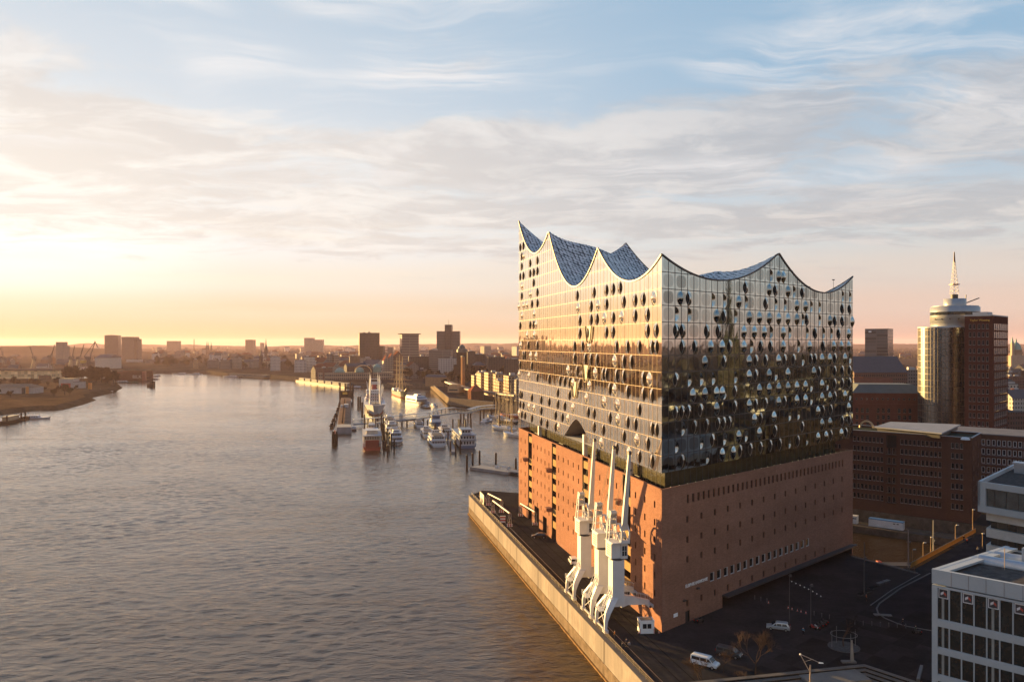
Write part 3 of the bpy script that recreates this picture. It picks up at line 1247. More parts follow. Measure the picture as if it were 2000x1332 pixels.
# hills on the skyline
def hills(name, dist, prof, label, col):
    m = MB()
    rnd = random.Random(7)
    v = []
    n = 0
    pts = []
    x = prof[0][0]
    while x <= prof[-1][0]:
        for (a, ya), (b, yb) in zip(prof, prof[1:]):
            if a <= x <= b:
                y = ya + (yb - ya) * (x - a) / (b - a)
                break
        y += (mnoise.noise((x * .02, dist, 1)) * 2.2 + mnoise.noise((x * .13, dist, 5)) * .7)
        pts.append((x, y))
        x += 6
    for px, y in pts:
        p = at(px, dist)
        z = zat(y, dist)
        v += [(p.x, p.y - dist * .09, -1), (p.x, p.y, z), (p.x * 1.06, p.y * 1.06, -1)]
    for i in range(len(pts) - 1):
        a = i * 3
        m.f += [(a, a + 3, a + 4, a + 1), (a + 1, a + 4, a + 5, a + 2)]
        m.mi += [0, 0]
        m.sm += [False, False]
    m.v = v
    return tag(m.build(name, pbr(name + '_wood', col, .95, var=.3, scale=.004)), label, None, None, 'structure')


hills('far_hills', 9800, [(-700, 676), (-100, 676), (120, 674), (160, 671.5), (230, 673), (330, 673), (480, 676), (640, 675), (760, 673), (900, 671.5), (1010, 670.5), (1300, 672), (1700, 671.5), (2000, 672), (3200, 671)], 'low wooded hills on the far skyline', (0.05, 0.05, 0.042))
hills('wooded_hills', 4300, [(-700, 677), (-60, 677.5), (60, 676.5), (130, 677.5), (200, 681), (260, 683), (300, 690), (340, 696)], 'nearer wooded rise on the south bank skyline', (0.045, 0.04, 0.028))

# ------------------------------------------------------------------ quay wall, rails, railing
qm = thing('quay_wall', 'long pale concrete quay wall with dark tide band along the river', 'quay wall', quay(166))
W_Q = Wall(quay(20), quay(316), (-1, -.2))
M_WALLC = pbr('quay_concrete', (0.27, 0.232, 0.205), .85, var=.14, scale=.45, bump=.3)
_t = NT(M_WALLC.node_tree)
_b = _t.n['Principled BSDF']
_old = _b.inputs['Base Color'].links[0].from_socket
_g = _t.new('ShaderNodeNewGeometry').outputs['Position']
_st = _t.noise(_t.mapping(_g, scale=(.9, .9, .05)), 1.0, 5, .65)
_pl = _t.noise(_t.mapping(_g, scale=(.12, .12, .02)), 1.0, 2, .5)
_t.put(_b.inputs['Base Color'], _t.mix(_t.m('MULTIPLY', _t.smooth(_st, .50, .72), .5), _t.mix(_t.smooth(_pl, .4, .6), _old, (0.22, 0.195, 0.175)), (0.10, 0.083, 0.07)))
# one cladding panel between two joints is a part of its own
jt = [0, 40, 66, 92, 118.0, 145.5, 170.5, 197.5, 222, 248, 274, 291, 304.68]
for k in range(len(jt) - 1):
    a, b_ = jt[k] + .22, jt[k + 1] - .22
    s = MB()
    W_Q.box(s, a, -4.4, b_, .32, .02, .42, 0)
    s.rel(qm).build('wall_panel', M_WALLC, qm)
s = MB()
W_Q.box(s, 0, WATER - 1, W_Q.L, -4.42, .02, .50, 0)
s.rel(qm).build('tide_band', pbr('tide_concrete', (0.15, 0.115, 0.085), .8, var=.35, scale=.5), qm)
s = MB()
W_Q.box(s, 0, WATER - .2, W_Q.L, WATER + .32, .52, .95, 0)
s.rel(qm).build('fender_beam', pbr('weedy_timber', (0.20, 0.125, 0.06), .85, var=.3, scale=.8), qm)
s = MB()
W_Q.box(s, 0, .322, W_Q.L, .42, -.75, .45, 0)
s.rel(qm).build('coping', pbr('coping_dark', (0.12, 0.11, 0.105), .8), qm)

rl = thing('quay_railing', 'thin metal railing with posts along the quay edge', 'railing', quay(166))
M_RAIL = pbr('rail_metal', (0.20, 0.15, 0.10), .7, .0, var=.1)
s = MB()
for z, r in ((1.45, .045), (1.10, .03), (.78, .03)):
    s.tube(quay(100, .55, z), quay(315.5, .55, z), r, n=5)
s.rel(rl).build('rail', M_RAIL, rl)
post = MB().tube((0, 0, .42), (0, 0, 1.45), .04, n=5).mesh('railing_post', M_RAIL)
for k in range(72):
    p = quay(100.5 + 3.0 * k, .55) - rl.location
    link('railing_post', post, rl, p)
rt = thing('crane_rails', 'pair of worn steel crane rails set in the quay asphalt', 'rails', quay(166))
for d in (2.0, 3.4):
    s = MB()
    for z in (0.006,):
        s.obox(quay(70, d, -.02), QE, QN, (0, 0, 1), 253, .12, .045)
    s.rel(rt).build('rail', pbr('rail_steel', (0.20, 0.15, 0.11), .35, .8, var=.1), rt)

# rail round the quay's west end
wr = thing('end_railing', 'dark iron railing round the west end of the quay', 'railing', quay(316))
ends = [Vector((-16.6, 316, 0)), Vector((-12.3, 327, 0)), Vector((3, 321.2, 0)), Vector((18, 309.5, 0))]
s = MB()
for a, b_ in zip(ends, ends[1:]):
    for z in (.55, 1.1):
        s.tube(a + Vector((0, 0, z)), b_ + Vector((0, 0, z)), .035, n=5)
    k = int((b_ - a).length / 2)
    for i in range(k + 1):
        p = a.lerp(b_, i / k)
        s.tube(p, p + Vector((0, 0, 1.12)), .04, n=5)
s.rel(wr).build('railing_bars', pbr('black_iron', (0.02, 0.02, 0.02), .5, var=0), wr)

# ------------------------------------------------------------------ the three museum cranes
M_CRANE = pbr('crane_white', (0.54, 0.54, 0.555), .45, var=.06, scale=.5)
M_CRANE_G = pbr('crane_glass', (0.03, 0.04, 0.05), .08, var=0)
M_CRANE_D = pbr('crane_dark', (0.05, 0.05, 0.055), .6, var=.1)


def crane():
    """x = away from the river, y = along the quay (towards the west), z up; origin on the river rail"""
    r = thing('quay_crane', 'x', 'crane')
    def beam(mb, pts, w, d, m=0):
        for a, b_ in zip(pts, pts[1:]):
            mb.bar(a, b_, w, d, m, up=(0, 1, 0))
    # mast: upright box, two legs bent out to the river rail, and the arm to the hall
    m = MB()
    cx, hw = 3.7, 1.35
    m.loft([[(cx - hw, -hw, 7.2), (cx + hw, -hw, 7.2), (cx + hw, hw, 7.2), (cx - hw, hw, 7.2)],
            [(cx - hw, -hw, 15.0), (cx + hw, -hw, 15.0), (cx + hw, hw, 15.0), (cx - hw, hw, 15.0)]])
    m.loft([[(cx - hw - .9, -hw, 5.0), (cx + hw + .2, -hw, 5.0), (cx + hw + .2, hw, 5.0), (cx - hw - .9, hw, 5.0)],
            [(cx - hw, -hw, 7.2), (cx + hw, -hw, 7.2), (cx + hw, hw, 7.2), (cx - hw, hw, 7.2)]], caps=False)
    m.build('mast', M_CRANE, r)
    for sy in (-1, 1):
        l = MB()
        y0, y1 = sy * 1.35, sy * 2.9
        def sec(x, y, z, w, d):
            return [(x - w / 2, y - d / 2, z), (x + w / 2, y - d / 2, z), (x + w / 2, y + d / 2, z), (x - w / 2, y + d / 2, z)]
        l.loft([sec(.15, y1, .9, .55, .45), sec(.25, y1 * .98, 2.6, .75, .55), sec(.75, y1 * .9, 4.3, 1.25, .75), sec(2.6, y0, 6.9, 1.7, 1.1)])
        leg = l.build('leg', M_CRANE, r)
        f = MB()
        f.box(-.35, y1 - .75, .28, .55, y1 + .75, .95)
        f.build('wheel_truck', M_CRANE, leg)
        for dy in (-.42, .42):
            w = MB()
            w.tube((-.02, y1 + dy, .30), (.20, y1 + dy, .30), .28, n=12)
            w.build('wheel', M_CRANE_D, leg)
    b = MB()
    b.bar((.1, -2.6, .75), (.1, 2.6, .75), .3, .4)
    b.bar((.25, -2.5, 1.2), (.6, 1.9, 4.2), .13)
    b.bar((.25, 2.5, 1.2), (.6, -1.9, 4.2), .13)
    b.bar((.6, -2.2, 4.2), (.6, 2.2, 4.2), .2)
    b.build('leg_bracing', M_CRANE, r)
    # inclined stair with handrails on the river side of the legs
    st = MB()
    for y in (-.5, .5):
        st.bar((.45, y, 4.1), (2.3, y, 8.3), .10, .22)
        st.tube((.2, y, 5.2), (2.0, y, 9.3), .045, n=5)
        for k in range(5):
            q = k / 4
            st.tube((.45 + 1.85 * q, y, 4.2 + 4.2 * q), (.2 + 1.8 * q, y, 5.2 + 4.1 * q), .04, n=5)
    for k in range(11):
        q = k / 10
        st.box(.4 + 1.85 * q, -.5, 4.15 + 4.2 * q, .75 + 1.85 * q, .5, 4.2 + 4.2 * q)
    st.box(-.7, -1.5, 4.35, .6, 1.5, 4.45)
    for z in (4.9, 5.4):
        st.tube((-.7, -1.5, z), (-.7, 1.5, z), .04, n=5)
        st.tube((-.7, -1.5, z), (.5, -1.5, z), .04, n=5)
        st.tube((-.7, 1.5, z), (.5, 1.5, z), .04, n=5)
    for y in (-1.5, -.5, .5, 1.5):
        st.tube((-.7, y, 4.4), (-.7, y, 5.4), .04, n=5)
    st.build('stair', M_CRANE, r)
    # arm over the roadway to the rail on the hall
    a = MB()
    a.loft([[(cx + .8, -1.1, 4.6), (cx + .8, 1.1, 4.6), (cx + .8, 1.1, 7.4), (cx + .8, -1.1, 7.4)],
            [(cx + 2.4, -.8, 5.0), (cx + 2.4, .8, 5.0), (cx + 2.4, .8, 6.9), (cx + 2.4, -.8, 6.9)],
            [(11.3, -.45, 4.6), (11.3, .45, 4.6), (11.3, .45, 5.5), (11.3, -.45, 5.5)]])
    arm = a.build('portal_arm', M_CRANE, r)
    e = MB()
    e.box(10.9, -.9, 4.1, 12.3, .9, 4.62)
    e.tube((11.3, -.95, 4.25), (11.3, .95, 4.25), .3, n=10, m=1)
    e.build('arm_truck', [M_CRANE, M_CRANE_D], arm)
    h = MB()
    for y in (-.42, .42):
        h.tube((cx + 2.4, y, 7.9), (11.4, y, 6.5), .04, n=5)
        for k in range(7):
            q = k / 6
            x = cx + 2.4 + (11.2 - cx - 2.4) * q
            h.tube((x, y, 6.9 - 1.4 * q), (x, y, 7.9 - 1.4 * q), .035, n=5)
    h.build('arm_handrail', M_CRANE, arm)
    # slewing ring and machine house
    t_ = MB()
    t_.lathe([(1.55, 14.95), (1.55, 15.3), (1.4, 15.31), (1.4, 15.5)], (cx, 0, 0), 20)
    t_.build('slewing_ring', M_CRANE_D, r)
    c = MB()
    c.box(cx - 1.75, -1.5, 15.5, cx + .4, 1.9, 18.9)
    c.box(cx + .4, .1, 15.5, cx + 1.9, 1.9, 18.9)
    for k in range(5):
        for j in range(3):
            c.box(cx - 1.79, -1.0 + j * .8, 16.0 + k * .5, cx - 1.75, -.6 + j * .8, 16.3 + k * .5, 1)
    c.box(cx - 1.9, -2.6, 18.9, cx + 2.0, 2.0, 19.1)
    c.build('machine_house', [M_CRANE, M_CRANE_D], r)
    b = MB()
    b.box(cx + .42, -1.75, 15.4, cx + 1.95, .08, 18.6, 0)
    cab = b.build('cab', M_CRANE, r)
    g = MB()
    g.box(cx + .60, -1.79, 16.0, cx + 1.77, -1.752, 18.2, 0)
    g.box(cx + 1.952, -1.5, 16.3, cx + 1.99, -.1, 18.2, 0)
    g.build('cab_glass', M_CRANE_G, cab)
    g = MB()
    for x in (cx + .62, cx + 1.18, cx + 1.75):
        g.bar((x, -1.80, 16.0), (x, -1.80, 18.2), .07)
    for z in (16.0, 17.1, 18.2):
        g.bar((cx + .6, -1.82, z), (cx + 1.77, -1.82, z), .07)
    g.build('cab_bars', M_CRANE, cab)
    # boom head frame (two cheek plates) and jib, leaning towards the eye along the quay
    k_ = MB()
    for x in (cx + .25, cx + 1.95):
        pl = [(-2.5, 18.9), (1.2, 18.9), (1.8, 19.6), (1.4, 21.4), (.2, 22.6), (-1.2, 22.9), (-2.6, 21.4)]
        inner = [(-1.8, 19.5), (.9, 19.5), (.9, 21.2), (-1.7, 21.2)]
        for (p0, p1) in zip(pl, pl[1:] + pl[:1]):
            k_.bar((x, p0[0], p0[1]), (x, p1[0], p1[1]), .28, .3)
        k_.bar((x, -1.9, 19.0), (x, 1.3, 21.5), .22)
    k_.box(cx + .2, -2.5, 18.9, cx + 2.0, -1.9, 19.5)
    k_.build('jib_foot', M_CRANE, r)
    w = MB()
    for yy in (-.9, .3):
        w.tube((cx + .45, yy, 20.2), (cx + 1.75, yy, 20.2), .55, n=14)
    w.build('winch_drum', pbr('winch_grey', (.32, .31, .30), .5), r)
    j = MB()
    tip = Vector((cx - .3, -8.4, 39.0))
    base = Vector((cx + 1.1, -1.6, 21.6))
    ax = (tip - base).normalized()
    sx = Vector((1, 0, 0))
    sx = (sx - ax * sx.dot(ax)).normalized()
    sy = ax.cross(sx)
    def ring(p, w, d):
        return [p - sx * w / 2 - sy * d / 2, p + sx * w / 2 - sy * d / 2, p + sx * w / 2 + sy * d / 2, p - sx * w / 2 + sy * d / 2]
    j.loft([ring(base, 1.7, .6), ring(base.lerp(tip, .12), 1.12, .9), ring(base.lerp(tip, .45), .9, .75), ring(tip, .55, .5)])
    jib = j.build('jib', M_CRANE, r)
    s = MB()
    s.tube(tip + ax * .25 - sx * .3, tip + ax * .25 + sx * .3, .42, n=12, m=0)
    s.bar(tip, tip + ax * .5, .3, .3, 0)
    s.build('jib_sheave', M_CRANE_D, jib)
    s = MB()
    q = base.lerp(tip, .80)
    s.box(q.x + .4, q.y - .2, q.z - .3, q.x + .75, q.y + .15, q.z + .1)
    s.tube(q, q + Vector((.5, 0, -.1)), .06, n=5)
    s.build('jib_lamp', M_CRANE_D, jib)
    # sheave tower behind
    a = MB()
    top = Vector((cx - .5, 1.0, 25.6))
    for (x, y) in ((cx - 1.6, .2), (cx + .2, .2), (cx - 1.6, 1.8), (cx + .2, 1.8)):
        tx = cx - .5 + (x - cx + .7) * .62
        ty = 1.0 + (y - 1.0) * .6
        a.bar((x, y, 18.9), (tx, ty, 25.4), .2)
    for z, f in ((20.6, .9), (22.2, .8), (23.8, .7), (25.2, .62)):
        xs = [cx - .55 + s_ * .9 * f for s_ in (-1, 1)]
        ys = [1.0 + s_ * .8 * f for s_ in (-1, 1)]
        for x in xs:
            a.bar((x, ys[0], z), (x, ys[1], z), .12)
        for y in ys:
            a.bar((xs[0], y, z), (xs[1], y, z), .12)
    a.build('sheave_tower', M_CRANE, r)
    s = MB()
    for z, y in ((24.9, .5), (24.2, 1.2), (22.9, .9)):
        s.tube((cx - 1.2, y, z), (cx + .15, y, z), .52, n=14)
    s.build('tower_sheaves', pbr('sheave_grey', (.38, .37, .36), .5), r)
    rp = MB()
    for x in (cx - .6, cx - .2):
        rp.tube((x, .6, 25.2), tip, .03, n=4)
        rp.tube((x, .3, 22.9), base.lerp(tip, .55), .03, n=4)
    rp.build('hoist_ropes', M_CRANE_D, r)
    return r


CR_RZ = math.atan2(QN.y, QN.x)
c0 = crane()
c0['group'] = 'white quay cranes beside the concert hall'
spots = [(168.6, 'white portal crane standing nearest the small kiosk, its arm ending above it'),
         (177.4, 'white portal crane standing in the middle of the three on the quay'),
         (189.8, 'white portal crane beside the parked white van, farthest up the quay')]
for i, (s, lab) in enumerate(spots):
    c = c0 if i == 0 else dup(c0, (0, 0, 0))
    c.location = quay(s, 1.35)
    c.rotation_euler = (0, 0, CR_RZ)
    c['label'] = lab

# ------------------------------------------------------------------ small things on the quay
M_WHITE = pbr('white_paint', (0.72, 0.71, 0.70), .5, var=.06)
M_GLASS = pbr('dark_glass', (0.02, 0.023, 0.028), .07, var=0)
kp = P(1264, 1238)
k = thing('ticket_kiosk', 'small white box kiosk with windows at the corner of the hall', 'kiosk', kp, R(4))
b = MB()
b.box(-1.55, 0, .12, 1.55, 2.4, 2.75)
b.build('cabin', M_WHITE, k)
b = MB()
b.box(-1.62, -.07, 2.752, 1.62, 2.47, 2.86)
roof = b.build('roof', M_WHITE, k)
b = MB()
b.box(-1.3, .2, 2.862, 1.3, 2.2, 2.88)
b.build('roof_felt', pbr('roof_tan', (.35, .25, .16), .8), roof)
for x in (-.95, .05):
    b = MB()
    b.box(x, -.03, 1.2, x + .85, -.003, 2.2, 0)
    b.build('window', M_GLASS, k)
for y in (.3, 1.4):
    b = MB()
    b.box(-1.58, y, 1.1, -1.553, y + .75, 2.2, 0)
    b.build('window', M_GLASS, k)
for x in (-1.5, 1.5):
    b = MB()
    for q in range(4):
        b.box(x - .13, -.02, .2 + q * .25, x + .13, -.003, .32 + q * .25, 0)
    b.build('warning_stripes', pbr('warn_red', (.45, .05, .03), .5, var=0), k)

M_CONE = pbr('cone_red', (0.55, 0.07, 0.02), .6, var=0)


def cone(p, lab, grp=None):
    c = thing('traffic_cone', lab, 'traffic cone', p, 0, grp)
    b = MB()
    b.lathe([(.13, .03), (.03, .62)], (0, 0, 0), 10)
    b.build('cone_body', M_CONE, c)
    b = MB()
    b.box(-.22, -.22, 0, .22, .22, .03)
    b.build('base', M_CRANE_D, c)
    b = MB()
    b.lathe([(.10, .24), (.075, .38)], (0, 0, 0), 10)
    b.build('white_band', M_WHITE, c)
    return c


c1 = cone(P(1247, 1237), 'red and white traffic cone at the river side of the kiosk')
c2 = cone(P(1287, 1236), 'red and white traffic cone beside the brick corner of the hall')

# people: one continuous skin, clothes and hair over it
M_SKIN = pbr('skin', (0.42, 0.24, 0.17), .6, var=0)


def cloth(name, col):
    return pbr('cloth_' + name, col, .85, var=.05)


def person(p, rz, label, top, legs, hair=(0.03, 0.02, 0.015), pose='stand', group=None):
    t = thing('person', label, 'person', p, rz, group)
    def skin(name, verts, edges, radii, mat, root=0, parent=None, sub=1):
        me = bpy.data.meshes.new(name)
        me.from_pydata(verts, edges, [])
        o = link(name, me, parent)
        md = o.modifiers.new('skin', 'SKIN')
        for i, r_ in enumerate(radii):
            me.skin_vertices[0].data[i].radius = r_ if isinstance(r_, tuple) else (r_, r_)
            me.skin_vertices[0].data[i].use_root = (i == root)
        o.modifiers.new('sub', 'SUBSURF').render_levels = sub
        md.use_smooth_shade = True
        bpy.context.view_layer.update()
        dg = bpy.context.evaluated_depsgraph_get()
        m2 = bpy.data.meshes.new_from_object(o.evaluated_get(dg))
        o.modifiers.clear()
        o.data = m2
        m2.materials.clear()
        m2.materials.append(mat)
        return o
    st = .16 if pose == 'walk' else 0.0
    bend = .12 if pose == 'ride' else 0.0
    V = [(0, 0, .93), (0, -.01, 1.15), (0, -bend, 1.42), (0, -bend, 1.53), (0, -bend - .02, 1.62), (0, -bend - .01, 1.73),
         (-.18, -bend, 1.40), (-.24, -bend + .06, 1.13), (-.22, -bend - .12, .90), (-.215, -bend - .15, .82),
         (.18, -bend, 1.40), (.24, -bend + .06, 1.13), (.22, -bend - .12, .90), (.215, -bend - .15, .82),
         (-.09, 0, .88), (-.10, -.03 - st, .50), (-.10, .02 - st * 1.1, .08), (-.10, -.14 - st * 1.1, .035),
         (.09, 0, .88), (.10, -.03 + st, .50), (.10, .04 + st * 1.6, .08), (.10, -.10 + st * 1.6, .035)]
    E = [(0, 1), (1, 2), (2, 3), (3, 4), (4, 5), (2, 6), (6, 7), (7, 8), (8, 9), (2, 10), (10, 11), (11, 12), (12, 13),
         (0, 14), (14, 15), (15, 16), (16, 17), (0, 18), (18, 19), (19, 20), (20, 21)]
    rad = [.13, (.15, .10), (.15, .10), .055, .095, .075, .065, .05, .038, .03, .065, .05, .038, .03, .09, .062, .045, .04, .09, .062, .045, .04]
    body = skin('body', V, E, rad, M_SKIN, 0, t)
    up = [0, 1, 2, 6, 7, 8, 10, 11, 12]
    def sub(idx, grow):
        mp = {v: i for i, v in enumerate(idx)}
        vs_ = [V[i] for i in idx]
        es_ = [(mp[a], mp[b]) for a, b in E if a in mp and b in mp]
        rr = [tuple(q + grow for q in (rad[i] if isinstance(rad[i], tuple) else (rad[i], rad[i]))) for i in idx]
        return vs_, es_, rr
    skin('jacket', *sub(up, .022), cloth(top[0], top[1]), 0, t)
    skin('trousers', *sub([0, 14, 15, 16, 18, 19, 20], .014), cloth(legs[0], legs[1]), 0, t)
    h = MB()
    h.lathe([(.02, .125), (.075, .10), (.102, .03), (.10, -.04), (.085, -.08)], (0, -bend + .005, 1.685), 10)
    h.build('hair', pbr('hair_dark', hair, .7, var=0), t)
    s = MB()
    for x, y in ((-.10, .02 - st * 1.1), (.10, .04 + st * 1.6)):
        s.loft([[(x - .05, y + .08, 0), (x + .05, y + .08, 0), (x + .05, y - .2, 0), (x - .05, y - .2, 0)],
                [(x - .05, y + .08, .09), (x + .05, y + .08, .09), (x + .045, y - .19, .06), (x - .045, y - .19, .06)]])
    s.build('shoes', cloth('shoe', (.03, .03, .03)), t)
    return t


person(P(1223.5, 1262.5), R(200), 'person in dark coat standing on the quay with a companion', ('navy', (.03, .035, .05)), ('black', (.02, .02, .022)))
person(P(1229, 1268), R(160), 'person in white shoes and grey jacket on the quay', ('grey', (.20, .20, .21)), ('darkgrey', (.05, .05, .055)), (.25, .16, .08))
person(P(1215.5, 1270), R(60), 'person in olive jacket walking by the quay railing', ('olive', (.06, .055, .035)), ('black', (.02, .02, .022)), pose='walk')
person(P(1200.5, 1246), R(250), 'person in orange vest beside the quay railing near a crane foot', ('orange', (.5, .16, .02)), ('darkgrey', (.05, .05, .055)))

# ------------------------------------------------------------------ vehicles
M_TYRE = pbr('tyre', (0.015, 0.015, 0.015), .85, var=0)
M_RIMW = pbr('wheel_rim', (0.42, 0.42, 0.43), .35, .8, var=0)
M_LAMP_R = pbr('tail_lamp', (0.35, 0.015, 0.01), .25, var=0)
M_LAMP_W = pbr('head_lamp', (0.75, 0.75, 0.72), .15, var=0)
M_PLASTIC = pbr('black_plastic', (0.02, 0.02, 0.021), .6, var=0)


def vehicle(name, label, cat, p, rz, paint, L=4.7, Wd=1.8, Ht=1.68, kind='car', group=None):
    """front towards +x"""
    t = thing(name, label, cat, p, rz, group)
    hw = Wd / 2
    if kind == 'van':
        low = [(-L / 2, .38), (-L / 2 - .02, .9), (-L / 2 + .02, 1.15), (L / 2 - 1.05, 1.15), (L / 2 - .25, 1.02), (L / 2, .82), (L / 2, .38)]
        cab = [(-L / 2 + .02, 1.15), (-L / 2 + .10, Ht - .05), (-L / 2 + .35, Ht), (L / 2 - 1.95, Ht), (L / 2 - 1.6, Ht - .07), (L / 2 - .80, 1.15)]
    else:
        low = [(-L / 2, .35), (-L / 2 - .02, .75), (-L / 2 + .05, .98), (L / 2 - 1.15, .98), (L / 2 - .3, .85), (L / 2, .65), (L / 2, .35)]
        cab = [(-L / 2 + .06, .98), (-L / 2 + .45, Ht - .1), (-L / 2 + .8, Ht), (L / 2 - 2.3, Ht), (L / 2 - 1.95, Ht - .08), (L / 2 - 1.0, .98)]
    b = MB()
    n = len(low)
    for a, w0, w1 in ((low, hw, hw - .04),):
        v0 = [(x, -(hw if z < .9 else hw - .03), z) for x, z in a]
        v1 = [(x, (hw if z < .9 else hw - .03), z) for x, z in a]
        b.add(v0 + v1, [tuple(range(n)), tuple(reversed(range(n, 2 * n)))] + [(i, i + n, (i + 1) % n + n, (i + 1) % n) for i in range(n)])
    n = len(cab)
    ins_ = [(hw - .04) if z < 1.2 and kind == 'van' or z < 1.0 else hw - .20 + (.07 if kind == 'van' else 0) for x, z in cab]
    v0 = [(x, -w, z) for (x, z), w in zip(cab, ins_)]
    v1 = [(x, w, z) for (x, z), w in zip(cab, ins_)]
    b.add(v0 + v1, [tuple(range(n)), tuple(reversed(range(n, 2 * n)))] + [(i, i + n, (i + 1) % n + n, (i + 1) % n) for i in range(n)])
    body = b.build('body', paint, t)
    bv = body.modifiers.new('round', 'BEVEL')
    bv.width = .06
    bv.segments = 2
    bv.limit_method = 'ANGLE'
    bv.angle_limit = R(25)
    zb = 1.15 if kind == 'van' else .98
    top = hw - .13 if kind == 'van' else hw - .20
    bot = hw - .035
    g = MB()
    def side_pane(x0, x1, xt0, xt1, z0, z1):
        for s in (-1, 1):
            f0 = (z0 - zb) / (Ht - .1 - zb)
            f1 = (z1 - zb) / (Ht - .1 - zb)
            y0, y1 = s * (bot + (top - bot) * f0 + .012), s * (bot + (top - bot) * f1 + .012)
            g.add([(x0, y0, z0), (x1, y0, z0), (xt1, y1, z1), (xt0, y1, z1)], [(0, 1, 2, 3) if s < 0 else (3, 2, 1, 0)])
    z0, z1 = zb + .06, Ht - .22
    if kind == 'van':
        side_pane(L / 2 - 1.9, L / 2 - 1.05, L / 2 - 1.9, L / 2 - 1.55, z0, z1)
        side_pane(L / 2 - 3.3, L / 2 - 2.02, L / 2 - 3.3, L / 2 - 2.02, z0, z1)
        side_pane(-L / 2 + .3, L / 2 - 3.42, -L / 2 + .3, L / 2 - 3.42, z0, z1)
        a, c = cab[4], cab[5]
    else:
        side_pane(L / 2 - 2.05, L / 2 - 1.3, L / 2 - 2.05, L / 2 - 1.95, z0, z1)
        side_pane(L / 2 - 3.1, L / 2 - 2.15, L / 2 - 3.1, L / 2 - 2.15, z0, z1)
        side_pane(-L / 2 + .45, L / 2 - 3.2, -L / 2 + .75, L / 2 - 3.2, z0, z1)
        a, c = cab[4], cab[5]
    a, c = Vector((a[0], 0, a[1])), Vector((c[0], 0, c[1]))
    nrm = Vector((c - a).cross(Vector((0, 1, 0)))).normalized()
    if nrm.x < 0:
        nrm = -nrm
    p0, p1 = c.lerp(a, .08) + nrm * .015, c.lerp(a, .92) + nrm * .015
    g.add([(p0.x, -bot + .1, p0.z), (p0.x, bot - .1, p0.z), (p1.x, top - .06, p1.z), (p1.x, -top + .06, p1.z)], [(0, 1, 2, 3)])
    r0, r1 = Vector((cab[0][0], 0, cab[0][1])), Vector((cab[1][0], 0, cab[1][1]))
    p0, p1 = r0.lerp(r1, .12) + Vector((-.02, 0, .01)), r0.lerp(r1, .86) + Vector((-.02, 0, .01))
    g.add([(p0.x, bot - .12, p0.z), (p0.x, -bot + .12, p0.z), (p1.x, -top + .08, p1.z), (p1.x, top - .08, p1.z)], [(0, 1, 2, 3)])
    g.build('glazing', M_GLASS, body)
    for x in (L / 2 - .88, -L / 2 + .85):
        for s in (-1, 1):
            w = MB()
            w.tube((0, -.11, 0), (0, .11, 0), .33, n=16)
            wo = w.build('wheel', M_TYRE, t, (x, s * (hw - .10), .33))
            w = MB()
            w.tube((0, -.12 if s < 0 else .112, 0), (0, -.112 if s < 0 else .12, 0), .21, n=12)
            w.build('rim', M_RIMW, wo)
    for s in (-1, 1):
        w = MB()
        w.box(L / 2 - .12, s * (hw - .22) - .16, .62, L / 2 + .012, s * (hw - .22) + .16, .78)
        w.build('headlight', M_LAMP_W, t)
        w = MB()
        z = .8
        w.box(-L / 2 - .045, s * (hw - .12) - .09, z, -L / 2 + .05, s * (hw - .12) + .08, z + (.5 if kind == 'van' else .35))
        w.build('tail_light', M_LAMP_R, t)
        w = MB()
        w.box(L / 2 - 1.5, s * (hw + .12) - .1, zb - .02, L / 2 - 1.35, s * (hw + .12) + .1, zb + .17)
        w.build('mirror', paint, t)
    w = MB()
    w.box(L / 2 - .05, -hw + .15, .33, L / 2 + .04, hw - .15, .55)
    w.box(-L / 2 - .06, -hw + .15, .33, -L / 2 + .05, hw - .15, .55)
    w.build('bumper', M_PLASTIC, t)
    return t


def paint(name, col, metal=.0):
    m = pbr('paint_' + name, col, .28, metal, var=.03)
    m.node_tree.nodes['Principled BSDF'].inputs['Coat Weight'].default_value = .5
    return m


vehicle('estate_car', 'dark brown estate car parked on the quay by the hall wall', 'car', P(1053, 1050), R(176), paint('brown', (.045, .022, .012), .3))
vehicle('white_van', 'white van parked behind the crane farthest up the quay', 'van', P(1119, 1100), R(96), paint('white', (.68, .68, .68)), 5.0, 1.95, 1.95, 'van')
vehicle('minivan', 'silver minivan parked alone on the dark square', 'car', P(1520, 1229), R(160), paint('silver', (.46, .48, .50), .55), 4.8, 1.85, 1.75)
vehicle('passenger_van', 'white passenger van with windows parked behind bare bushes', 'van', P(1377, 1300), R(-36), paint('white', (.68, .68, .68)), 5.3, 1.95, 2.0, 'van')
vehicle('dark_van', 'dark grey van with pale roof standing behind the bare tree', 'van', P(1424, 1281), R(-33), paint('slate', (.05, .055, .06), .3), 4.9, 1.9, 1.9, 'van')

# pipe portals and barriers at the west end of the quay
M_STRIPE = pbr('barrier_white', (.7, .66, .6), .5, var=0)
PG = [(quay(283, 2.4), quay(262, 3.6)), (quay(296, 3.4), quay(283, 5.6)), (quay(276, 11.0), quay(262, 12.4))]


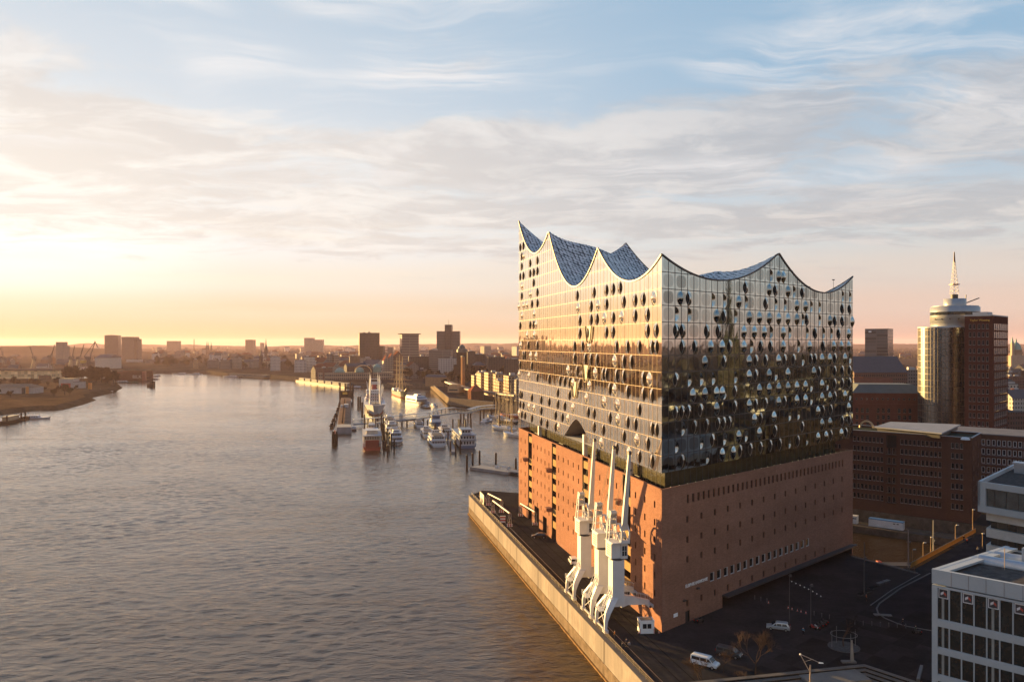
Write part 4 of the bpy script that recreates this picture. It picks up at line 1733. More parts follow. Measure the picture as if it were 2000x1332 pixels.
def portal(a, b_, lab):
    g = thing('pipe_portal', lab, 'pipe portal', a, 0, 'steel pipe portals at the quay end')
    s = MB()
    z = Vector((0, 0, 4.6))
    s.tube(a + z, b_ + z, .28, n=8)
    s.rel(g).build('pipe', pbr('pipe_galv', (.5, .43, .36), .45, .3), g)
    for p in (a, b_):
        f = MB()
        for dx, dy in ((-.7, 0), (.7, 0), (0, .9)):
            f.bar(p + Vector((dx, dy, 0)), p + Vector((dx * .6, dy * .6, 4.5)), .12)
        f.bar(p + Vector((-.7, 0, .6)), p + Vector((.7, 0, 3.9)), .07)
        f.bar(p + Vector((.7, 0, .6)), p + Vector((-.7, 0, 3.9)), .07)
        f.rel(g).build('leg_frame', pbr('pipe_galv', (.5, .43, .36), .45, .3), g)
        q = MB()
        for z_ in (.35, .85):
            for k in range(5):
                q.box(p.x - .95 + k * .38, p.y - .9, z_, p.x - .95 + k * .38 + .38, p.y - .8, z_ + .3, k % 2)
        q.rel(g).build('striped_barrier', [M_STRIPE, pbr('warn_red', (.45, .05, .03), .5, var=0)], g)


portal(*PG[0], 'steel pipe portal on trestles nearest the quay railing')
portal(*PG[1], 'steel pipe portal on trestles at the far tip of the quay')
portal(*PG[2], 'steel pipe portal on trestles against the brick wall of the hall')
bx = thing('cable_cabinet', 'red and white barrier box standing by the first trestle', 'cabinet', P(982, 1020))
s = MB()
for k in range(4):
    s.box(-.9, -.6, .1 + k * .5, .9, .6, .1 + k * .5 + .5, k % 2)
s.build('striped_sides', [M_STRIPE, pbr('warn_red', (.45, .05, .03), .5, var=0)], bx)
s = MB()
s.box(-.98, -.68, 2.1, .98, .68, 2.2)
s.build('lid', pbr('cab_grey', (.3, .28, .26), .6), bx)
ct = thing('site_trailer', 'covered grey trailer parked at the tip of the quay', 'trailer', P(944, 982), R(100))
s = MB()
s.loft([[(-2.4, -1, .7), (2.4, -1, .7), (2.4, 1, .7), (-2.4, 1, .7)], [(-2.4, -1, 1.8), (2.4, -1, 1.8), (2.4, 1, 1.8), (-2.4, 1, 1.8)], [(-2.1, -.6, 2.4), (2.1, -.6, 2.4), (2.1, .6, 2.4), (-2.1, .6, 2.4)]])
s.build('cover', pbr('tarp_grey', (.32, .30, .29), .8), ct)
for x in (-1, 1):
    for y in (-.95, .95):
        s = MB()
        s.tube((x, y - .1, .38), (x, y + .1, .38), .38, n=12)
        s.build('wheel', M_TYRE, ct)
s = MB()
s.bar((2.4, 0, .8), (3.6, 0, .5), .12)
s.box(-2.4, -1, .6, 2.4, 1, .69)
s.build('chassis', M_CRANE_D, ct)
hb = thing('hoarding', 'pale site hoarding board beside the pipe portal', 'hoarding', quay(297, 1.8))
s = MB()
s.obox((0, 0, 0), QE, QN, (0, 0, 1), 7.5, .15, 3.9)
s.build('board', pbr('board_pale', (.5, .42, .36), .7), hb)
s = MB()
s.obox((0, 0, 3.9), QE, QN, (0, 0, 1), 7.5, .2, .15)
s.build('cap', M_CRANE_D, hb)

# ------------------------------------------------------------------ buildings round the square and along the basin
def block(name, label, cat, p, rz, w, d, h, wall, roof='flat', roofmat=None, rh=None, group=None, chim=0, seed=0, z0=-.5):
    """a plain town building: walls, roof (with chimneys), origin at the middle of its ground plan"""
    t = thing(name, label, cat, p, rz, group)
    rnd = random.Random(seed)
    b = MB()
    x, y = w / 2, d / 2
    b.box(-x, -y, z0, x, y, h, 0, 'nsew')
    roofmat = roofmat or pbr('roof_felt_grey', (.10, .095, .09), .85)
    r = MB()
    if roof == 'gable':
        rh = rh or min(w, d) * .42
        if w >= d:
            b.add([(x, -y, h), (x, y, h), (x, 0, h + rh)], [(0, 1, 2)])
            b.add([(-x, y, h), (-x, -y, h), (-x, 0, h + rh)], [(0, 1, 2)])
            r.add([(-x - .2, -y - .3, h - .12), (x + .2, -y - .3, h - .12), (x + .2, 0, h + rh + .05), (-x - .2, 0, h + rh + .05)], [(0, 1, 2, 3)])
            r.add([(x + .2, y + .3, h - .12), (-x - .2, y + .3, h - .12), (-x - .2, 0, h + rh + .05), (x + .2, 0, h + rh + .05)], [(0, 1, 2, 3)])
        else:
            b.add([(-x, -y, h), (x, -y, h), (0, -y, h + rh)], [(0, 1, 2)])
            b.add([(x, y, h), (-x, y, h), (0, y, h + rh)], [(0, 1, 2)])
            r.add([(x + .3, -y - .2, h - .12), (x + .3, y + .2, h - .12), (0, y + .2, h + rh + .05), (0, -y - .2, h + rh + .05)], [(0, 1, 2, 3)])
            r.add([(-x - .3, y + .2, h - .12), (-x - .3, -y - .2, h - .12), (0, -y - .2, h + rh + .05), (0, y + .2, h + rh + .05)], [(0, 1, 2, 3)])
    elif roof == 'hip':
        rh = rh or min(w, d) * .35
        k = min(w, d) * .38
        if w >= d:
            a, c = (-x + k, 0, h + rh), (x - k, 0, h + rh)
        else:
            a, c = (0, -y + k, h + rh), (0, y - k, h + rh)
        q = [(-x - .3, -y - .3, h), (x + .3, -y - .3, h), (x + .3, y + .3, h), (-x - .3, y + .3, h), a, c]
        r.add(q, [(0, 1, 5, 4), (2, 3, 4, 5), (1, 2, 5), (3, 0, 4)] if w >= d else [(1, 2, 5, 4), (3, 0, 4, 5), (0, 1, 4), (2, 3, 5)])
    else:
        r.box(-x - .05, -y - .05, h, x + .05, y + .05, h + .5)
    b.build('wall', wall, t)
    ro = r.build('roof', roofmat, t)
    for k in range(chim):
        cx_, cy_ = rnd.uniform(-x * .7, x * .7), rnd.uniform(-y * .5, y * .5)
        c = MB()
        if roof == 'flat':
            s_ = rnd.uniform(1.2, 3.2)
            c.box(cx_ - s_, cy_ - s_ * .7, h + .5, cx_ + s_, cy_ + s_ * .7, h + .5 + rnd.uniform(1.2, 2.8))
            c.build('plant_room', pbr('plant_grey', (.34, .33, .32), .7), ro)
        else:
            hh = h + (rh or 4) * .5
            c.box(cx_ - .5, cy_ - .5, hh - 2, cx_ + .5, cy_ + .5, h + (rh or 4) + 1.0)
            c.build('chimney', pbr('chimney_brick', (.18, .085, .06), .9), ro)
    return t


M_REDB = brick_mat('red_office_brick', (0.112, 0.056, 0.040), (0.084, 0.042, 0.031), (0.085, 0.055, 0.045), 1.0)
M_PANE = pbr('office_pane', (0.013, 0.015, 0.019), .08, var=.3, scale=.25)
M_PFRAME = pbr('grey_window_frame', (0.30, 0.29, 0.28), .5)
M_WFRAME = pbr('white_window_frame', (0.55, 0.55, 0.55), .5)

# --- long brick office behind the basin
OA = Vector((159, 269, 0))
od = Vector((-.775, .632, 0))
sd_ = Vector((.632, .775, 0))
W_OF = Wall(OA, OA + od * 60, (-.632, -.775))
W_OS = Wall(OA, OA + sd_ * 19.7, (.775, -.632))
W_OB = Wall(OA + sd_ * 19.7, OA + sd_ * 19.7 + od * 60, (.632, .775))
W_OL = Wall(OA + od * 60, OA + od * 60 + sd_ * 19.7, (-.775, .632))
of = thing('brick_office', 'long brown brick office with seven rows of small windows above the basin', 'office building', OA)
uo = window_unit(.95, 1.95, .22, .07, .1)
holes, wins, glz = [], [], []
cols = [3.2, 4.55, 5.9] + [9.9 + 1.37 * k for k in range(10)] + [29.0 + 1.37 * k for k in range(8)] + [44 + 1.37 * k for k in range(8)]
for r_ in range(7):
    z = 25.15 - 3.54 * r_
    for u in cols:
        holes.append((u - .47, z, u + .48, z + 1.95))
        wins.append((W_OF, uo, u - .47, z))
    if r_ > 0:
        for u in (24.9, 26.5):
            holes.append((u - .47, z - .3, u + .48, z + 1.95))
            glz.append((W_OF, window_unit(.95, 2.25, .22, .07, 0), u - .47, z - .3))
holes.append((24.0, 23.6, 27.4, 28.2))
side = []
for r_ in range(7):
    for u in (3.5, 8.6, 13.5):
        side.append((u, 24.4 - 3.54 * r_ + (1.2 if u == 8.6 else 0), u + 1.1, 26.2 - 3.54 * r_ + (1.2 if u == 8.6 else 0)))
b = MB()
W_OF.holes(b, -5, 29.2, holes)
W_OS.holes(b, -5, 29.2, side)
W_OB.holes(b, -5, 29.2, [])
W_OL.holes(b, -5, 29.2, [])
b.rel(of).build('wall', M_REDB, of)
put_windows(wins + glz, of, [M_REVEAL, M_PFRAME, M_PANE], 'window')
us = window_unit(1.1, 1.8, .2, .06, 0)
for a in side:
    b = MB()
    W_OS.fill(b, us, a[0], a[1])
    b.rel(of).build('side_window', [M_REVEAL, M_PFRAME, M_PANE], of)
b = MB()
W_OF.quad(b, 24.0, 23.6, 27.4, 28.2, -1.6)
for u in (24.0, 27.4):
    b.quad(W_OF.p(u, 23.6), W_OF.p(u, 23.6, -1.6), W_OF.p(u, 28.2, -1.6), W_OF.p(u, 28.2))
b.rel(of).build('hoist_recess', pbr('recess_dark', (0.02, 0.018, 0.018), .7), of)
for r_ in range(1, 7):
    b = MB()
    z = 24.7 - 3.54 * r_
    W_OF.box(b, 23.9, z, 27.5, z + .15, .01, 1.0)
    for k in range(8):
        u = 23.95 + k * .5
        W_OF.box(b, u, z + .15, u + .05, z + 1.1, .93, .98)
    W_OF.box(b, 23.9, z + 1.1, 27.5, z + 1.16, .92, .99)
    b.rel(of).build('balcony', M_FRAME_E, of)
b = MB()
q = [OA + Vector((.2, .2, 0)), OA + sd_ * 19.4 + od * .2, OA + sd_ * 19.4 + od * 59, OA + od * 59 + sd_ * .2]
b.prism([(p.x, p.y) for p in q], 28.2, 28.5, 0)
ro = b.rel(of).build('roof', pbr('roof_green_grey', (.045, .05, .035), .9, var=.3), of)
b = MB()
for wl in (W_OF, W_OS, W_OB, W_OL):
    wl.box(b, -.1, 29.2, wl.L + .1, 29.36, -.4, .1)
b.rel(of).build('parapet_cap', pbr('zinc_cap', (.36, .36, .37), .5), ro)
b = MB()
q = [P(1707.6, 833.8, 30.4), P(1739, 823.8, 30.4), P(1876.5, 829.3, 30.4), P(1839.3, 846.4, 30.4)]
b.prism([(p.x, p.y) for p in q], 30.1, 30.5, 0, bottom=True)
c_ = sum(q, Vector()) / 4
q2 = [c_ + (p - c_) * .93 for p in q]
b.prism([(p.x, p.y) for p in q2], 28.5, 30.1, 1)
b.rel(of).build('metal_penthouse', [pbr('penthouse_metal', (.27, .28, .30), .75, 0), M_FRAME_E], ro)
b = MB()
c_ = P(1885.5, 853.5, 29.4)
b.lathe([(1.5, 0), (1.4, .4), (.9, .8), (0, .95)], (c_.x, c_.y, 28.5), 16)
b.rel(of).build('skylight_dome', M_WFRAME, ro)
b = MB()
c_ = P(1692.5, 833, 30)
for k in range(10):
    a0, a1 = math.pi * k / 10, math.pi * (k + 1) / 10
    b.bar(c_ + od * (2.4 * math.cos(a0)) + Vector((0, 0, 2.6 * math.sin(a0) - .5)), c_ + od * (2.4 * math.cos(a1)) + Vector((0, 0, 2.6 * math.sin(a1) - .5)), .5, .6)
b.rel(of).build('roof_arch', pbr('arch_metal', (.6, .45, .28), .35, .6), ro)
# low ledge of the basin below it, with the containers
lq = MB()
W_OF.box(lq, -7, WATER - 2, 70, -4.8, .02, 8.6)
tag(lq.build('lower_quay', M_CONC_D), 'low dark stone quay under the brick office', None, None, 'structure')


def container(p, rz, L, lab, blue=True):
    c = thing('site_container', lab, 'container', p, rz)
    b = MB()
    b.box(-L / 2, -1.25, .1, L / 2, 1.25, 2.7)
    for k in range(int(L / .6)):
        b.box(-L / 2 + .3 + k * .6, -1.29, .3, -L / 2 + .55 + k * .6, -1.25, 2.4)
    b.build('cabin', pbr('container_white', (.62, .63, .65), .5), c)
    b = MB()
    b.box(-L / 2 - .05, -1.32, 2.7, L / 2 + .05, 1.32, 2.95)
    b.build('roof_frame', pbr('container_blue', (.05, .16, .38), .5) if blue else M_WFRAME, c)
    for x in (L * .22, L * .32):
        b = MB()
        b.box(x, -1.33, 1.9, x + .7, -1.295, 2.2)
        b.build('window', M_GLASS, c)
    return c


u_ = W_OF.rz
container(W_OF.p(26.2, -4.8, 5.0), W_OF.rz + math.pi, 11.5, 'long white site container with blue roof edge on the low quay')
container(W_OF.p(38.5, -4.8, 5.0), W_OF.rz + math.pi, 4.8, 'short white tank container beside the long blue edged one', False)

# --- wing with white framed windows behind it
HA = Vector((168, 313, 0))
hd = Vector((.775, -.632, 0))
W_H = Wall(HA, HA + hd * 70, (-.632, -.775))
W_H2 = Wall(HA, HA + Vector((.632, .775, 0)) * 24, (-.775, .632))
hw_ = thing('brick_office_wing', 'dark red brick office wing with close rows of white framed windows', 'office building', HA)
uh = window_unit(1.15, 2.2, .15, .16, 0)
holes, wins = [], []
for r_ in range(5):
    for k in range(33):
        u, z = 6.0 + k * 1.72, 22.6 - r_ * 3.5
        holes.append((u, z, u + 1.15, z + 2.2))
        wins.append((W_H, uh, u, z))
b = MB()
W_H.holes(b, -.4, 26.6, holes)
W_H2.holes(b, -.4, 26.6, [])
b.rel(hw_).build('wall', M_REDB, hw_)
put_windows(wins, hw_, [M_REVEAL, M_WFRAME, M_PANE], 'window', 70)
b = MB()
for r_ in range(5):
    W_H.box(b, 0, 22.2 - r_ * 3.5, 70, 22.42 - r_ * 3.5, .01, .2)
W_H.box(b, -.3, 26.6, 70, 27.0, -25, .3)
b.rel(hw_).build('cornice', pbr('cornice_grey', (.17, .17, .18), .8), hw_)

# --- white office in the near corner
A1 = Vector((60.3, 111.8, 0))
e1 = Vector((.72, -.694, 0))
s1 = Vector((.825, .565, 0))
W_N1 = Wall(A1, A1 + e1 * 26, (-.694, -.72))
no = thing('white_office', 'white framed glass office block in the corner, with square emblem panels in its top windows', 'office building', A1)
TOP = 29.6
M_CLAD = pbr('white_cladding', (0.36, 0.385, 0.40), .45, var=.05, scale=.3)
M_OGL = pbr('deep_office_glass', (0.010, 0.013, 0.012), .05, var=.6, scale=.4)
b = MB()
W_N1.box(b, 0, TOP - 2.05, 26, TOP, -.6, 0)
b.obox(A1 + Vector((0, 0, TOP - 2.05)) + s1 * .6, s1, e1, (0, 0, 1), 22, .6, 2.05)
b.obox(A1 + Vector((0, 0, TOP - .35)) + s1 * .1 + e1 * .6, s1, e1, (0, 0, 1), 22, 1.3, .33)
b.rel(no).build('roof_parapet', M_CLAD, no)
b = MB()
for k in range(1, 12):
    u = .35 + k * 2.15
    W_N1.box(b, u, TOP - 2.04, u + .05, TOP - .02, .004, .03)
b.rel(no).build('cladding_joints', pbr('joint_brown', (.18, .15, .14), .7, var=0), no)
b = MB()
b.obox(A1 + Vector((0, 0, TOP - 1.0)) + s1 * .7 + e1 * .6, s1, e1, (0, 0, 1), 22, 24, .3)
rf_ = b.rel(no).build('roof', pbr('gravel_roof', (.085, .075, .068), .95, var=.35, scale=1.2), no)
b = MB()
q = A1 + s1 * 14.2 + e1 * 5.5 + Vector((0, 0, TOP - .7))
b.obox(q, s1, e1, (0, 0, 1), 5, 8, 2.6)
b.rel(no).build('plant_room', M_CLAD, rf_)
b = MB()
q = A1 + s1 * 12 + e1 * .9 + Vector((0, 0, TOP - .7))
b.tube(q, q + e1 * 6, 1.1, n=14)
b.tube(q + s1 * 5, q + s1 * 5 + e1 * 5, .9, n=14)
b.rel(no).build('air_duct', pbr('duct_metal', (.40, .41, .43), .4, .5), rf_)
b = MB()
q = A1 + s1 * 9.5 + e1 * 5.2 + Vector((0, 0, TOP - .7))
b.tube(q, q + Vector((0, 0, 3.2)), .05, n=5)
b.rel(no).build('lightning_rod', pbr('rod_brown', (.3, .2, .13), .5), rf_)
levels = [(TOP - 7.1, TOP - 2.55), (TOP - 11.1, TOP - 8.05), (TOP - 15.0, TOP - 11.95), (TOP - 18.9, TOP - 15.85), (TOP - 22.8, TOP - 19.75)]
for li, (z0, z1) in enumerate(levels):
    f = MB()
    W_N1.box(f, 0, z0 - .62, 26, z0, -.5, -.02, 0)
    W_N1.box(f, 0, z1, 26, z1 + .32, -.5, -.05, 0)
    W_N1.box(f, 0, z0, .75, z1, -.5, -.02, 0)
    f.obox(W_N1.p(0, z0 - .62, -.5), s1, e1, (0, 0, 1), 20, .3, z1 - z0 + .9)
    f.rel(no).build('floor_frame', M_CLAD, no)
    n = 12
    for k in range(n):
        u = .75 + k * 1.55
        w = MB()
        W_N1.box(w, u + 1.40, z0 + .002, u + 1.55, z1 - .002, -.45, -.10, 0)
        W_N1.box(w, u + .002, z0 + .002, u + 1.398, z0 + .14, -.40, -.16, 0)
        W_N1.quad(w, u, z0 + .14, u + 1.40, z1, -.26, 1)
        wo = w.rel(no).build('window', [M_CLAD, M_OGL], no)
        if li == 0 and k % 2 == 0 and k < 10:
            sgn = MB()
            c0_ = z1 - 1.42
            W_N1.box(sgn, u + .08, c0_, u + 1.34, c0_ + 1.38, -.24, -.20, 0)
            W_N1.box(sgn, u + .19, c0_ + .12, u + 1.23, c0_ + 1.26, -.198, -.19, 1)
            def chev(x0, x1, za, zb, th, m):
                q_ = [W_N1.p(u + x0, c0_ + za, -.185), W_N1.p(u + x1, c0_ + zb, -.185), W_N1.p(u + x1, c0_ + zb + th, -.185), W_N1.p(u + x0, c0_ + za + th, -.185)]
                sgn.add(q_ if not W_N1.flip else q_[::-1], [(0, 1, 2, 3)], m)
            chev(.36, .74, .40, .66, .36, 2)
            chev(.74, 1.08, .64, .36, .34, 3)
            sgn.v = [(a - no.location.x, c - no.location.y, d - no.location.z) for a, c, d in sgn.v]
            so = sgn.build('emblem_panel', [pbr('emblem_white', (.62, .60, .60), .5, var=0), pbr('emblem_black', (.03, .03, .035), .4, var=0),
                                            pbr('emblem_pale', (.62, .60, .60), .5, var=0), pbr('emblem_red', (.42, .06, .035), .5, var=0)], wo)
core = MB()
core.obox(A1 + Vector((0, 0, -.4)) + s1 * 1.0 + e1 * .4, s1, e1, (0, 0, 1), 20, 25, TOP - 1.2)
core.rel(no).build('core', pbr('office_inside', (.035, .032, .030), .8), no)
for li, (z0, z1) in enumerate(levels):
    for u in (1.4, 7.6, 13.8):
        c = MB()
        W_N1.box(c, u - .16, z0, u + .16, z1, -.255, -.20)
        c.rel(no).build('inner_column', pbr('inner_white', (.24, .24, .22), .7), no)

# --- second white office farther back
A2 = Vector((100.3, 167.6, 0))
e2 = Vector((.537, -.843, 0))
s2 = Vector((.697, .717, 0))
W_N2 = Wall(A2, A2 + e2 * 30, (-.843, -.537))
n2 = thing('banded_office', 'white office block with overhanging top floor and stacked pale balcony bands', 'office building', A2)
b = MB()
b.obox(A2 + Vector((0, 0, 27.2 - 1.4)), s2, e2, (0, 0, 1), 36, 30, 1.4)
W_N2.box(b, 0, 31.0, 30, 32.3, -.5, 0)
W_N2.box(b, 0, 27.2, 1.6, 31.0, -.5, 0)
b.obox(A2 + Vector((0, 0, 27.2)), s2, e2, (0, 0, 1), 36, .5, 5.1)
top_ = b.rel(n2).build('top_floor', M_CLAD, n2)
b = MB()
W_N2.quad(b, 1.6, 27.2, 30, 31.0, -.42)
b.rel(n2).build('ribbon_window', pbr('ribbon_glass', (.05, .06, .06), .06, var=.4, scale=.5), top_)
b = MB()
for k in range(12):
    W_N2.box(b, 3.2 + k * 2.3, 27.2, 3.3 + k * 2.3, 31.0, -.41, -.33)
b.rel(n2).build('window_bars', M_FRAME_E, top_)
b = MB()
b.obox(A2 + Vector((0, 0, 31.2)) + s2 * .5 + e2 * .5, s2, e2, (0, 0, 1), 35, 29, .3)
b.rel(n2).build('roof', pbr('gravel_roof', (.085, .075, .068), .95, var=.35, scale=1.2), n2)
b = MB()
q = A2 + s2 * 24 + e2 * 2.0 + Vector((0, 0, 31.5))
b.obox(q, s2, e2, (0, 0, 1), 2.2, 2.2, 2.0)
b.obox(q + Vector((0, 0, 2.0)) - s2 * .3 - e2 * .3, s2, e2, (0, 0, 1), 2.8, 2.8, .5)
b.rel(n2).build('roof_vent', pbr('duct_metal', (.40, .41, .43), .4, .5), n2)
for k, z in enumerate((23.9, 20.3, 16.7, 13.1, 9.5, 5.9, 2.3)):
    b = MB()
    b.obox(A2 + Vector((0, 0, z)) + e2 * 1.3 + s2 * 1.8, s2, e2, (0, 0, 1), 32, 28, 1.9)
    b.rel(n2).build('balcony_band', pbr('warm_cladding', (.50, .48, .45), .6), n2)
b = MB()
b.obox(A2 + Vector((0, 0, -.4)) + e2 * 2.0 + s2 * 2.8, s2, e2, (0, 0, 1), 30, 26, 26)
b.rel(n2).build('glazed_core', window_wall('banded_core', (.03, .03, .028), (.02, .022, .02), 1.9, 3.7, .85, .9), n2)

# --- round glass tower with mast
RT = at(1842, 430)
rt_ = thing('round_tower', 'round glass tower with stepped drum top and tall lattice mast', 'tower', RT)
M_RG = pbr('tower_glass', (.115, .125, .132), .24, .85, var=.25, scale=.15)
b = MB()
b.lathe([(12.3, -.4), (12.3, 70.3)], (0, 0, 0), 64, 0, True)
b.build('glass_drum', M_RG, rt_)
b = MB()
for k in range(21):
    z = 1.0 + 3.4 * k
    b.lathe([(12.31, z - .16), (12.42, z - .16), (12.42, z + .16), (12.31, z + .16)], (0, 0, 0), 44, 0, False)
for i in range(44):
    a = 2 * math.pi * i / 44
    b.box(12.36 * math.cos(a) - .06, 12.36 * math.sin(a) - .06, 0, 12.36 * math.cos(a) + .06, 12.36 * math.sin(a) + .06, 70.2, 0, 'nsew')
b.build('drum_bands', pbr('tower_bands', (.14, .12, .10), .45, .5), rt_)
b = MB()
b.lathe([(12.6, 70.3), (12.6, 71.0), (12.2, 71.01)], (0, 0, 0), 44)
b.build('drum_rim', pbr('rim_metal', (.45, .44, .42), .4, .6), rt_)
ux = 23 / 1520 * 430
b = MB()
b.lathe([(12.0, 71.0), (12.0, 73.4), (12.2, 73.41), (12.2, 77.8), (12.2, 81.6), (11.6, 81.7), (11.6, 82.3)], (ux, 0, 0), 40)
b.build('upper_drum', pbr('drum_white', (.30, .31, .32), .32, .35, var=.1), rt_)
b = MB()
b.lathe([(12.25, 77.2), (12.25, 79.0)], (ux, 0, 0), 40)
b.build('upper_window_band', M_OGL, rt_)
b = MB()
b.lathe([(5.6, 82.0), (5.6, 86.3), (5.2, 86.4)], (ux, 0, 0), 28)
b.build('top_drum', pbr('drum_white', (.30, .31, .32), .32, .35, var=.1), rt_)
b = MB()
b.lathe([(1.9, 86.3), (1.9, 88.8)], (ux - .3, 0, 0), 8)
b.build('mast_base', pbr('mast_base_dark', (.05, .045, .04), .6), rt_)
b = MB()
def lattice(mb, c, z0, z1, w0, w1, n, r):
    for k in range(n):
        q0, q1 = k / n, (k + 1) / n
        a, c_ = w0 + (w1 - w0) * q0, w0 + (w1 - w0) * q1
        za, zb = z0 + (z1 - z0) * q0, z0 + (z1 - z0) * q1
        co = [(-1, -1), (1, -1), (1, 1), (-1, 1)]
        for i in range(4):
            p, q = co[i], co[(i + 1) % 4]
            A = (c[0] + p[0] * a / 2, c[1] + p[1] * a / 2, za)
            B = (c[0] + p[0] * c_ / 2, c[1] + p[1] * c_ / 2, zb)
            D = (c[0] + q[0] * c_ / 2, c[1] + q[1] * c_ / 2, zb)
            mb.bar(A, B, r * 1.3)
            mb.bar(A, D, r)
            mb.bar(B, D, r)
lattice(b, (ux - .3, 0), 88.8, 107.0, 3.2, .7, 9, .10)
ms = b.build('lattice_mast', pbr('mast_white', (.30, .26, .24), .5), rt_)
b = MB()
b.tube((ux - .3, 0, 106.5), (ux - .3, 0, 112.3), .55, .25, 8)
b.build('mast_tip', pbr('mast_tip_dark', (.06, .03, .025), .5), ms)
b = MB()
b.box(ux - 2.2, -2, 94.0, ux + 1.6, 2, 94.5)
b.build('mast_gallery', pbr('gallery_red', (.40, .10, .06), .5), ms)
b = MB()
b.bar((ux + 5.5, -1, 84.0), (ux + 12.8, -1, 86.8), .5)
b.bar((ux + 5.2, -1, 82.5), (ux + 5.6, -1, 88.6), .35)
b.build('facade_hoist', M_CRANE_D, rt_)
for k in range(9):
    b = MB()
    a = -math.pi * (.12 + k * .1)
    b.tube((ux + 12.3 * math.cos(a), 12.3 * math.sin(a), 74.8), (ux + 13.6 * math.cos(a), 13.6 * math.sin(a), 75.2), .35, n=8)
    b.build('facade_spotlight', M_CRANE_D, rt_)
b = MB()
b.box(5.5, -11.2, -.4, 13.5, 2, 69.8)
b.build('stair_slab', window_wall('slab_glass', (.13, .125, .12), (.09, .09, .095), 1.6, 3.4, .8, .8, .3), rt_)

# --- square brick tower
BT = Vector((244.2, 395, 0))
bl, br_ = Vector((-.714, .70, 0)), Vector((.70, .714, 0))
W_BL = Wall(BT, BT + bl * 12.9, (-.70, -.714))
W_BR = Wall(BT, BT + br_ * 31.0, (.714, -.70))
bt = thing('brick_tower', 'tall square red brick tower with gold lettering beside the round tower', 'tower', BT)
M_TB = brick_mat('tower_brick', (0.105, 0.038, 0.029), (0.08, 0.03, 0.023), (0.08, 0.04, 0.033), 1.2)
ut_ = window_unit(1.15, 2.5, .25, .1, .1)
holes, wins = [], []
for r_ in range(17):
    z = 69.2 - r_ * 4.15
    for u in (2.0, 3.9, 5.8, 8.0, 9.8):
        holes.append((u, z, u + 1.15, z + 2.5))
        wins.append((W_BL, ut_, u, z))
b = MB()
W_BL.holes(b, -.4, 75.8, holes)
strips = [(1.8, 68.6 - r_ * 4.15, 29.2, 71.9 - r_ * 4.15) for r_ in range(17)]
W_BR.holes(b, -.4, 75.8, strips)
b.rel(bt).build('wall', M_TB, bt)
put_windows(wins, bt, [M_REVEAL, M_PFRAME, M_PANE], 'window')
for a in strips:
    s = MB()
    W_BR.quad(s, a[0], a[1], a[2], a[3], -.25, 0)
    for k in range(8):
        u = a[0] + (a[2] - a[0]) * k / 7.0
        W_BR.box(s, u - .07 if k else u, a[1], u + .07 if k < 7 else u, a[3], -.24, -.1, 1)
    W_BR.box(s, a[0] + .08, a[1] + .9, a[2] - .08, a[1] + 1.0, -.24, -.14, 1)
    s.rel(bt).build('window_strip', [pbr('strip_glass', (.07, .062, .068), .2, var=.2), pbr('strip_bar', (.24, .16, .15), .6)], bt)
b = MB()
b.prism([(p.x, p.y) for p in (BT + Vector((-.1, -.1, 0)), BT + br_ * 31.1, BT + br_ * 31.1 + bl * 13, BT + bl * 13.5)], 75.8, 76.4, 0)
b.prism([(p.x, p.y) for p in (BT + br_ * 3 + bl * 3, BT + br_ * 12 + bl * 3, BT + br_ * 12 + bl * 10, BT + br_ * 3 + bl * 10)], 76.4, 78.0, 0)
b.rel(bt).build('roof', pbr('zinc_cap', (.36, .36, .37), .5), bt)
M_GOLD = pbr('gold_letters', (.62, .36, .06), .35, .3, var=0)
tw = text_mesh('Taylor Wessing', 1.42, M_GOLD, bt, 'gold_lettering', W_BL.p(6.0, 73.7, .1) - bt.location, (R(90), 0, math.atan2(-bl.y, -bl.x)), .08, bold=.02)

# --- dark glass tower on the skyline
DT = at(1733.8, 880)
q1, q2 = Vector((-.80, .60, 0)), Vector((.62, .785, 0))
dt = thing('dark_glass_tower', 'dark glass slab tower on the skyline beyond the brick warehouses', 'tower', DT)
b = MB()
L1, L2 = 18.0 * 1.32, 40
q = [Vector((0, 0, 0)), q2 * 26, q2 * 26 + q1 * 24, q1 * 24]
b.prism([(p.x, p.y) for p in q], -.4, 77.6, 0)
b.build('glass_shaft', window_wall('slab_dark', (.08, .08, .082), (.045, .05, .055), 40, 3.6, .98, .7, .25), dt)
b = MB()
b.prism([(p.x, p.y) for p in q], 77.6, 78.3, 0)
b.build('roof', pbr('roof_felt_grey', (.10, .095, .09), .85), dt)
b = MB()
b.obox(q1 * 17 + Vector((0, 0, 74.2)) + Vector((-.8, -.6, 0)) * .3, q1, (.1, .1, 0), (0, 0, 1), 3, .5, 1.6)
b.build('roof_sign', pbr('sign_white', (0.75, 0.75, 0.76), .5), dt)

# --- red brick palazzo between hall and round tower
PA = at(1799, 452)
pa = thing('brick_palazzo', 'old red brick warehouse palazzo with slate hip roof and arched top windows', 'warehouse', PA + Vector((-19, 9, 0)), R(-7))
b = MB()
b.box(-20, -13, -.4, 20, 13, 32.5)
b.box(-20.5, -13.5, 26.2, 20.5, 13.5, 26.9)
b.box(-20.5, -13.5, 32.5, 20.5, 13.5, 33.2)
b.build('wall', brick_mat('palazzo_brick', (0.165, 0.058, 0.04), (0.13, 0.046, 0.033), (0.16, 0.08, 0.06), 1.2), pa)
b = MB()
b.add([(-20.6, -13.6, 33.2), (20.6, -13.6, 33.2), (20.6, 13.6, 33.2), (-20.6, 13.6, 33.2), (-15, -8, 38), (15, -8, 38), (15, 8, 38), (-15, 8, 38)],
      [(0, 1, 5, 4), (1, 2, 6, 5), (2, 3, 7, 6), (3, 0, 4, 7), (4, 5, 6, 7)])
b.build('roof', pbr('slate_green', (.075, .085, .078), .7), pa)
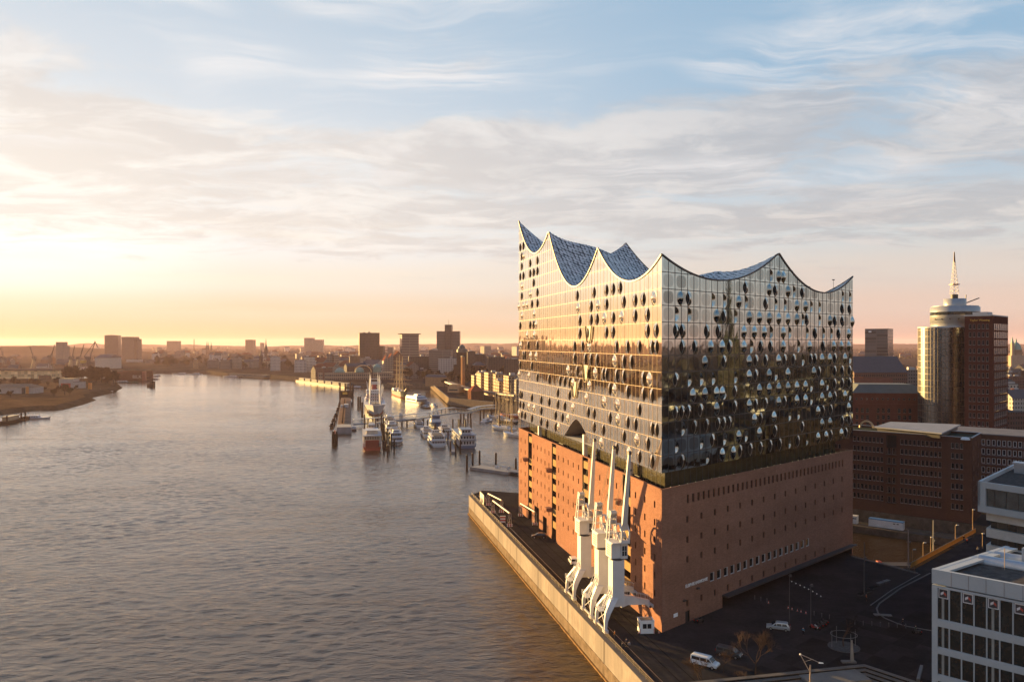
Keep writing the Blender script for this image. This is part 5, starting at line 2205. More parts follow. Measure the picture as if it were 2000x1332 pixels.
up_ = window_unit(1.5, 2.4, .3, .12, .15, 2, 1)
uq = window_unit(.9, 1.1, .25, .08, 0)
for r_ in range(7):
    for k in range(13):
        z = 22.0 - 3.9 * r_ if r_ < 6 else 29.2
        x = -18.3 + k * 2.9
        m = (up_ if r_ < 6 else uq)
        b = MB()
        for v in m.v:
            b.v.append((x + v[0], -13.01 + min(v[1], 0) * .0 + (-.02 if v[1] >= -.2 else -.005), z + v[2]))
        b.f, b.mi, b.sm = [tuple(f) for f in m.f], list(m.mi), list(m.sm)
        if r_ < 6 and k % 4 == 3:
            continue
        b.build('window', [M_REVEAL, pbr('palazzo_frame', (.22, .19, .17), .6), M_PANE], pa)

# --- green domed church far off
dc = thing('domed_church', 'stone church with green copper dome on the skyline', 'church', at(1984.5, 1500))
M_COPPER = pbr('green_copper', (.16, .27, .22), .6)
M_STONE = pbr('church_stone', (.36, .27, .20), .85)
b = MB()
b.box(-16, -10, -.4, 12, 16, 38)
b.box(-13, -8, 38, -8, -3, 62)
b.build('nave', M_STONE, dc)
b = MB()
b.lathe([(9.5, 36), (9.5, 48), (10, 48.1), (10, 49)], (0, 0, 0), 20)
b.build('drum', M_STONE, dc)
b = MB()
b.lathe([(9.3, 49), (8.8, 54), (6.8, 59), (3.6, 62.5), (1.6, 63.6), (1.4, 67), (.3, 70.5), (0, 71)], (0, 0, 0), 20)
b.build('dome', M_COPPER, dc)
b = MB()
b.lathe([(2.6, 62), (1.8, 66), (.2, 74)], (-10.5, -5.5, 0), 10)
b.build('turret', M_COPPER, dc)

# --- warehouses and roofs between
BRK = [window_wall('far_brick_dark', (.10, .048, .036), (.02, .028, .028), 2.2, 3.6, .42, .5), window_wall('far_brick_red', (.13, .055, .038), (.02, .028, .028), 2.6, 3.6, .4, .5),
       window_wall('far_grey', (.13, .12, .115), (.03, .035, .038), 2.4, 3.4, .55, .5), window_wall('far_cream', (.38, .34, .29), (.04, .04, .04), 2.6, 3.4, .42, .5)]
ROOFS = [pbr('tile_red', (.15, .055, .036), .85), pbr('slate_dark', (.05, .05, .054), .7), pbr('copper_old', (.12, .19, .16), .65), pbr('roof_felt_grey', (.10, .095, .09), .85)]
g1 = block('gabled_warehouse', 'dark brick warehouse with big gables and blind arches, beyond the palazzo', 'warehouse', at(1700, 760), R(8), 55, 34, 34, BRK[0], 'gable', ROOFS[1], 15)
g2 = block('stone_office', 'grey stone office block between gabled warehouse and round tower', 'office building', at(1772, 800), R(-4), 52, 26, 34, BRK[2], 'flat', None, None, None, 3, 5)
rnd = random.Random(21)
for i in range(64):
    Y = rnd.uniform(520, 1500) if i < 44 else rnd.uniform(1500, 3600)
    px = rnd.uniform(1668, 2010) if i < 50 else rnd.uniform(1668, 1995)
    p = at(px, Y)
    w, d, h = rnd.uniform(14, 34), rnd.uniform(12, 20), rnd.uniform(13, 24)
    if abs(px - 1733) < 45 and Y > 780 and Y < 1000:
        continue
    wm, rm = rnd.randrange(4), rnd.randrange(4)
    rt__ = rnd.choice(('hip', 'gable', 'flat', 'flat'))
    lab = '%s %s house with %s roof among the old warehouse roofs' % (('dark brick', 'red brick', 'grey', 'cream')[wm], 'low' if h < 17 else 'tall', ('red tiled', 'dark slate', 'green copper', 'grey felt')[rm] if rt__ != 'flat' else 'flat grey')
    block('old_town_house', lab, 'house', p, rnd.uniform(-.6, .6), w, d, h, BRK[wm], rt__, ROOFS[rm] if rt__ != 'flat' else None, None, 'houses of the old warehouse town', rnd.choice((1, 2, 3)), i)

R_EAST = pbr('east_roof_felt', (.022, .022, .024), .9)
EAST_SHADED = [window_wall('east_brick_shade', (.013, .009, .008), (.006, .010, .011), 2.4, 3.6, .5, .55), window_wall('east_red_shade', (.018, .010, .008), (.006, .010, .011), 2.6, 3.6, .45, .5), window_wall('east_grey_shade', (.017, .0165, .016), (.008, .012, .013), 2.4, 3.4, .6, .55)]  # wall colours near black: the shade of dense streets is painted in
def hall_shades(x, y):
    for t_ in range(40, 900, 12):
        p = Vector((x + math.sin(SUN_AZ) * t_, y + math.cos(SUN_AZ) * t_, 0))
        if all((p - w.a).dot(w.n) < 4 for w in (W_S, W_E, W_N, W_W)):
            return True
    return False


# --- streets east of the square (the glass front mirrors them)
rnd = random.Random(77)
i = 0
for gx in range(9):
    for gy in range(-10, 5):
        q_ = Vector((225, 130, 0)) + Vector((.85, .53, 0)) * (gx * 70) + Vector((-.53, .85, 0)) * (gy * 47)
        x, y = q_.x + rnd.uniform(-2, 2), q_.y + rnd.uniform(-1, 1)
        if x < 175 or (x - 42) / max(y, 1) < .84 and y > 0 or y < -330:
            continue
        w, d, h = rnd.uniform(50, 60), rnd.uniform(38, 43), rnd.uniform(19.5, 23)
        wm = rnd.choice((0, 0, 1, 1, 2))
        block('city_block', '%s city block with painted-in shade and flat roof in the streets east of the square' % ('dark brick', 'red brick', 'grey')[wm], 'house', (x, y, 0), R(32) + rnd.uniform(-.03, .03), w, d, h, EAST_SHADED[wm], 'flat', R_EAST, None, 'city blocks east of the square', 1, i)
        i += 1
rnd = random.Random(79)
for i in range(110):
    ang, dist = rnd.uniform(R(50), R(108)), 850 + 2600 * rnd.random() ** 1.4
    x, y = dist * math.sin(ang), dist * math.cos(ang)
    wm = rnd.choice((0, 0, 1, 2))
    block('city_block', '%s city block with painted-in shade and flat roof in the streets east of the square' % ('dark brick', 'red brick', 'grey')[wm], 'house', (x, y, 0), R(32) + rnd.uniform(-.15, .15), rnd.uniform(50, 110), rnd.uniform(40, 80), rnd.uniform(17, 24), EAST_SHADED[wm], 'flat', R_EAST, None, 'city blocks east of the square', 0, i)
cs_ = thing('church_spire', 'dark church tower with tall spire east of the square', 'church', (470, 262, 0))
b = MB()
b.box(-7, -7, -.4, 7, 7, 62)
b.box(-6, 7, -.4, 6, 45, 26)
b.build('tower', EAST_SHADED[0], cs_)
b = MB()
b.lathe([(7.5, 62), (5.5, 72), (4.5, 80), (3.2, 92), (0, 118)], (0, 0, 0), 8, 0, False)
b.build('spire', pbr('spire_dark', (.02, .022, .02), .9), cs_)

# ------------------------------------------------------------------ harbour: boats, piles, pontoons, footbridge
HD = Vector((-.19, .982, 0)).normalized()
RZ_AWAY = math.atan2(HD.y, HD.x)
RZ_NEAR = RZ_AWAY + math.pi
M_BWHITE = pbr('boat_white', (.44, .44, .455), .4, var=.05)
M_BDECK = pbr('boat_deck', (.30, .26, .22), .8)
M_BDARK = pbr('boat_dark', (.025, .025, .028), .5, var=.1)
M_BRED = pbr('boat_red', (.30, .035, .018), .5)
M_BBLUE = pbr('boat_blue', (.05, .10, .18), .4)
M_BGREEN = pbr('boat_green', (.035, .06, .045), .5)
M_PILE = pbr('pile_wood', (.045, .033, .026), .85, var=.3, scale=1)
M_WOOD = pbr('spar_wood', (.42, .27, .13), .6)
M_STEELG = pbr('pontoon_grey', (.17, .17, .18), .7, var=.2)


def hull(mb, L, B, D, m=0, bow=.28, stern=.85, sheer=.8, n=12, z0=0.0):
    """boat hull along x (bow at +x), bottom z0, top z0 + D with the sheer rising to the bow"""
    rings = []
    for i in range(n + 1):
        q = i / n
        x = -L / 2 + L * q
        w = B / 2
        if q > 1 - bow:
            w *= max(.02, math.sqrt(max(0, 1 - ((q - (1 - bow)) / bow) ** 2)))
        if q < .12:
            w *= stern + (1 - stern) * q / .12
        top = z0 + D + sheer * max(0, (q - .45) / .55) ** 2
        xx = x + (.04 * L * (q - .8) / .2 if q > .8 else 0)
        rings.append([(x, -w * .72, z0 - .6), (x, w * .72, z0 - .6), (xx, w, top), (xx, -w, top)])
    mb.loft(rings, m)
    return mb


def boat_root(name, lab, cat, p, rz, grp=None):
    return thing(name, lab, cat, (p[0], p[1], WATER), rz, grp)


def strip_windows(mb, x0, x1, y, z0, z1, n, gap=.3):
    w = (x1 - x0) / n
    for i in range(n):
        for s in (-1, 1):
            mb.box(x0 + i * w + w * gap / 2, s * y - .02, z0, x0 + (i + 1) * w - w * gap / 2, s * y + .02, z1)


def end_windows(mb, x, y0, y1, z0, z1, n, gap=.25):
    w = (y1 - y0) / n
    for i in range(n):
        mb.box(x - .02, y0 + i * w + w * gap / 2, z0, x + .02, y0 + (i + 1) * w - w * gap / 2, z1)


def rails(mb, x0, x1, y, z, h=1.0, step=2.0):
    for s in (-1, 1):
        for zz in (z + h * .5, z + h):
            mb.bar((x0, s * y, zz), (x1, s * y, zz), .07)
        k = max(1, int((x1 - x0) / step))
        for i in range(k + 1):
            x = x0 + (x1 - x0) * i / k
            mb.bar((x, s * y, z), (x, s * y, z + h), .07)


def excursion(lab, p, rz, L=36, B=8.5, decks=1, house=(.78, .15), grp='white excursion boats in the harbour', arch=True, hullmat=None):
    r = boat_root('excursion_boat', lab, 'boat', p, rz, grp)
    hull(MB(), L, B, 1.5, sheer=1.2, bow=.35).build('hull', hullmat or M_BWHITE, r)
    b = MB()
    hull(b, L * .985, B * 1.02, .25, bow=.35, z0=.9, sheer=.6)
    b.build('rubbing_strake', M_BDARK, r)
    z = 1.5
    for d in range(decks):
        x0, x1 = -L * .44 + d * L * .06, L * .24 - d * L * .10
        y = B / 2 - .35 - d * .35
        c = MB()
        c.loft([[(x0, -y, z), (x1, -y, z), (x1, y, z), (x0, y, z)], [(x0 + .1, -y + .1, z + 2.4), (x1 - 1.2, -y + .25, z + 2.4), (x1 - 1.2, y - .25, z + 2.4), (x0 + .1, y - .1, z + 2.4)]])
        co = c.build('cabin', M_BWHITE, r)
        w = MB()
        strip_windows(w, x0 + 1, x1 - 2.2, y, z + .9, z + 1.95, max(5, int(L / 3)))
        end_windows(w, x0, -y + .6, y - .6, z + .9, z + 2.0, 5)
        end_windows(w, x1 - .45, -y + .5, y - .5, z + .8, z + 1.9, 6)
        w.build('windows', M_GLASS, co)
        c = MB()
        c.box(x0 - .5, -y - .25, z + 2.4, x1 + .4, y + .25, z + 2.62)
        c.build('deck', M_BWHITE, co)
        z += 2.62
    rl_ = MB()
    rails(rl_, -L * .42, L * .12, B / 2 - .7, z)
    rl_.build('railing', M_BWHITE, r)
    c = MB()
    x0 = L * .02
    c.loft([[(x0, -B * .28, z), (x0 + 5.2, -B * .24, z), (x0 + 5.2, B * .24, z), (x0, B * .28, z)], [(x0 + .3, -B * .25, z + 2.1), (x0 + 3.9, -B * .2, z + 2.1), (x0 + 3.9, B * .2, z + 2.1), (x0 + .3, B * .25, z + 2.1)]])
    wh = c.build('wheelhouse', M_BWHITE, r)
    g = MB()
    strip_windows(g, x0 + .8, x0 + 4.1, B * .262, z + .9, z + 1.7, 3)
    end_windows(g, x0 + 4.6, -B * .2, B * .2, z + .9, z + 1.75, 4)
    end_windows(g, x0 + .1, -B * .22, B * .22, z + .9, z + 1.75, 3)
    g.build('windows', M_GLASS, wh)
    if arch:
        a = MB()
        x0 = -L * .2
        for s in (-1, 1):
            a.bar((x0, s * B * .36, z), (x0 + 1.2, s * B * .3, z + 3.0), .35)
        a.bar((x0 + 1.2, -B * .3, z + 3.0), (x0 + 1.2, B * .3, z + 3.0), .3, .5)
        a.tube((x0 + 1.2, 0, z + 3.0), (x0 + 1.0, 0, z + 5.5), .07)
        a.build('mast_arch', M_BWHITE, r)
    s = MB()
    for k in range(8):
        x = -L * .4 + k * L * .045
        s.box(x, -B * .3, z, x + .5, B * .3, z + .8)
    s.build('deck_seats', M_BDECK, r)
    return r


def wp(px, py):
    return P(px, py, WATER)


# red stern-wheeler
r = boat_root('paddle_ferry', 'big ferry with tall red stern wheel housing moored nearest the river', 'ferry', wp(727, 880) + HD * 24, RZ_AWAY)
hull(MB(), 48, 11.6, 1.9, sheer=.6, stern=1).build('hull', M_BRED, r)
b = MB()
b.box(-19, -5.5, 1.9, 18, 5.5, 4.6)
c = b.build('main_deck_house', M_BWHITE, r)
b = MB()
strip_windows(b, -18.5, 17.5, 5.5, 2.5, 4.0, 18)
b.build('windows', M_GLASS, c)
b = MB()
b.box(-23.5, -6.0, 4.6, 20, 6.0, 4.85)
b.build('upper_deck', M_BWHITE, r)
b = MB()
b.box(-21.5, -5.4, 4.85, 14, 5.4, 9.2)
c = b.build('saloon', pbr('saloon_cream', (.52, .44, .36), .6), r)
b = MB()
strip_windows(b, -21, 13.5, 5.4, 5.8, 8.4, 17)
end_windows(b, -21.5, -4.8, 4.8, 6.9, 8.7, 9, .45)
b.build('windows', M_BDARK, c)
b = MB()
b.box(-23.8, -6.1, 9.2, 18, 6.1, 9.6)
b.build('roof_deck', pbr('deck_grey', (.30, .31, .33), .6), r)
b = MB()
rails(b, -23.5, 15, 5.9, 9.6)
b.build('railing', M_BWHITE, r)
b = MB()
b.box(-24.2, -4.3, 1.6, -21.6, 4.3, 6.6)
b.build('stern_housing', M_BRED, r)
b = MB()
for k in range(8):
    b.box(-24.4, -4.2, 1.7 + k * .6, -24.2, 4.2, 2.1 + k * .6)
b.build('paddle_boards', pbr('board_red', (.20, .03, .018), .6), r)
for s in (-1, 1):
    b = MB()
    for z in (2.0, 4.6, 7.0):
        b.bar((-23.6, s * 5.6, z), (-19, s * 5.6, z), .15)
    for x in (-23.6, -21.3, -19):
        b.bar((x, s * 5.6, 1.7), (x, s * 5.6, 9.2), .2)
    b.build('side_gallery', M_BWHITE, r)
b = MB()
b.box(-15, -3.6, 9.6, -2, 3.6, 11.9)
c = b.build('top_house', pbr('saloon_cream', (.52, .44, .36), .6), r)
b = MB()
b.box(-16.5, -4.1, 11.9, -1, 4.1, 12.2)
b.build('awning', M_BWHITE, c)
b = MB()
b.box(1, -2.2, 9.6, 6, 2.2, 14.6)
c = b.build('wheelhouse', M_BWHITE, r)
b = MB()
end_windows(b, 1, -2, 2, 12.4, 13.8, 4)
strip_windows(b, 1.3, 5.7, 2.2, 12.4, 13.8, 3)
b.build('windows', M_GLASS, c)
for s in (-1, 1):
    b = MB()
    b.tube((9, s * 2.5, 9.6), (9, s * 2.5, 17.5), .55, .5, 10)
    b.build('funnel', M_BDARK, r)

# white excursion boats
excursion('white excursion boat nearest the eye of three moored in line, bow towards the river', wp(775, 869) + HD * 18, RZ_NEAR, 40, 9.2, 2)
excursion('white excursion boat in the middle of three moored in line by dark piles', wp(766, 849) + HD * 18, RZ_NEAR, 40, 9.0, 2)
excursion('white excursion boat farthest back of three moored in line, below the footbridge', wp(761, 834) + HD * 16, RZ_NEAR, 38, 9.0, 2)
excursion('white round-roofed excursion boat showing its broad stern beside the paddle steamer', wp(857, 873) + HD * 20, RZ_AWAY, 42, 10.5, 2)
excursion('white long excursion boat moored ahead of the broad-sterned one', wp(836, 854) + HD * 16, RZ_AWAY, 38, 8.0, 1, arch=False)
excursion('grey roofed low harbour launch at the head of the mooring line', wp(820, 836) + HD * 15, RZ_AWAY, 30, 6.5, 1, arch=False)
excursion('white excursion boat with bright arched roof behind the paddle steamer', wp(872, 850) + HD * 14, RZ_AWAY, 34, 9.0, 1)

# blue pilot boat
r = boat_root('pilot_boat', 'blue hulled pilot boat with white wheelhouse and tall tripod mast', 'boat', wp(853, 833) + HD * 12, RZ_NEAR)
hull(MB(), 30, 9.5, 2.6, sheer=1.6, bow=.4).build('hull', M_BBLUE, r)
b = MB()
b.loft([[(-9, -4, 2.6), (6, -4, 2.6), (6, 4, 2.6), (-9, 4, 2.6)], [(-8, -3.6, 5.4), (5, -3.4, 5.4), (5, 3.4, 5.4), (-8, 3.6, 5.4)]])
b.build('deckhouse', M_BWHITE, r)
b = MB()
b.loft([[(-5, -3.6, 5.4), (4.2, -3.2, 5.4), (4.2, 3.2, 5.4), (-5, 3.6, 5.4)], [(-4.5, -3.8, 8.4), (4.8, -3.3, 8.4), (4.8, 3.3, 8.4), (-4.5, 3.8, 8.4)]])
c = b.build('wheelhouse', M_BBLUE, r)
b = MB()
strip_windows(b, -4.5, 4.2, 3.68, 6.6, 7.8, 5)
end_windows(b, 4.55, -3, 3, 6.6, 7.8, 5)
b.build('windows', M_GLASS, c)
b = MB()
for s in (-1, 1):
    b.bar((1, s * 3.2, 8.4), (-1.5, 0, 15.5), .42)
b.bar((-4.5, 0, 8.4), (-1.5, 0, 15.5), .35)
b.build('tripod_mast', M_BWHITE, r)

# white paddle steamer with galleries
r = boat_root('paddle_steamer', 'white two-deck paddle steamer with arched windows and blue trim', 'steamer', wp(913, 875) + HD * 22, RZ_AWAY)
hull(MB(), 46, 11.4, 1.6, sheer=.8, stern=1).build('hull', M_BBLUE, r)
for z0, z1, nm in ((1.6, 4.9, 'lower_saloon'), (5.2, 8.3, 'upper_saloon')):
    b = MB()
    b.box(-22, -5.0, z0, 16, 5.0, z1)
    c = b.build(nm, M_BWHITE, r)
    b = MB()
    strip_windows(b, -21, 15, 5.0, z0 + .8, z1 - .6, 16, .5)
    end_windows(b, -22, -4.6, 4.6, z0 + .8, z1 - .5, 5, .35)
    b.build('windows', M_GLASS, c)
    b = MB()
    b.box(-23, -5.8, z1, 19, 5.8, z1 + .3)
    b.build('deck', M_BBLUE, c)
    b = MB()
    for s in (-1, 1):
        for k in range(15):
            x = -22.8 + k * 2.9
            b.bar((x, s * 5.65, z0), (x, s * 5.65, z1), .16)
        b.bar((-22.8, s * 5.65, z0 + 1), (18, s * 5.65, z0 + 1), .1, .5)
    for k in range(6):
        y = -5.6 + k * 2.24
        b.bar((-22.8, y, z0), (-22.8, y, z1), .16)
    b.bar((-22.8, -5.6, z0 + .7), (-22.8, 5.6, z0 + .7), .1, .7)
    b.build('gallery', M_BWHITE, c)
b = MB()
b.box(-16, -3.3, 8.6, -4, 3.3, 11.4)
c = b.build('pilot_house', M_BWHITE, r)
b = MB()
end_windows(b, -16, -2.8, 2.8, 9.6, 10.9, 3)
strip_windows(b, -15.5, -4.5, 3.3, 9.6, 10.9, 5)
b.build('windows', M_GLASS, c)
b = MB()
b.box(-17, -4, 11.4, -3, 4, 11.75)
b.build('roof', M_BBLUE, c)
for s in (-1, 1):
    b = MB()
    b.tube((4, s * 2, 8.6), (4, s * 2, 16), .5, .45, 10)
    b.build('funnel', M_BDARK, r)

# catamaran ferry
r = boat_root('catamaran_ferry', 'white catamaran ferry with sunlit side coming out of the inner harbour', 'ferry', wp(818, 790) + HD * 20, RZ_NEAR + .32)
for s in (-1, 1):
    b = MB()
    hull(b, 42, 3.6, 2.4, bow=.4, sheer=1)
    b.v = [(x, y + s * 5.3, z) for x, y, z in b.v]
    b.build('float', M_BWHITE, r)
b = MB()
b.loft([[(-20, -7, 2.4), (12, -7, 2.4), (12, 7, 2.4), (-20, 7, 2.4)], [(-20, -7, 5.6), (14, -6.6, 5.6), (14, 6.6, 5.6), (-20, 7, 5.6)], [(-19, -6.4, 8.4), (9, -5.4, 8.4), (9, 5.4, 8.4), (-19, 6.4, 8.4)]])
c = b.build('superstructure', M_BWHITE, r)
b = MB()
end_windows(b, 13.0, -6.2, 6.2, 3.6, 4.9, 1, .05)
end_windows(b, 11.9, -5.4, 5.4, 6.3, 7.6, 1, .05)
strip_windows(b, -18, 11, 7.0, 3.7, 4.9, 12)
b.build('windows', M_GLASS, c)
b = MB()
b.loft([[(-4, -3.4, 8.4), (6, -3.0, 8.4), (6, 3.0, 8.4), (-4, 3.4, 8.4)], [(-3, -2.8, 10.6), (4.4, -2.2, 10.6), (4.4, 2.2, 10.6), (-3, 2.8, 10.6)]])
c2 = b.build('wheelhouse', M_BWHITE, c)
b = MB()
end_windows(b, 5.4, -2.4, 2.4, 9.0, 10.1, 1, .05)
b.build('windows', M_GLASS, c2)

# museum freighter
r = boat_root('museum_freighter', 'large white museum freighter with cargo masts, bow towards the footbridge', 'ship', wp(734, 811) + HD * 79, RZ_NEAR)
b = MB()
n = 16
rings = []
for i in range(n + 1):
    q = i / n
    x = -79 + 158 * q
    w = 10.7 * (1 if q < .72 else math.sqrt(max(0.001, 1 - ((q - .72) / .29) ** 2))) * (.72 + .28 * min(1, q / .12))
    top = 7.4 + (2.6 * ((q - .6) / .4) ** 2 if q > .6 else 0)
    rings.append([(x, -w * .55, -.6), (x, w * .55, -.6), (x + (6 if q > .97 else 0), w, top), (x + (6 if q > .97 else 0), -w, top)])
b.loft(rings)
b.build('hull', pbr('ship_white', (.42, .415, .42), .45, var=.06), r)
b = MB()
hull(b, 157, 16, .9, bow=.3, z0=-.25, sheer=0)
b.build('boot_topping', M_BRED, r)
b = MB()
b.box(-34, -9.4, 7.4, 2, 9.4, 10.4)
b.box(-32, -8.6, 10.4, -2, 8.6, 13.2)
b.box(-30, -8.0, 13.2, -5, 8.0, 16)
b.box(-24, -8.6, 16, -7, 8.6, 19)
c = b.build('superstructure', M_BWHITE, r)
b = MB()
for x, z0 in ((2, 8.4), (-2, 11.2), (-5, 14.0), (-7, 17.0)):
    end_windows(b, x, -7.6, 7.6, z0, z0 + 1.3, 8, .45)
b.build('windows', M_GLASS, c)
b = MB()
for x in (2.1,):
    b.box(x - 2, -9.5, 10.4, x + .2, 9.5, 10.7)
    b.box(-4, -9.2, 13.2, -1.7, 9.2, 13.5)
b.build('red_trim', M_BRED, c)
b = MB()
b.loft([[(-28, -2.6, 19), (-20, -2.6, 19), (-20, 2.6, 19), (-28, 2.6, 19)], [(-29, -2.2, 25), (-22.5, -2.2, 25), (-22.5, 2.2, 25), (-29, 2.2, 25)]])
b.build('funnel', M_BRED, r)
for x in (62, 40, 20, -48):
    b = MB()
    for s in (-1, 1):
        b.tube((x, s * 5.2, 7.4), (x, s * 4.4, 33), .75, .45, 8)
        b.tube((x + .5, s * 5.0, 12), (x + 7, s * 8, 27), .32, .22, 6)
        b.tube((x - .5, s * 5.0, 12), (x - 7, s * 7.5, 26), .32, .22, 6)
        b.tube((x, s * 4.4, 33), (x, s * 4.4, 37), .2, .1, 5)
    b.bar((x, -4.6, 29), (x, 4.6, 29), .8)
    b.bar((x, -5, 20), (x, 5, 20), .6)
    b.build('cargo_mast', M_BWHITE, r)
    b = MB()
    b.box(x - 6, -6, 7.4, x + 6, 6, 8.6)
    b.build('hatch', pbr('hatch_grey', (.20, .19, .19), .7), r)
b = MB()
b.box(70, -3.5, 9.0, 74, 3.5, 10.2)
b.tube((73, 0, 9), (73, 0, 20), .3, .15)
b.build('foredeck_winch', M_BDARK, r)

# three-masted sailing ship
r = boat_root('sailing_ship', 'three masted sailing ship with green hull and tall bare pale masts', 'ship', wp(783, 778) + HD * 42, RZ_NEAR + .1)
hull(MB(), 84, 12.5, 6.5, bow=.3, sheer=2.4, stern=.7).build('hull', M_BGREEN, r)
b = MB()
hull(b, 83, 11.6, 1.6, bow=.3, sheer=0)
b.build('red_bottom', M_BRED, r)
b = MB()
b.bar((40, 0, 8), (58, 0, 13), .7)
b.build('bowsprit', M_WOOD, r)
for x, h in ((26, 52), (2, 54), (-22, 50)):
    b = MB()
    b.tube((x, 0, 6), (x, 0, h), .75, .35, 8)
    for k, z in enumerate((16, 22, 28, 34, 40, 45)):
        if z < h - 3:
            w = 13 - k * 1.6
            b.bar((x + .8, -w, z), (x + .8, w, z), .42)
    for s in (-1, 1):
        for dx in (-2.5, 0):
            b.tube((x + dx, s * 6, 7), (x, 0, h * .6), .09, n=4)
    b.build('mast', M_WOOD, r)
b = MB()
b.box(-36, -4.5, 6.5, -20, 4.5, 9)
b.box(6, -3.5, 6.5, 14, 3.5, 9)
b.build('deckhouse', M_BWHITE, r)


def launch(lab, p, rz, L=12, B=3.6, hm=None, grp=None):
    r = boat_root('harbour_launch', lab, 'boat', p, rz, grp)
    hull(MB(), L, B, 1.2, sheer=.7).build('hull', hm or M_BDARK, r)
    b = MB()
    b.loft([[(-L * .3, -B * .38, 1.2), (L * .12, -B * .38, 1.2), (L * .12, B * .38, 1.2), (-L * .3, B * .38, 1.2)], [(-L * .29, -B * .34, 3.1), (L * .06, -B * .32, 3.1), (L * .06, B * .32, 3.1), (-L * .29, B * .34, 3.1)]])
    c = b.build('cabin', M_BWHITE, r)
    b = MB()
    strip_windows(b, -L * .28, L * .08, B * .37, 1.9, 2.7, 4)
    end_windows(b, L * .1, -B * .3, B * .3, 1.9, 2.7, 3)
    b.build('windows', M_GLASS, c)
    b = MB()
    b.tube((-L * .1, 0, 3.1), (-L * .1, 0, 5.4), .06, n=5)
    b.build('mast', M_BWHITE, r)
    return r


launch('dark launch with white cabin tied beside another below the promenade', wp(832, 797), RZ_NEAR + .5, 16, 4.8)
launch('white launch with sunlit cabin front moored at the promenade wall', wp(848, 794), RZ_NEAR + .2, 18, 5.2, M_BWHITE)
launch('small launch moored beside the long grey pontoon', wp(691.5, 840), RZ_AWAY, 12, 4.2)
launch('white and blue motor yacht lying alone near the end of the footbridge', wp(951, 824), RZ_AWAY - .55, 19, 5.4, M_BWHITE)
launch('passenger launch with bright cabin at the jetty by the south bank', wp(72, 818), R(8), 22, 6, M_BWHITE)
launch('low white launch lying off the tip of the brown bank', wp(200, 766), R(-5), 30, 6, M_BWHITE)
launch('green barge moored in front of the floating dock', wp(243, 747), R(4), 46, 8, M_BGREEN)
launch('tug steaming past the end of the floating dock', wp(303, 735), R(150), 30, 8)
launch('tug with lit foam at its bow crossing the river bend', wp(298, 741), R(170), 26, 7)
launch('white ferry heading downstream close to the far north bank', wp(352, 731), R(170), 38, 9, M_BWHITE)
launch('small white ferry ahead of a longer one by the far north bank', wp(380, 731.5), R(175), 34, 9, M_BWHITE)
launch('white harbour ferry leaving the long landing pontoon', wp(452, 736.5), R(170), 36, 9, M_BWHITE)
launch('dark harbour ferry lying at the tip of the landing pontoon', wp(483, 737), R(174), 34, 9)
launch('tug lying at the near end of the lit pontoon', wp(694, 758), R(165), 26, 8)


# old sailing vessels by the quay wall
def ketch(lab, p, rz, L, B, hm, masts, top):
    r = boat_root('sailing_vessel', lab, 'sailing boat', p, rz, 'old sailing vessels in the basin')
    hull(MB(), L, B, 2.0, sheer=1.4, stern=.7).build('hull', hm, r)
    b = MB()
    b.box(-L * .25, -B * .25, 2.0, L * .05, B * .25, 3.3)
    b.build('deckhouse', M_BWHITE, r)
    for x in masts:
        b = MB()
        b.tube((x * L, 0, 2), (x * L, 0, top), .28, .14, 6)
        b.tube((x * L, 0, 4.2), (x * L - L * .24, 0, 5.2), .2, .14, 5)
        for s in (-1, 1):
            b.tube((x * L, s * B * .48, 2.2), (x * L, 0, top * .8), .05, n=4)
        b.tube((x * L, 0, top * .85), (L * .5, 0, 3.4), .05, n=4)
        b.build('mast', M_WOOD, r)
    b = MB()
    b.bar((L * .46, 0, 3.2), (L * .66, 0, 4.6), .25)
    b.build('bowsprit', M_WOOD, r)
    return r


ketch('white sailing vessel with folded sails near the concert hall corner', wp(983, 840), RZ_AWAY + .55, 26, 6.2, M_BWHITE, (.2, -.15), 36)
ketch('pale hulled sailing vessel half hidden by the corner of the hall', wp(1007, 853), RZ_AWAY + .6, 24, 6, M_BWHITE, (.15, -.2), 30)
ketch('dark hulled sailing vessel behind the white one by the quay', wp(990, 826), RZ_AWAY + .5, 26, 6.2, M_BDARK, (.2, -.2), 34)
ketch('red sailing vessel farthest in by the quay wall', wp(1000, 815), RZ_AWAY + .6, 30, 7, M_BRED, (.2, -.18), 33)
ketch('white sailing vessel lying under the end of the footbridge', wp(972, 818), RZ_AWAY + .9, 20, 5, M_BWHITE, (.1,), 25)


# piles
def pile(p, h, lab, r_=.55, grp='wooden mooring piles'):
    t = thing('mooring_pile', lab, 'mooring pile', (p[0], p[1], WATER), 0, grp)
    b = MB()
    b.tube((0, 0, -1), (0, 0, h), r_, r_ * .9, 8)
    b.build('post', M_PILE, t)
    b = MB()
    b.lathe([(r_, h), (r_ * .5, h + .5), (0, h + .55)], (0, 0, 0), 8)
    b.build('cap', M_BDARK, t)
    return t


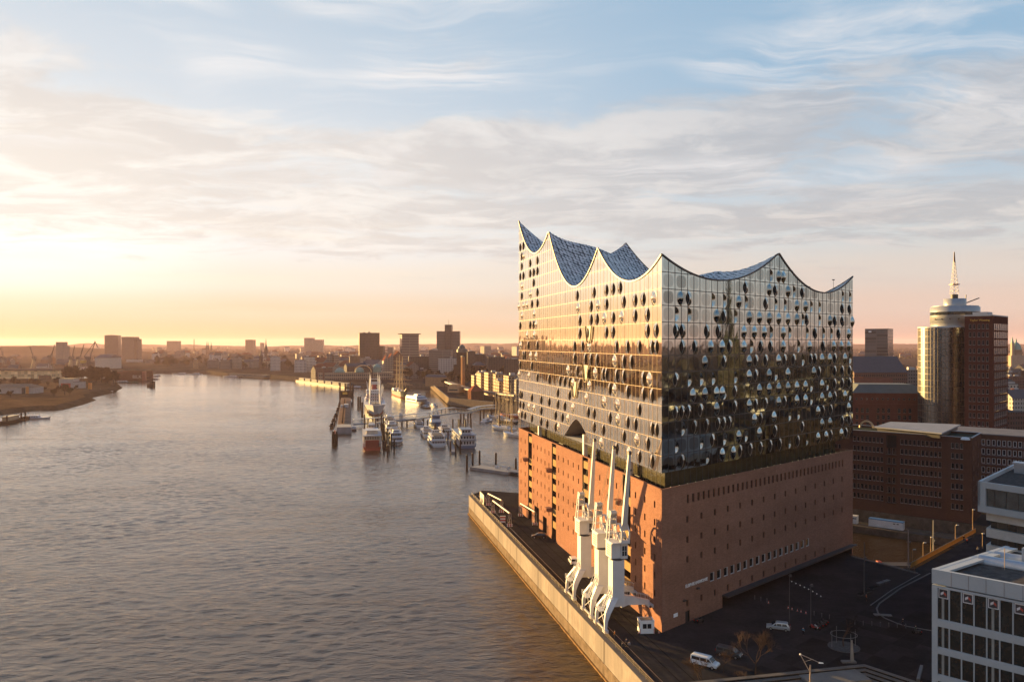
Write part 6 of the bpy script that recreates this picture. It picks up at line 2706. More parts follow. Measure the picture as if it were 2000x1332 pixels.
for px, yb, yt, lab in [(912.0, 918, 889, 'dark pile standing free at the tip of the small pontoon'), (923.2, 906, 885.5, 'tall dark pile behind the tip of the small pontoon'),
                        (936.6, 904, 881, 'tallest pointed pile beside the small pontoon'), (968.6, 906, 885.5, 'pile in the middle of the small pontoon'),
                        (1007.5, 921, 896, 'pile at the hall end of the small pontoon')]:
    q = wp(px, yb)
    pile(q, zat(yt, q.y) - WATER, lab, .6)
PL = [(712, 838, 810), (738, 832, 808), (728, 826, 811), (745, 850, 812), (749, 862, 815), (756, 872, 838), (760, 880, 845), (764, 874, 850), (770, 884, 858),
      (750, 885, 862), (757, 891, 870), (835, 838, 820), (850, 845, 828), (856, 852, 838), (884.5, 842, 819), (896, 850, 819), (909.5, 838, 818.5), (920, 840, 818),
      (875, 862, 843), (880, 885, 862), (890, 888, 860), (899, 882, 860), (866, 858, 838), (976, 836, 812), (999, 845, 818)]
NEAR = ['at the red stern-wheel ferry', 'between ferry and excursion boats', 'beside the footbridge pontoon', 'at the broad-sterned boat', 'by the paddle steamer', 'beside the sailing vessels']
for i, (px, yb, yt) in enumerate(PL):
    q = wp(px, yb)
    nr = NEAR[0] if px < 740 else NEAR[1] if px < 775 else NEAR[3] if px < 870 else NEAR[4] if px < 930 else NEAR[5]
    pile(q, zat(yt, q.y) - WATER, 'dark wooden mooring pile ' + nr, .55)


def box_thing(name, lab, cat, a, b_, w, z0, z1, mat, grp=None, part='deck'):
    """long low float from a to b"""
    a, b_ = Vector(a), Vector(b_)
    d = (b_ - a)
    L = d.length
    t = thing(name, lab, cat, ((a.x + b_.x) / 2, (a.y + b_.y) / 2, WATER), math.atan2(d.y, d.x), grp)
    m = MB()
    m.box(-L / 2, -w / 2, z0, L / 2, w / 2, z1)
    m.build(part, mat, t)
    return t, L


# mooring float between the boat rows
t, L = box_thing('mooring_float', 'narrow dark mooring float between ferry and excursion boats', 'pontoon', wp(752, 880), wp(746, 826), 3.0, -.5, 1.2, M_PILE)
m = MB()
rails(m, -L / 2, L / 2, 1.3, 1.2)
m.build('railing', M_BDARK, t)
t, L = box_thing('mooring_float', 'narrow grey mooring float beside the paddle steamer', 'pontoon', wp(886, 886), wp(868, 838), 3.6, -.5, 1.2, M_STEELG)
m = MB()
rails(m, -L / 2, L / 2, 1.6, 1.2)
m.build('railing', M_BDARK, t)

# long grey pontoon with its dolphins
t, L = box_thing('jetty_pontoon', 'long grey and brown unloading pontoon in the river with post frame at its far end', 'pontoon', wp(672, 848), wp(676, 782), 11, -.5, 4.6, [M_STEELG])
m = MB()
m.box(-L / 2 + 24, -5.2, 4.61, L / 2 - 6, 5.2, 4.9)
m.build('brown_deck', pbr('deck_brown', (.23, .155, .105), .85, var=.2, scale=.2), t)
m = MB()
m.loft([[(-L / 2 - .4, -5.7, .5), (-L / 2 + 22, -5.7, .5), (-L / 2 + 22, 5.7, .5), (-L / 2 - .4, 5.7, .5)], [(-L / 2, -5.2, 5.4), (-L / 2 + 22, -5.2, 5.4), (-L / 2 + 22, 5.2, 5.4), (-L / 2, 5.2, 5.4)]])
m.build('hopper_end', M_STEELG, t)
m = MB()
m.box(L / 2 - 20, -8, 3, L / 2 - 4, 8, 12)
tower = m.build('tower_block', M_PILE, t)
for x, y, h in ((L / 2 - 19, -8, 20), (L / 2 - 12, -5, 23), (L / 2 - 9, 1, 21), (L / 2 - 15, 7, 22)):
    m = MB()
    m.tube((x, y, 0), (x, y, h), .9, n=8)
    m.build('guide_post', M_PILE, tower)
m = MB()
m.box(L / 2 - 20.3, -1.5, 8.5, L / 2 - 20, 4, 11.2)
m.build('yellow_panel', pbr('panel_yellow', (.65, .36, .05), .5, var=0), tower)
m = MB()
m.box(10, -3, 4.9, 22, 1.6, 8.0)
m.box(10, 2.4, 4.9, 18, 4.8, 7.6)
m.build('deck_cabin', pbr('cabin_grey', (.34, .34, .36), .6), t)
m = MB()
m.bar((-L / 2 + 30, 1.6, 6.0), (L / 2 - 70, 1.2, 6.0), 1.0, 1.4)
m.build('conveyor', M_PILE, t)
for i, (px, py, yt) in enumerate([(663, 800, 786), (659.5, 810, 796), (655, 820, 808), (651, 829, 817), (647.5, 836, 827)]):
    q = wp(px, py)
    d = thing('dolphin', 'timber dolphin in the slanting chain beside the grey pontoon', 'dolphin', (q.x, q.y, WATER), 0, 'dolphins beside the long pontoon')
    h = zat(yt, q.y) - WATER
    m = MB()
    for a in range(3):
        m.tube((math.cos(a * 2.1) * 1.5, math.sin(a * 2.1) * 1.5, -1), (math.cos(a * 2.1) * .6, math.sin(a * 2.1) * .6, h), .55, .5, 7)
    m.build('piles', M_PILE, d)
    m = MB()
    m.box(-1.6, -1.6, h * .45, 1.6, 1.6, h * .62)
    m.bar((0, 0, h * .5), (HD.x * 26, HD.y * 26, h * .7), .8)
    m.build('walkway', M_PILE, d)
q = wp(654, 868)
d = thing('dolphin', 'big dark fender dolphin standing alone below the grey pontoon', 'dolphin', (q.x, q.y, WATER))
m = MB()
for a in range(7):
    m.tube((math.cos(a * .9) * 1.6, math.sin(a * .9) * 1.6, -1), (math.cos(a * .9) * 1.5, math.sin(a * .9) * 1.5, 7.5 + (a % 2) * 1.5), .6, .55, 7)
m.build('piles', M_PILE, d)
m = MB()
m.tube((0, 0, 7), (0, 0, 10), .5, .4, 8)
m.build('red_beacon', M_BRED, d)
for px, yb, yt in ((699.5, 795, 775), (703.5, 795, 775), (707.5, 812, 786)):
    q = wp(px, yb)
    pile(q, zat(yt, q.y) - WATER, 'heavy dark guide pile between pontoon and museum freighter', 1.0, 'guide piles by the freighter')

# covered footbridge
fb = thing('footbridge', 'long covered footbridge with pale blue-grey roof curving over the harbour', 'footbridge', at(830, 680, 0))
pts = [(690, 640, 819, 829), (735, 645, 816, 825.5), (786, 652, 810.5, 820), (839, 664, 805, 814), (855, 668, 800, 811), (870, 673, 797, 808.5), (887, 680, 796.0, 806.5), (902, 688, 798, 806.5), (914, 694, 800, 805.5), (926, 702, 796.5, 801.5), (936, 708, 793.5, 798.5), (964, 724, 791, 796.5)]
roof_m, deck_m = MB(), MB()
for (p0, p1) in zip(pts, pts[1:]):
    for mb, k, w, th in ((roof_m, 2, 5.6, .35), (deck_m, 3, 6.2, .9)):
        a, b_ = at(p0[0], p0[1], zat(p0[k], p0[1])), at(p1[0], p1[1], zat(p1[k], p1[1]))
        mb.bar(a, b_ + (b_ - a).normalized() * .3, w, th)
roof_m.rel(fb).build('roof', pbr('bridge_roof', (.23, .265, .30), .6), fb)
deck_m.rel(fb).build('deck', pbr('bridge_deck', (.22, .25, .285), .6), fb)
for (p0, p1) in zip(pts, pts[1:]):
    for q_ in (0, .5):
        px, Y = p0[0] + (p1[0] - p0[0]) * q_, p0[1] + (p1[1] - p0[1]) * q_
        za, zb = zat(p0[2] + (p1[2] - p0[2]) * q_, Y), zat(p0[3] + (p1[3] - p0[3]) * q_, Y)
        for dy in (-2.2, 2.2):
            m = MB()
            c = at(px, Y)
            m.bar((c.x, Y + dy, zb), (c.x, Y + dy, za), .22)
            m.rel(fb).build('roof_post', M_BDARK, fb)
for px, Y, y0 in ((775, 651, 819), (785, 653, 819), (795, 655, 818), (809.5, 658, 817), (827, 662, 815), (900, 688, 806), (906, 691, 806), (914, 695, 805), (919, 698, 804), (938, 710, 799), (945, 714, 798), (960, 722, 797)):
    m = MB()
    c = at(px, Y)
    m.tube((c.x, Y, WATER - 1), (c.x, Y, zat(y0, Y)), .65, n=8)
    m.rel(fb).build('pier', M_PILE, fb)
m = MB()
for z in (-3.2,):
    a, b_ = at(772, 651, z), at(828, 662, z)
    m.bar(a, b_, .5, 1.0)
m.rel(fb).build('pier_beam', M_PILE, fb)
m = MB()
c = at(783, 652)
m.box(c.x - 1, 650, -4, c.x + 1, 652, zat(806, 651))
m.rel(fb).build('lift_mast', M_BWHITE, fb)

# small pontoon beside the hall
q0, q1 = wp(918, 917), wp(1003, 929)
u1 = (q1 - q0).normalized()
u2 = Vector((-u1.y, u1.x, 0))
pt = thing('landing_pontoon', 'small low grey landing pontoon with piles beside the tip of the hall quay', 'pontoon', (q0.x, q0.y, WATER))
m = MB()
m.prism([(0, 0), (u1.x * 27, u1.y * 27), (u1.x * 27 + u2.x * 9, u1.y * 27 + u2.y * 9), (u2.x * 9 + u1.x * .5, u2.y * 9 + u1.y * .5)], -.5, 1.5)
m.build('float', M_STEELG, pt)
m = MB()
for z in (2.0, 2.6):
    m.bar(u2 * 8.6 + u1 * .5 + Vector((0, 0, z)), u2 * 8.6 + u1 * 26 + Vector((0, 0, z)), .08)
for k in range(12):
    p = u2 * 8.6 + u1 * (.5 + k * 2.3)
    m.bar(p + Vector((0, 0, 1.5)), p + Vector((0, 0, 2.7)), .1)
m.build('railing', M_BDARK, pt)
m = MB()
for k, h in ((13.5, 1.6), (15, 1.2), (22, 1.8)):
    p = u1 * k + u2 * 5
    m.obox(p + Vector((0, 0, 1.5)), u1, u2, (0, 0, 1), 1.3, .7, h)
m.build('lockers', M_BWHITE, pt)
m = MB()
p = u1 * 20 + u2 * 3.4
m.obox(p + Vector((0, 0, 2.9)), u1, u2, (0, 0, 1), 3.2, .15, .9)
for k in (0, 1.5, 3.0):
    m.bar(p + u1 * k + Vector((0, 0, 1.5)), p + u1 * k + Vector((0, 0, 3)), .1)
m.build('sign_stand', M_BWHITE, pt)
# gangway link
m = MB()
m.obox(u1 * 27 + u2 * 2 + Vector((0, 0, 1.2)), u1, u2, (0, 0, 1), 9, 4, .5)
m.build('gangway', M_STEELG, pt)

# mid-river mark
q = wp(295, 755)
d = thing('river_mark', 'dark stone river mark standing alone in the water near the bend', 'river mark', (q.x, q.y, WATER))
m = MB()
m.box(-4.8, -4, -1, 4.8, 4, 4.6)
m.build('base', M_PILE, d)
m = MB()
m.box(0, -4, 4.6, 4.8, 4, 8.4)
m.build('tower', M_PILE, d)

# jetty on the south bank
t, L = box_thing('landing_jetty', 'dark landing jetty with lit shelter at the south bank', 'jetty', wp(-30, 836), wp(58, 817), 7, -.5, 2.2, M_PILE)
m = MB()
m.box(-6, -2.6, 2.2, 14, 2.6, 5.4)
m.build('shelter_glass', pbr('shelter_glass', (.30, .23, .14), .2), t)
m = MB()
m.box(-7, -3.2, 5.4, 15, 3.2, 5.8)
m.build('shelter_roof', M_BDARK, t)
for x in (-10, 17, 25):
    m = MB()
    m.tube((x, -3, -1), (x, -3, 7), .7, n=8)
    m.build('pile', M_PILE, t)

# ------------------------------------------------------------------ the town across the river
FW = {}


def fwall(key, col, pw=2.8, ph=3.3, fw=.5, fh=.5, glass=(.03, .03, .032)):
    return window_wall('town_' + key, col, glass, pw, ph, fw, fh)


W_BROWN = fwall('brown', (.085, .058, .043))
W_RED = fwall('red', (.13, .058, .040))
W_GREY = fwall('grey', (.14, .13, .12))
W_CREAM = fwall('cream', (.30, .255, .20))
W_WHITE = fwall('white', (.42, .40, .37))
W_DARK = fwall('dark', (.045, .040, .036), 3.2, 3.6, .6, .5)
W_BANDED = fwall('banded', (.20, .175, .15), 60, 3.4, .99, .5)
W_TOWER = fwall('tower', (.11, .095, .082), 2.2, 3.3, .6, .55)
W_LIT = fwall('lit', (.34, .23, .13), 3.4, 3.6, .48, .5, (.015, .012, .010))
W_SHED = pbr('shed_sheet', (.34, .31, .28), .6, var=.12)
ALLW = [(W_BROWN, 'brown'), (W_RED, 'red brick'), (W_GREY, 'grey'), (W_CREAM, 'cream'), (W_WHITE, 'pale'), (W_DARK, 'dark')]
R_RED = ROOFS[0]
R_SLATE = ROOFS[1]


def hero(name, lab, cat, px0, px1, ytop, Y, wall, roof='flat', rz=0.0, d=None, roofmat=None, rh=None, chim=0, seed=1, grp=None):
    c = at((px0 + px1) / 2, Y)
    w = (px1 - px0) / F * Y / max(.5, math.cos(rz) + .35 * abs(math.sin(rz)))
    d = d or max(10, w * .6)
    top = zat(ytop, Y)
    h = top if roof == 'flat' else top - (rh or min(w, d) * .4)
    return block(name, lab, cat, (c.x, c.y + d / 2, 0), rz, w, d, max(4, h - (.5 if roof == 'flat' else 0)), wall, roof, roofmat, rh, grp, chim, seed)


R_SLATE_D = pbr('roof_matt', (.05, .047, .045), .9)
# skyline towers
t = hero('dark_tower', 'broad dark brown slab tower on the skyline, broadest of the three beyond the harbour', 'tower', 698, 739, 650, 1750, W_DARK, chim=2, d=30, rz=.25)
hero('tower_annex', 'lower brown annex beside the broad dark skyline slab', 'tower', 733, 748, 676, 1760, W_BROWN, d=26)
t = hero('banded_tower', 'pale banded office tower with overhanging flat roof, between two dark skyline towers', 'tower', 780, 815, 653, 1650, W_BANDED, d=30, rz=.3)
w_ = 40 / F * 1650
m = MB()
m.box(-w_ / 2, -w_ * .42, zat(653, 1650), w_ / 2, w_ * .42, zat(653, 1650) + 1.6)
m.build('overhanging_roof', R_SLATE_D, t)
t = thing('stepped_tower', 'tallest skyline tower with slim raised core and thin mast', 'tower', at(876, 1700))
px_m = 1700 / F
for nm, x0, x1, yt, y0, y1, mt in (('wing', 853.5, 870, 647, -8, 22, W_TOWER), ('wing', 882, 898, 647, -8, 22, W_TOWER), ('core', 869.5, 882.5, 634.5, -12, 26, W_DARK)):
    m = MB()
    m.box((x0 - 876) * px_m, y0, -.4, (x1 - 876) * px_m, y1, zat(yt, 1700))
    m.build(nm, mt, t)
m = MB()
m.tube((0, 6, zat(634.5, 1700)), (0, 6, zat(623, 1700)), .5, .2)
m.build('mast', M_BDARK, t)
hero('residential_tower', 'hazy beige tower block far behind the shipyard, the one with notched top', 'tower', 203, 228.5, 655, 3000, W_TOWER, chim=4, d=35, rz=.15)
hero('residential_tower', 'hazy beige tower block far behind the shipyard, right beside the notched one', 'tower', 237, 262, 658, 2900, W_TOWER, chim=1, d=40)
hero('residential_tower', 'narrow lower slab joined to the hazy beige tower block', 'tower', 261, 268, 662, 2910, W_TOWER, d=36)
hero('grain_silo', 'hazy grey silo tower among the shipyard cranes', 'silo', 109, 123, 668, 2300, pbr('silo_concrete', (.22, .19, .16), .8), d=24)
hero('grain_silo', 'lower shoulder of the hazy grey silo among the cranes', 'silo', 111, 127, 676, 2312, pbr('silo_concrete', (.22, .19, .16), .8), d=24)
hero('distant_block', 'wide pale block faint on the skyline behind the river bend', 'tower', 325.5, 346, 666, 5200, W_TOWER, d=60)
hero('distant_block', 'square tower faint on the skyline beside a thin spire', 'tower', 479, 494, 663.5, 4600, W_TOWER, d=50, chim=1)
hero('distant_block', 'small pale block faint on the skyline between spire and square tower', 'tower', 508, 514, 669.5, 5600, W_GREY, d=30)
hero('distant_block', 'taller of the paired pale towers faint on the skyline', 'tower', 594, 611, 660, 3900, W_CREAM, d=40, chim=1)
hero('distant_block', 'shorter square one of the paired pale towers faint on the skyline', 'tower', 611, 629, 663.5, 3850, W_CREAM, d=40)
hero('distant_block', 'small sunlit tower on the skyline near the hall', 'tower', 940.5, 956, 676, 2700, W_CREAM, d=30, rz=.5)
hero('distant_block', 'small bright sunlit tower next to the edge of the hall', 'tower', 1003, 1020, 676.5, 2300, W_WHITE, d=30, rz=.5)
hero('distant_block', 'low grey block on the skyline between the harbour towers and the hall', 'tower', 757, 766, 678, 2400, W_GREY, d=20)


def spire(lab, px, ytip, ybase, Y, w=7, rough=W_BROWN):
    s = thing('church', lab, 'church', at(px, Y))
    zt, zb = zat(ytip, Y), zat(ybase, Y)
    m = MB()
    m.box(-w / 2, -w / 2, -.4, w / 2, w / 2, zb)
    m.box(-w * .6, w / 2, -.4, w * .6, w * 4, zb * .5)
    m.build('tower', rough, s)
    m = MB()
    m.lathe([(w * .62, zb), (w * .28, zb + (zt - zb) * .35), (w * .13, zb + (zt - zb) * .7), (0, zt)], (0, 0, 0), 8, 0, False)
    m.build('spire', R_SLATE, s)
    return s


spire('twin spired church far across the river, first of three thin spires', 404, 665.5, 678, 4200, 9)
spire('middle one of three thin spires on the far skyline', 407, 667, 678, 4210, 8)
spire('thin spire standing apart from a close pair on the far skyline', 412.7, 667.5, 678, 4300, 8)
spire('tall thin spire over the roofs across the river', 519.4, 660, 680, 2500, 8)
spire('dark pointed church tower below the tall thin spire', 510, 680, 695, 1900, 8)
ch = thing('factory_chimney', 'thin factory chimney faint on the far skyline', 'chimney', at(379, 4300))
m = MB()
m.tube((0, 0, 0), (0, 0, zat(662.5, 4300)), 3, 1.8, 10)
m.build('shaft', pbr('chimney_brick', (.18, .085, .06), .9), ch)
m = MB()
m.box(-5, -5, 0, 5, 5, 8)
m.build('base', W_BROWN, ch)
# dark church tower with pointed copper top behind the harbour
s = thing('church', 'big dark church tower with pointed copper cap above the harbour front', 'church', at(902, 1280))
m = MB()
m.box(-8, -8, -.4, 8, 8, zat(688, 1280))
m.box(-14, 8, -.4, 14, 50, 26)
m.build('tower', pbr('church_dark', (.055, .04, .032), .9, var=.2), s)
m = MB()
m.lathe([(8.6, zat(688, 1280)), (8.6, zat(683, 1280)), (6.0, zat(680, 1280)), (6.0, zat(677.5, 1280)), (0, zat(672, 1280))], (0, 0, 0), 8, 0, False)
m.build('cap', pbr('copper_dark', (.07, .085, .075), .7), s)
# slim clock tower with sunlit edge
s = thing('gauge_tower', 'slim tall brick tower with one bright sunlit edge behind the promenade', 'tower', at(904, 1010), R(35))
m = MB()
m.box(-1.9, -1.9, -.4, 1.9, 1.9, zat(697, 1010))
m.build('shaft', pbr('gauge_brick', (.30, .16, .085), .85), s)
m = MB()
m.box(-2.2, -2.2, zat(697, 1010), 2.2, 2.2, zat(695, 1010))
m.build('cap', R_SLATE, s)

# named blocks of the waterfront
HB = [
    (638, 650, 691, 1500, 'balcony_tower', 'dark apartment tower striped by pale balconies, across the landing pontoons', W_BANDED),
    (650, 661, 694, 1500, 'balcony_tower', 'lower dark apartment tower striped by balconies beside its twin', W_BANDED),
    (703, 723, 699, 1480, 'corner_house', 'cream corner house with flat roof below the broad dark skyline slab', W_CREAM),
    (681, 703, 695, 1600, 'terrace_house', 'brown flat-roofed house with one lit edge below the broad dark slab', W_BROWN),
    (838, 882, 683.5, 1380, 'office_slab', 'wide grey-brown office slab with window bands, before the tallest tower', W_BANDED),
    (796, 842, 696, 1390, 'office_slab', 'low dark office slab with window bands behind the sailing ship masts', W_DARK),
    (856, 890, 699.5, 1300, 'white_hall', 'pale white exhibition hall with rows of tiny windows before the office slab', W_WHITE),
    (911, 928, 686, 1400, 'dark_block', 'dark cubic block between church tower and skyline', W_DARK),
    (925, 950, 692, 1420, 'dark_block', 'long dark block behind the sunlit harbour houses', W_BROWN),
    (950, 985, 697, 1300, 'dark_block', 'dark brown block with pale side wings near the hall', W_BROWN),
    (985, 1016, 701, 1250, 'dark_block', 'brown block partly hidden by the edge of the hall', W_BROWN),
    (526, 546, 696, 1750, 'river_hotel', 'white stepped riverside building below the church spires', W_WHITE),
    (575, 596, 703, 1650, 'river_hotel', 'white terraced building on the slope over the landing pontoons', W_WHITE),
    (592, 614, 697, 1680, 'river_hotel', 'higher white terraced building behind its lower neighbour on the slope', W_WHITE),
    (431, 450, 703, 1850, 'river_hotel', 'grey riverside block across the bend with cream neighbour', W_GREY),
    (449, 470, 699, 1870, 'river_hotel', 'cream riverside block across the bend', W_CREAM),
    (378, 384, 702, 1950, 'river_hotel', 'narrow sunlit house across the bend', W_LIT),
    (403, 425, 703, 1940, 'river_hotel', 'low grey house row across the bend', W_GREY),
]
for i, (a, b_, yt, Y, nm, lab, wl) in enumerate(HB):
    hero(nm, lab, 'building', a, b_, yt, Y, wl, 'flat', .25 if i % 2 else -.1, None, None, None, 1 + i % 3, i)
# historic brick school with gables behind the tall ship
for px0, px1, yt, lab in ((746, 757, 695, 'smaller sunlit stone gable house beside the gabled brick one'), (757, 768, 690, 'tall gabled sunlit stone house behind the sailing ship'), (766, 784, 686, 'dark red brick house with broad steep roof behind the masts')):
    hero('gabled_house', lab, 'house', px0, px1, yt, 1400, W_RED if px0 > 765 else W_CREAM, 'gable', .35, 16, R_RED, 9, 1, int(px0))

# sunlit houses along the quay: each front towards the sun
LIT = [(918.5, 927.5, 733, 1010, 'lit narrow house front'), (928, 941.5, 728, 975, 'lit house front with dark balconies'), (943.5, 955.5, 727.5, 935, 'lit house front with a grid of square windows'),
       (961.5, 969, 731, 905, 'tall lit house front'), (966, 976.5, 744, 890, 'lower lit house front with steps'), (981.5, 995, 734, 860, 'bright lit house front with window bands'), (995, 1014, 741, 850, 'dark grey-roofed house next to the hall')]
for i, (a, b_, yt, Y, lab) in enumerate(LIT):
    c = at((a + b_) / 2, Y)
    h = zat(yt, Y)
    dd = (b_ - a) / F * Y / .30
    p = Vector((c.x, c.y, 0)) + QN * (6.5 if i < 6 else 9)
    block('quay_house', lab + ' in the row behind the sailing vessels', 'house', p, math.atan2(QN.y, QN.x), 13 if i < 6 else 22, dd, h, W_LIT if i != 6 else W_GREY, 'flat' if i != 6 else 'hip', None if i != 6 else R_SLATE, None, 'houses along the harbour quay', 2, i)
# modern lit pavilion, red roofed brick pavilion, raised railway, promenade wall
t = thing('promenade_restaurant', 'modern two-storey restaurant with sunlit orange front on the promenade', 'restaurant', at(890, 935), R(-28))
m = MB()
m.box(-7, -7, 3, 9, 9, 10)
m.box(-5, -5, 10, 4, 6, 12.5)
m.build('wall', pbr('pavilion_orange', (.40, .24, .12), .7), t)
m = MB()
m.box(-7.05, -6, 5.2, -7.0, 6, 6.8)
m.box(-5, -7.05, 5.2, 7, -7.0, 6.8)
m.build('windows', M_GLASS, t)
m = MB()
m.box(-5, -5, -.4, 7, 7, 3)
m.build('ground_floor', M_BDARK, t)
t = thing('brick_pavilion', 'square dark brick pavilion with red pyramid roof beside the footbridge', 'pavilion', at(929, 862), R(18))
s_ = 12.6 / F * 862
m = MB()
m.box(-s_, -s_, -.4, s_, s_, zat(763.5, 862))
m.build('wall', pbr('pavilion_brick', (.115, .058, .038), .85, var=.15), t)
m = MB()
z0, z1 = zat(763.5, 862), zat(749.5, 862)
m.add([(-s_ - .6, -s_ - .6, z0), (s_ + .6, -s_ - .6, z0), (s_ + .6, s_ + .6, z0), (-s_ - .6, s_ + .6, z0), (0, 0, z1)], [(0, 1, 4), (1, 2, 4), (2, 3, 4), (3, 0, 4)])
m.build('roof', pbr('pavilion_tile', (.19, .065, .038), .8), t)
t = thing('raised_railway', 'raised railway line with sunlit edge running behind the promenade', 'railway', at(895, 960))
m = MB()
pts_ = [at(874, 1085, 8), at(884, 1030, 8), at(900, 970, 8), at(917, 905, 8), at(960, 850, 8), at(1010, 800, 8)]
for a, b_ in zip(pts_, pts_[1:]):
    m.bar(a, b_, 8, 1.6)
m.rel(t).build('deck', pbr('railway_steel', (.15, .10, .06), .6), t)
for a, b_ in zip(pts_, pts_[1:]):
    for q_ in (.2, .6):
        p = a.lerp(b_, q_)
        m = MB()
        m.box(p.x - .6, p.y - .6, -.4, p.x + .6, p.y + .6, 7.2)
        m.rel(t).build('pier', M_PILE, t)
t = thing('railway_station', 'low railway station hall with sunlit end under the trees', 'station', at(862, 1120), R(-30))
m = MB()
m.box(-24, -6, -.4, 24, 6, 13)
m.build('wall', pbr('station_ochre', (.26, .17, .10), .8), t)
m = MB()
m.loft([[(-25, -7, 13), (25, -7, 13), (25, 7, 13), (-25, 7, 13)], [(-23, -2, 16.5), (23, -2, 16.5), (23, 2, 16.5), (-23, 2, 16.5)]])
m.build('roof', R_SLATE, t)
t = thing('promenade_wall', 'pale flood wall of the harbour promenade catching the low sun', 'wall', (-95, 1020, 0))
m = MB()
for a, b_ in ((Vector((-69.5, 861, 0)), Vector((-123.5, 1185, 0))), (Vector((-18.5, 799.5, 0)), Vector((-69.5, 861, 0)))):
    d = (b_ - a).normalized()
    nn = Vector((-d.y, d.x, 0))
    m.obox(a + Vector((0, 0, -6.5)), d, nn, (0, 0, 1), (b_ - a).length, .7, 8.0)
m.rel(t).build('wall_face', pbr('flood_wall', (.17, .135, .10), .85, var=.15), t)
m = MB()
for a, b_ in ((Vector((-69.5, 861, 0)), Vector((-123.5, 1185, 0))), (Vector((-18.5, 799.5, 0)), Vector((-69.5, 861, 0)))):
    d = (b_ - a).normalized()
    nn = Vector((-d.y, d.x, 0))
    m.obox(a + Vector((0, 0, 1.5)) - nn * .2, d, nn, (0, 0, 1), (b_ - a).length, 1.1, .3)
m.rel(t).build('coping', M_KERB, t)

# landing stage: long pontoon with lit edge, low terminal with green domes
for k, (a, b_) in enumerate((((585, 744.5), (683, 757.5)), ((452, 735.5), (520, 739)))):
    q0, q1 = wp(*a), wp(*b_)
    t, L = box_thing('landing_stage', ('long landing stage with sunlit edge along the far bank' if k == 0 else 'farther landing stage where white ferries lie across the bend'), 'pontoon', q0, q1, 14, -.5, 2.3, pbr('stage_edge', (.18, .125, .07), .7))
    m = MB()
    for i in range(7):
        x = -L * .42 + i * L * .14
        m.box(x - 14, -3, 2.3, x + 14, 6, 6.5)
    m.build('waiting_halls', W_GREY, t)
t = thing('terminal_building', 'long low stone terminal with green copper domes along the landing stage', 'terminal', at(695, 1330), R(13))
m = MB()
m.box(-62, 0, -.4, 62, 14, 12)
m.build('wall', fwall('terminal', (.26, .20, .145), 3.4, 6, .5, .6), t)
for x, r_, z in ((-27, 8.5, 12), (7, 9.0, 12), (36, 7.5, 19)):
    m = MB()
    if z > 15:
        m.box(x - 7, 1, 12, x + 7, 13, z)
    m.lathe([(r_, z), (r_ * .93, z + r_ * .32), (r_ * .7, z + r_ * .62), (r_ * .35, z + r_ * .85), (0, z + r_)], (x, 7, 0), 16)
    m.build('dome', M_COPPER, t)
m = MB()
for k in range(10):
    a0, a1 = math.pi * k / 10, math.pi * (k + 1) / 10
    m.bar((12 + 14 * math.cos(a0), -.6, 12 + 12 * math.sin(a0)), (12 + 14 * math.cos(a1), -.6, 12 + 12 * math.sin(a1)), 2.2, 1.6)
m.build('entrance_arch', pbr('arch_ochre', (.55, .36, .17), .7), t)

# ------------------------------------------------------------------ trees
def tree_data(seed, h, rad, leaves, col, twig):
    rnd = random.Random(seed)
    tr_, cr = MB(), MB()
    tr_.tube((0, 0, -.5), (0, 0, h * .42), h * .028, h * .018, 6)
    tips = []
    for k in range(7):
        a = k * 2.4 + rnd.uniform(-.3, .3)
        z0 = h * rnd.uniform(.25, .42)
        p1 = Vector((math.cos(a) * rad * rnd.uniform(.35, .7), math.sin(a) * rad * rnd.uniform(.35, .7), h * rnd.uniform(.55, .85)))
        tr_.tube((0, 0, z0), p1, h * .013, h * .005, 5)
        tips.append(p1)
    clumps = [(t_, rad * rnd.uniform(.3, .5)) for t_ in tips] + [(Vector((rnd.uniform(-.5, .5) * rad, rnd.uniform(-.5, .5) * rad, h * rnd.uniform(.45, .92))), rad * rnd.uniform(.25, .45)) for _ in range(6)]
    for i in range(leaves):
        c, r_ = clumps[rnd.randrange(len(clumps))]
        d = Vector((rnd.gauss(0, 1), rnd.gauss(0, 1), rnd.gauss(0, .8)))
        d = d.normalized() * r_ * rnd.random() ** .5
        p = c + d
        u = Vector((rnd.gauss(0, 1), rnd.gauss(0, 1), rnd.gauss(0, 1))).normalized()
        v = u.orthogonal().normalized()
        s, l = twig * rnd.uniform(.5, 1.1), twig * rnd.uniform(.8, 1.8)
        cr.add([p - u * s * .4 - v * l * .5, p + u * s * .4 - v * l * .4, p + v * l * .6], [(0, 1, 2)], rnd.randrange(2))
    m1 = [pbr('bark_grey', (.045, .036, .028), .9), None]
    return tr_.mesh('trunk', pbr('bark_grey', (.045, .036, .028), .9)), cr.mesh('crown', [pbr('crown_%s_a' % col[0], col[1], .9, var=.2), pbr('crown_%s_b' % col[0], tuple(c * .65 for c in col[1]), .9, var=.2)])


TREES = []
for s, (h, rad, nl, col, tw_) in enumerate([(15, 6.0, 520, ('brown', (.060, .044, .028)), 1.3), (12, 5.2, 460, ('olive', (.058, .050, .024)), 1.2), (18, 6.5, 560, ('umber', (.050, .036, .024)), 1.4), (10, 5.5, 420, ('rust', (.075, .046, .026)), 1.2)]):
    TREES.append((tree_data(100 + s, h, rad, nl, col, tw_), ('bare brown', 'olive green', 'tall dark brown', 'low rust brown')[s]))


def plant(i, p, lab, grp, sc=1.0, rz=0.0, z=0.0):
    (tm, cm), _ = TREES[i]
    t = thing('tree', lab, 'tree', (p[0], p[1], z), rz, grp)
    t.scale = (sc, sc, sc)
    link('trunk', tm, t)
    link('crown', cm, t)
    return t


rnd = random.Random(9)
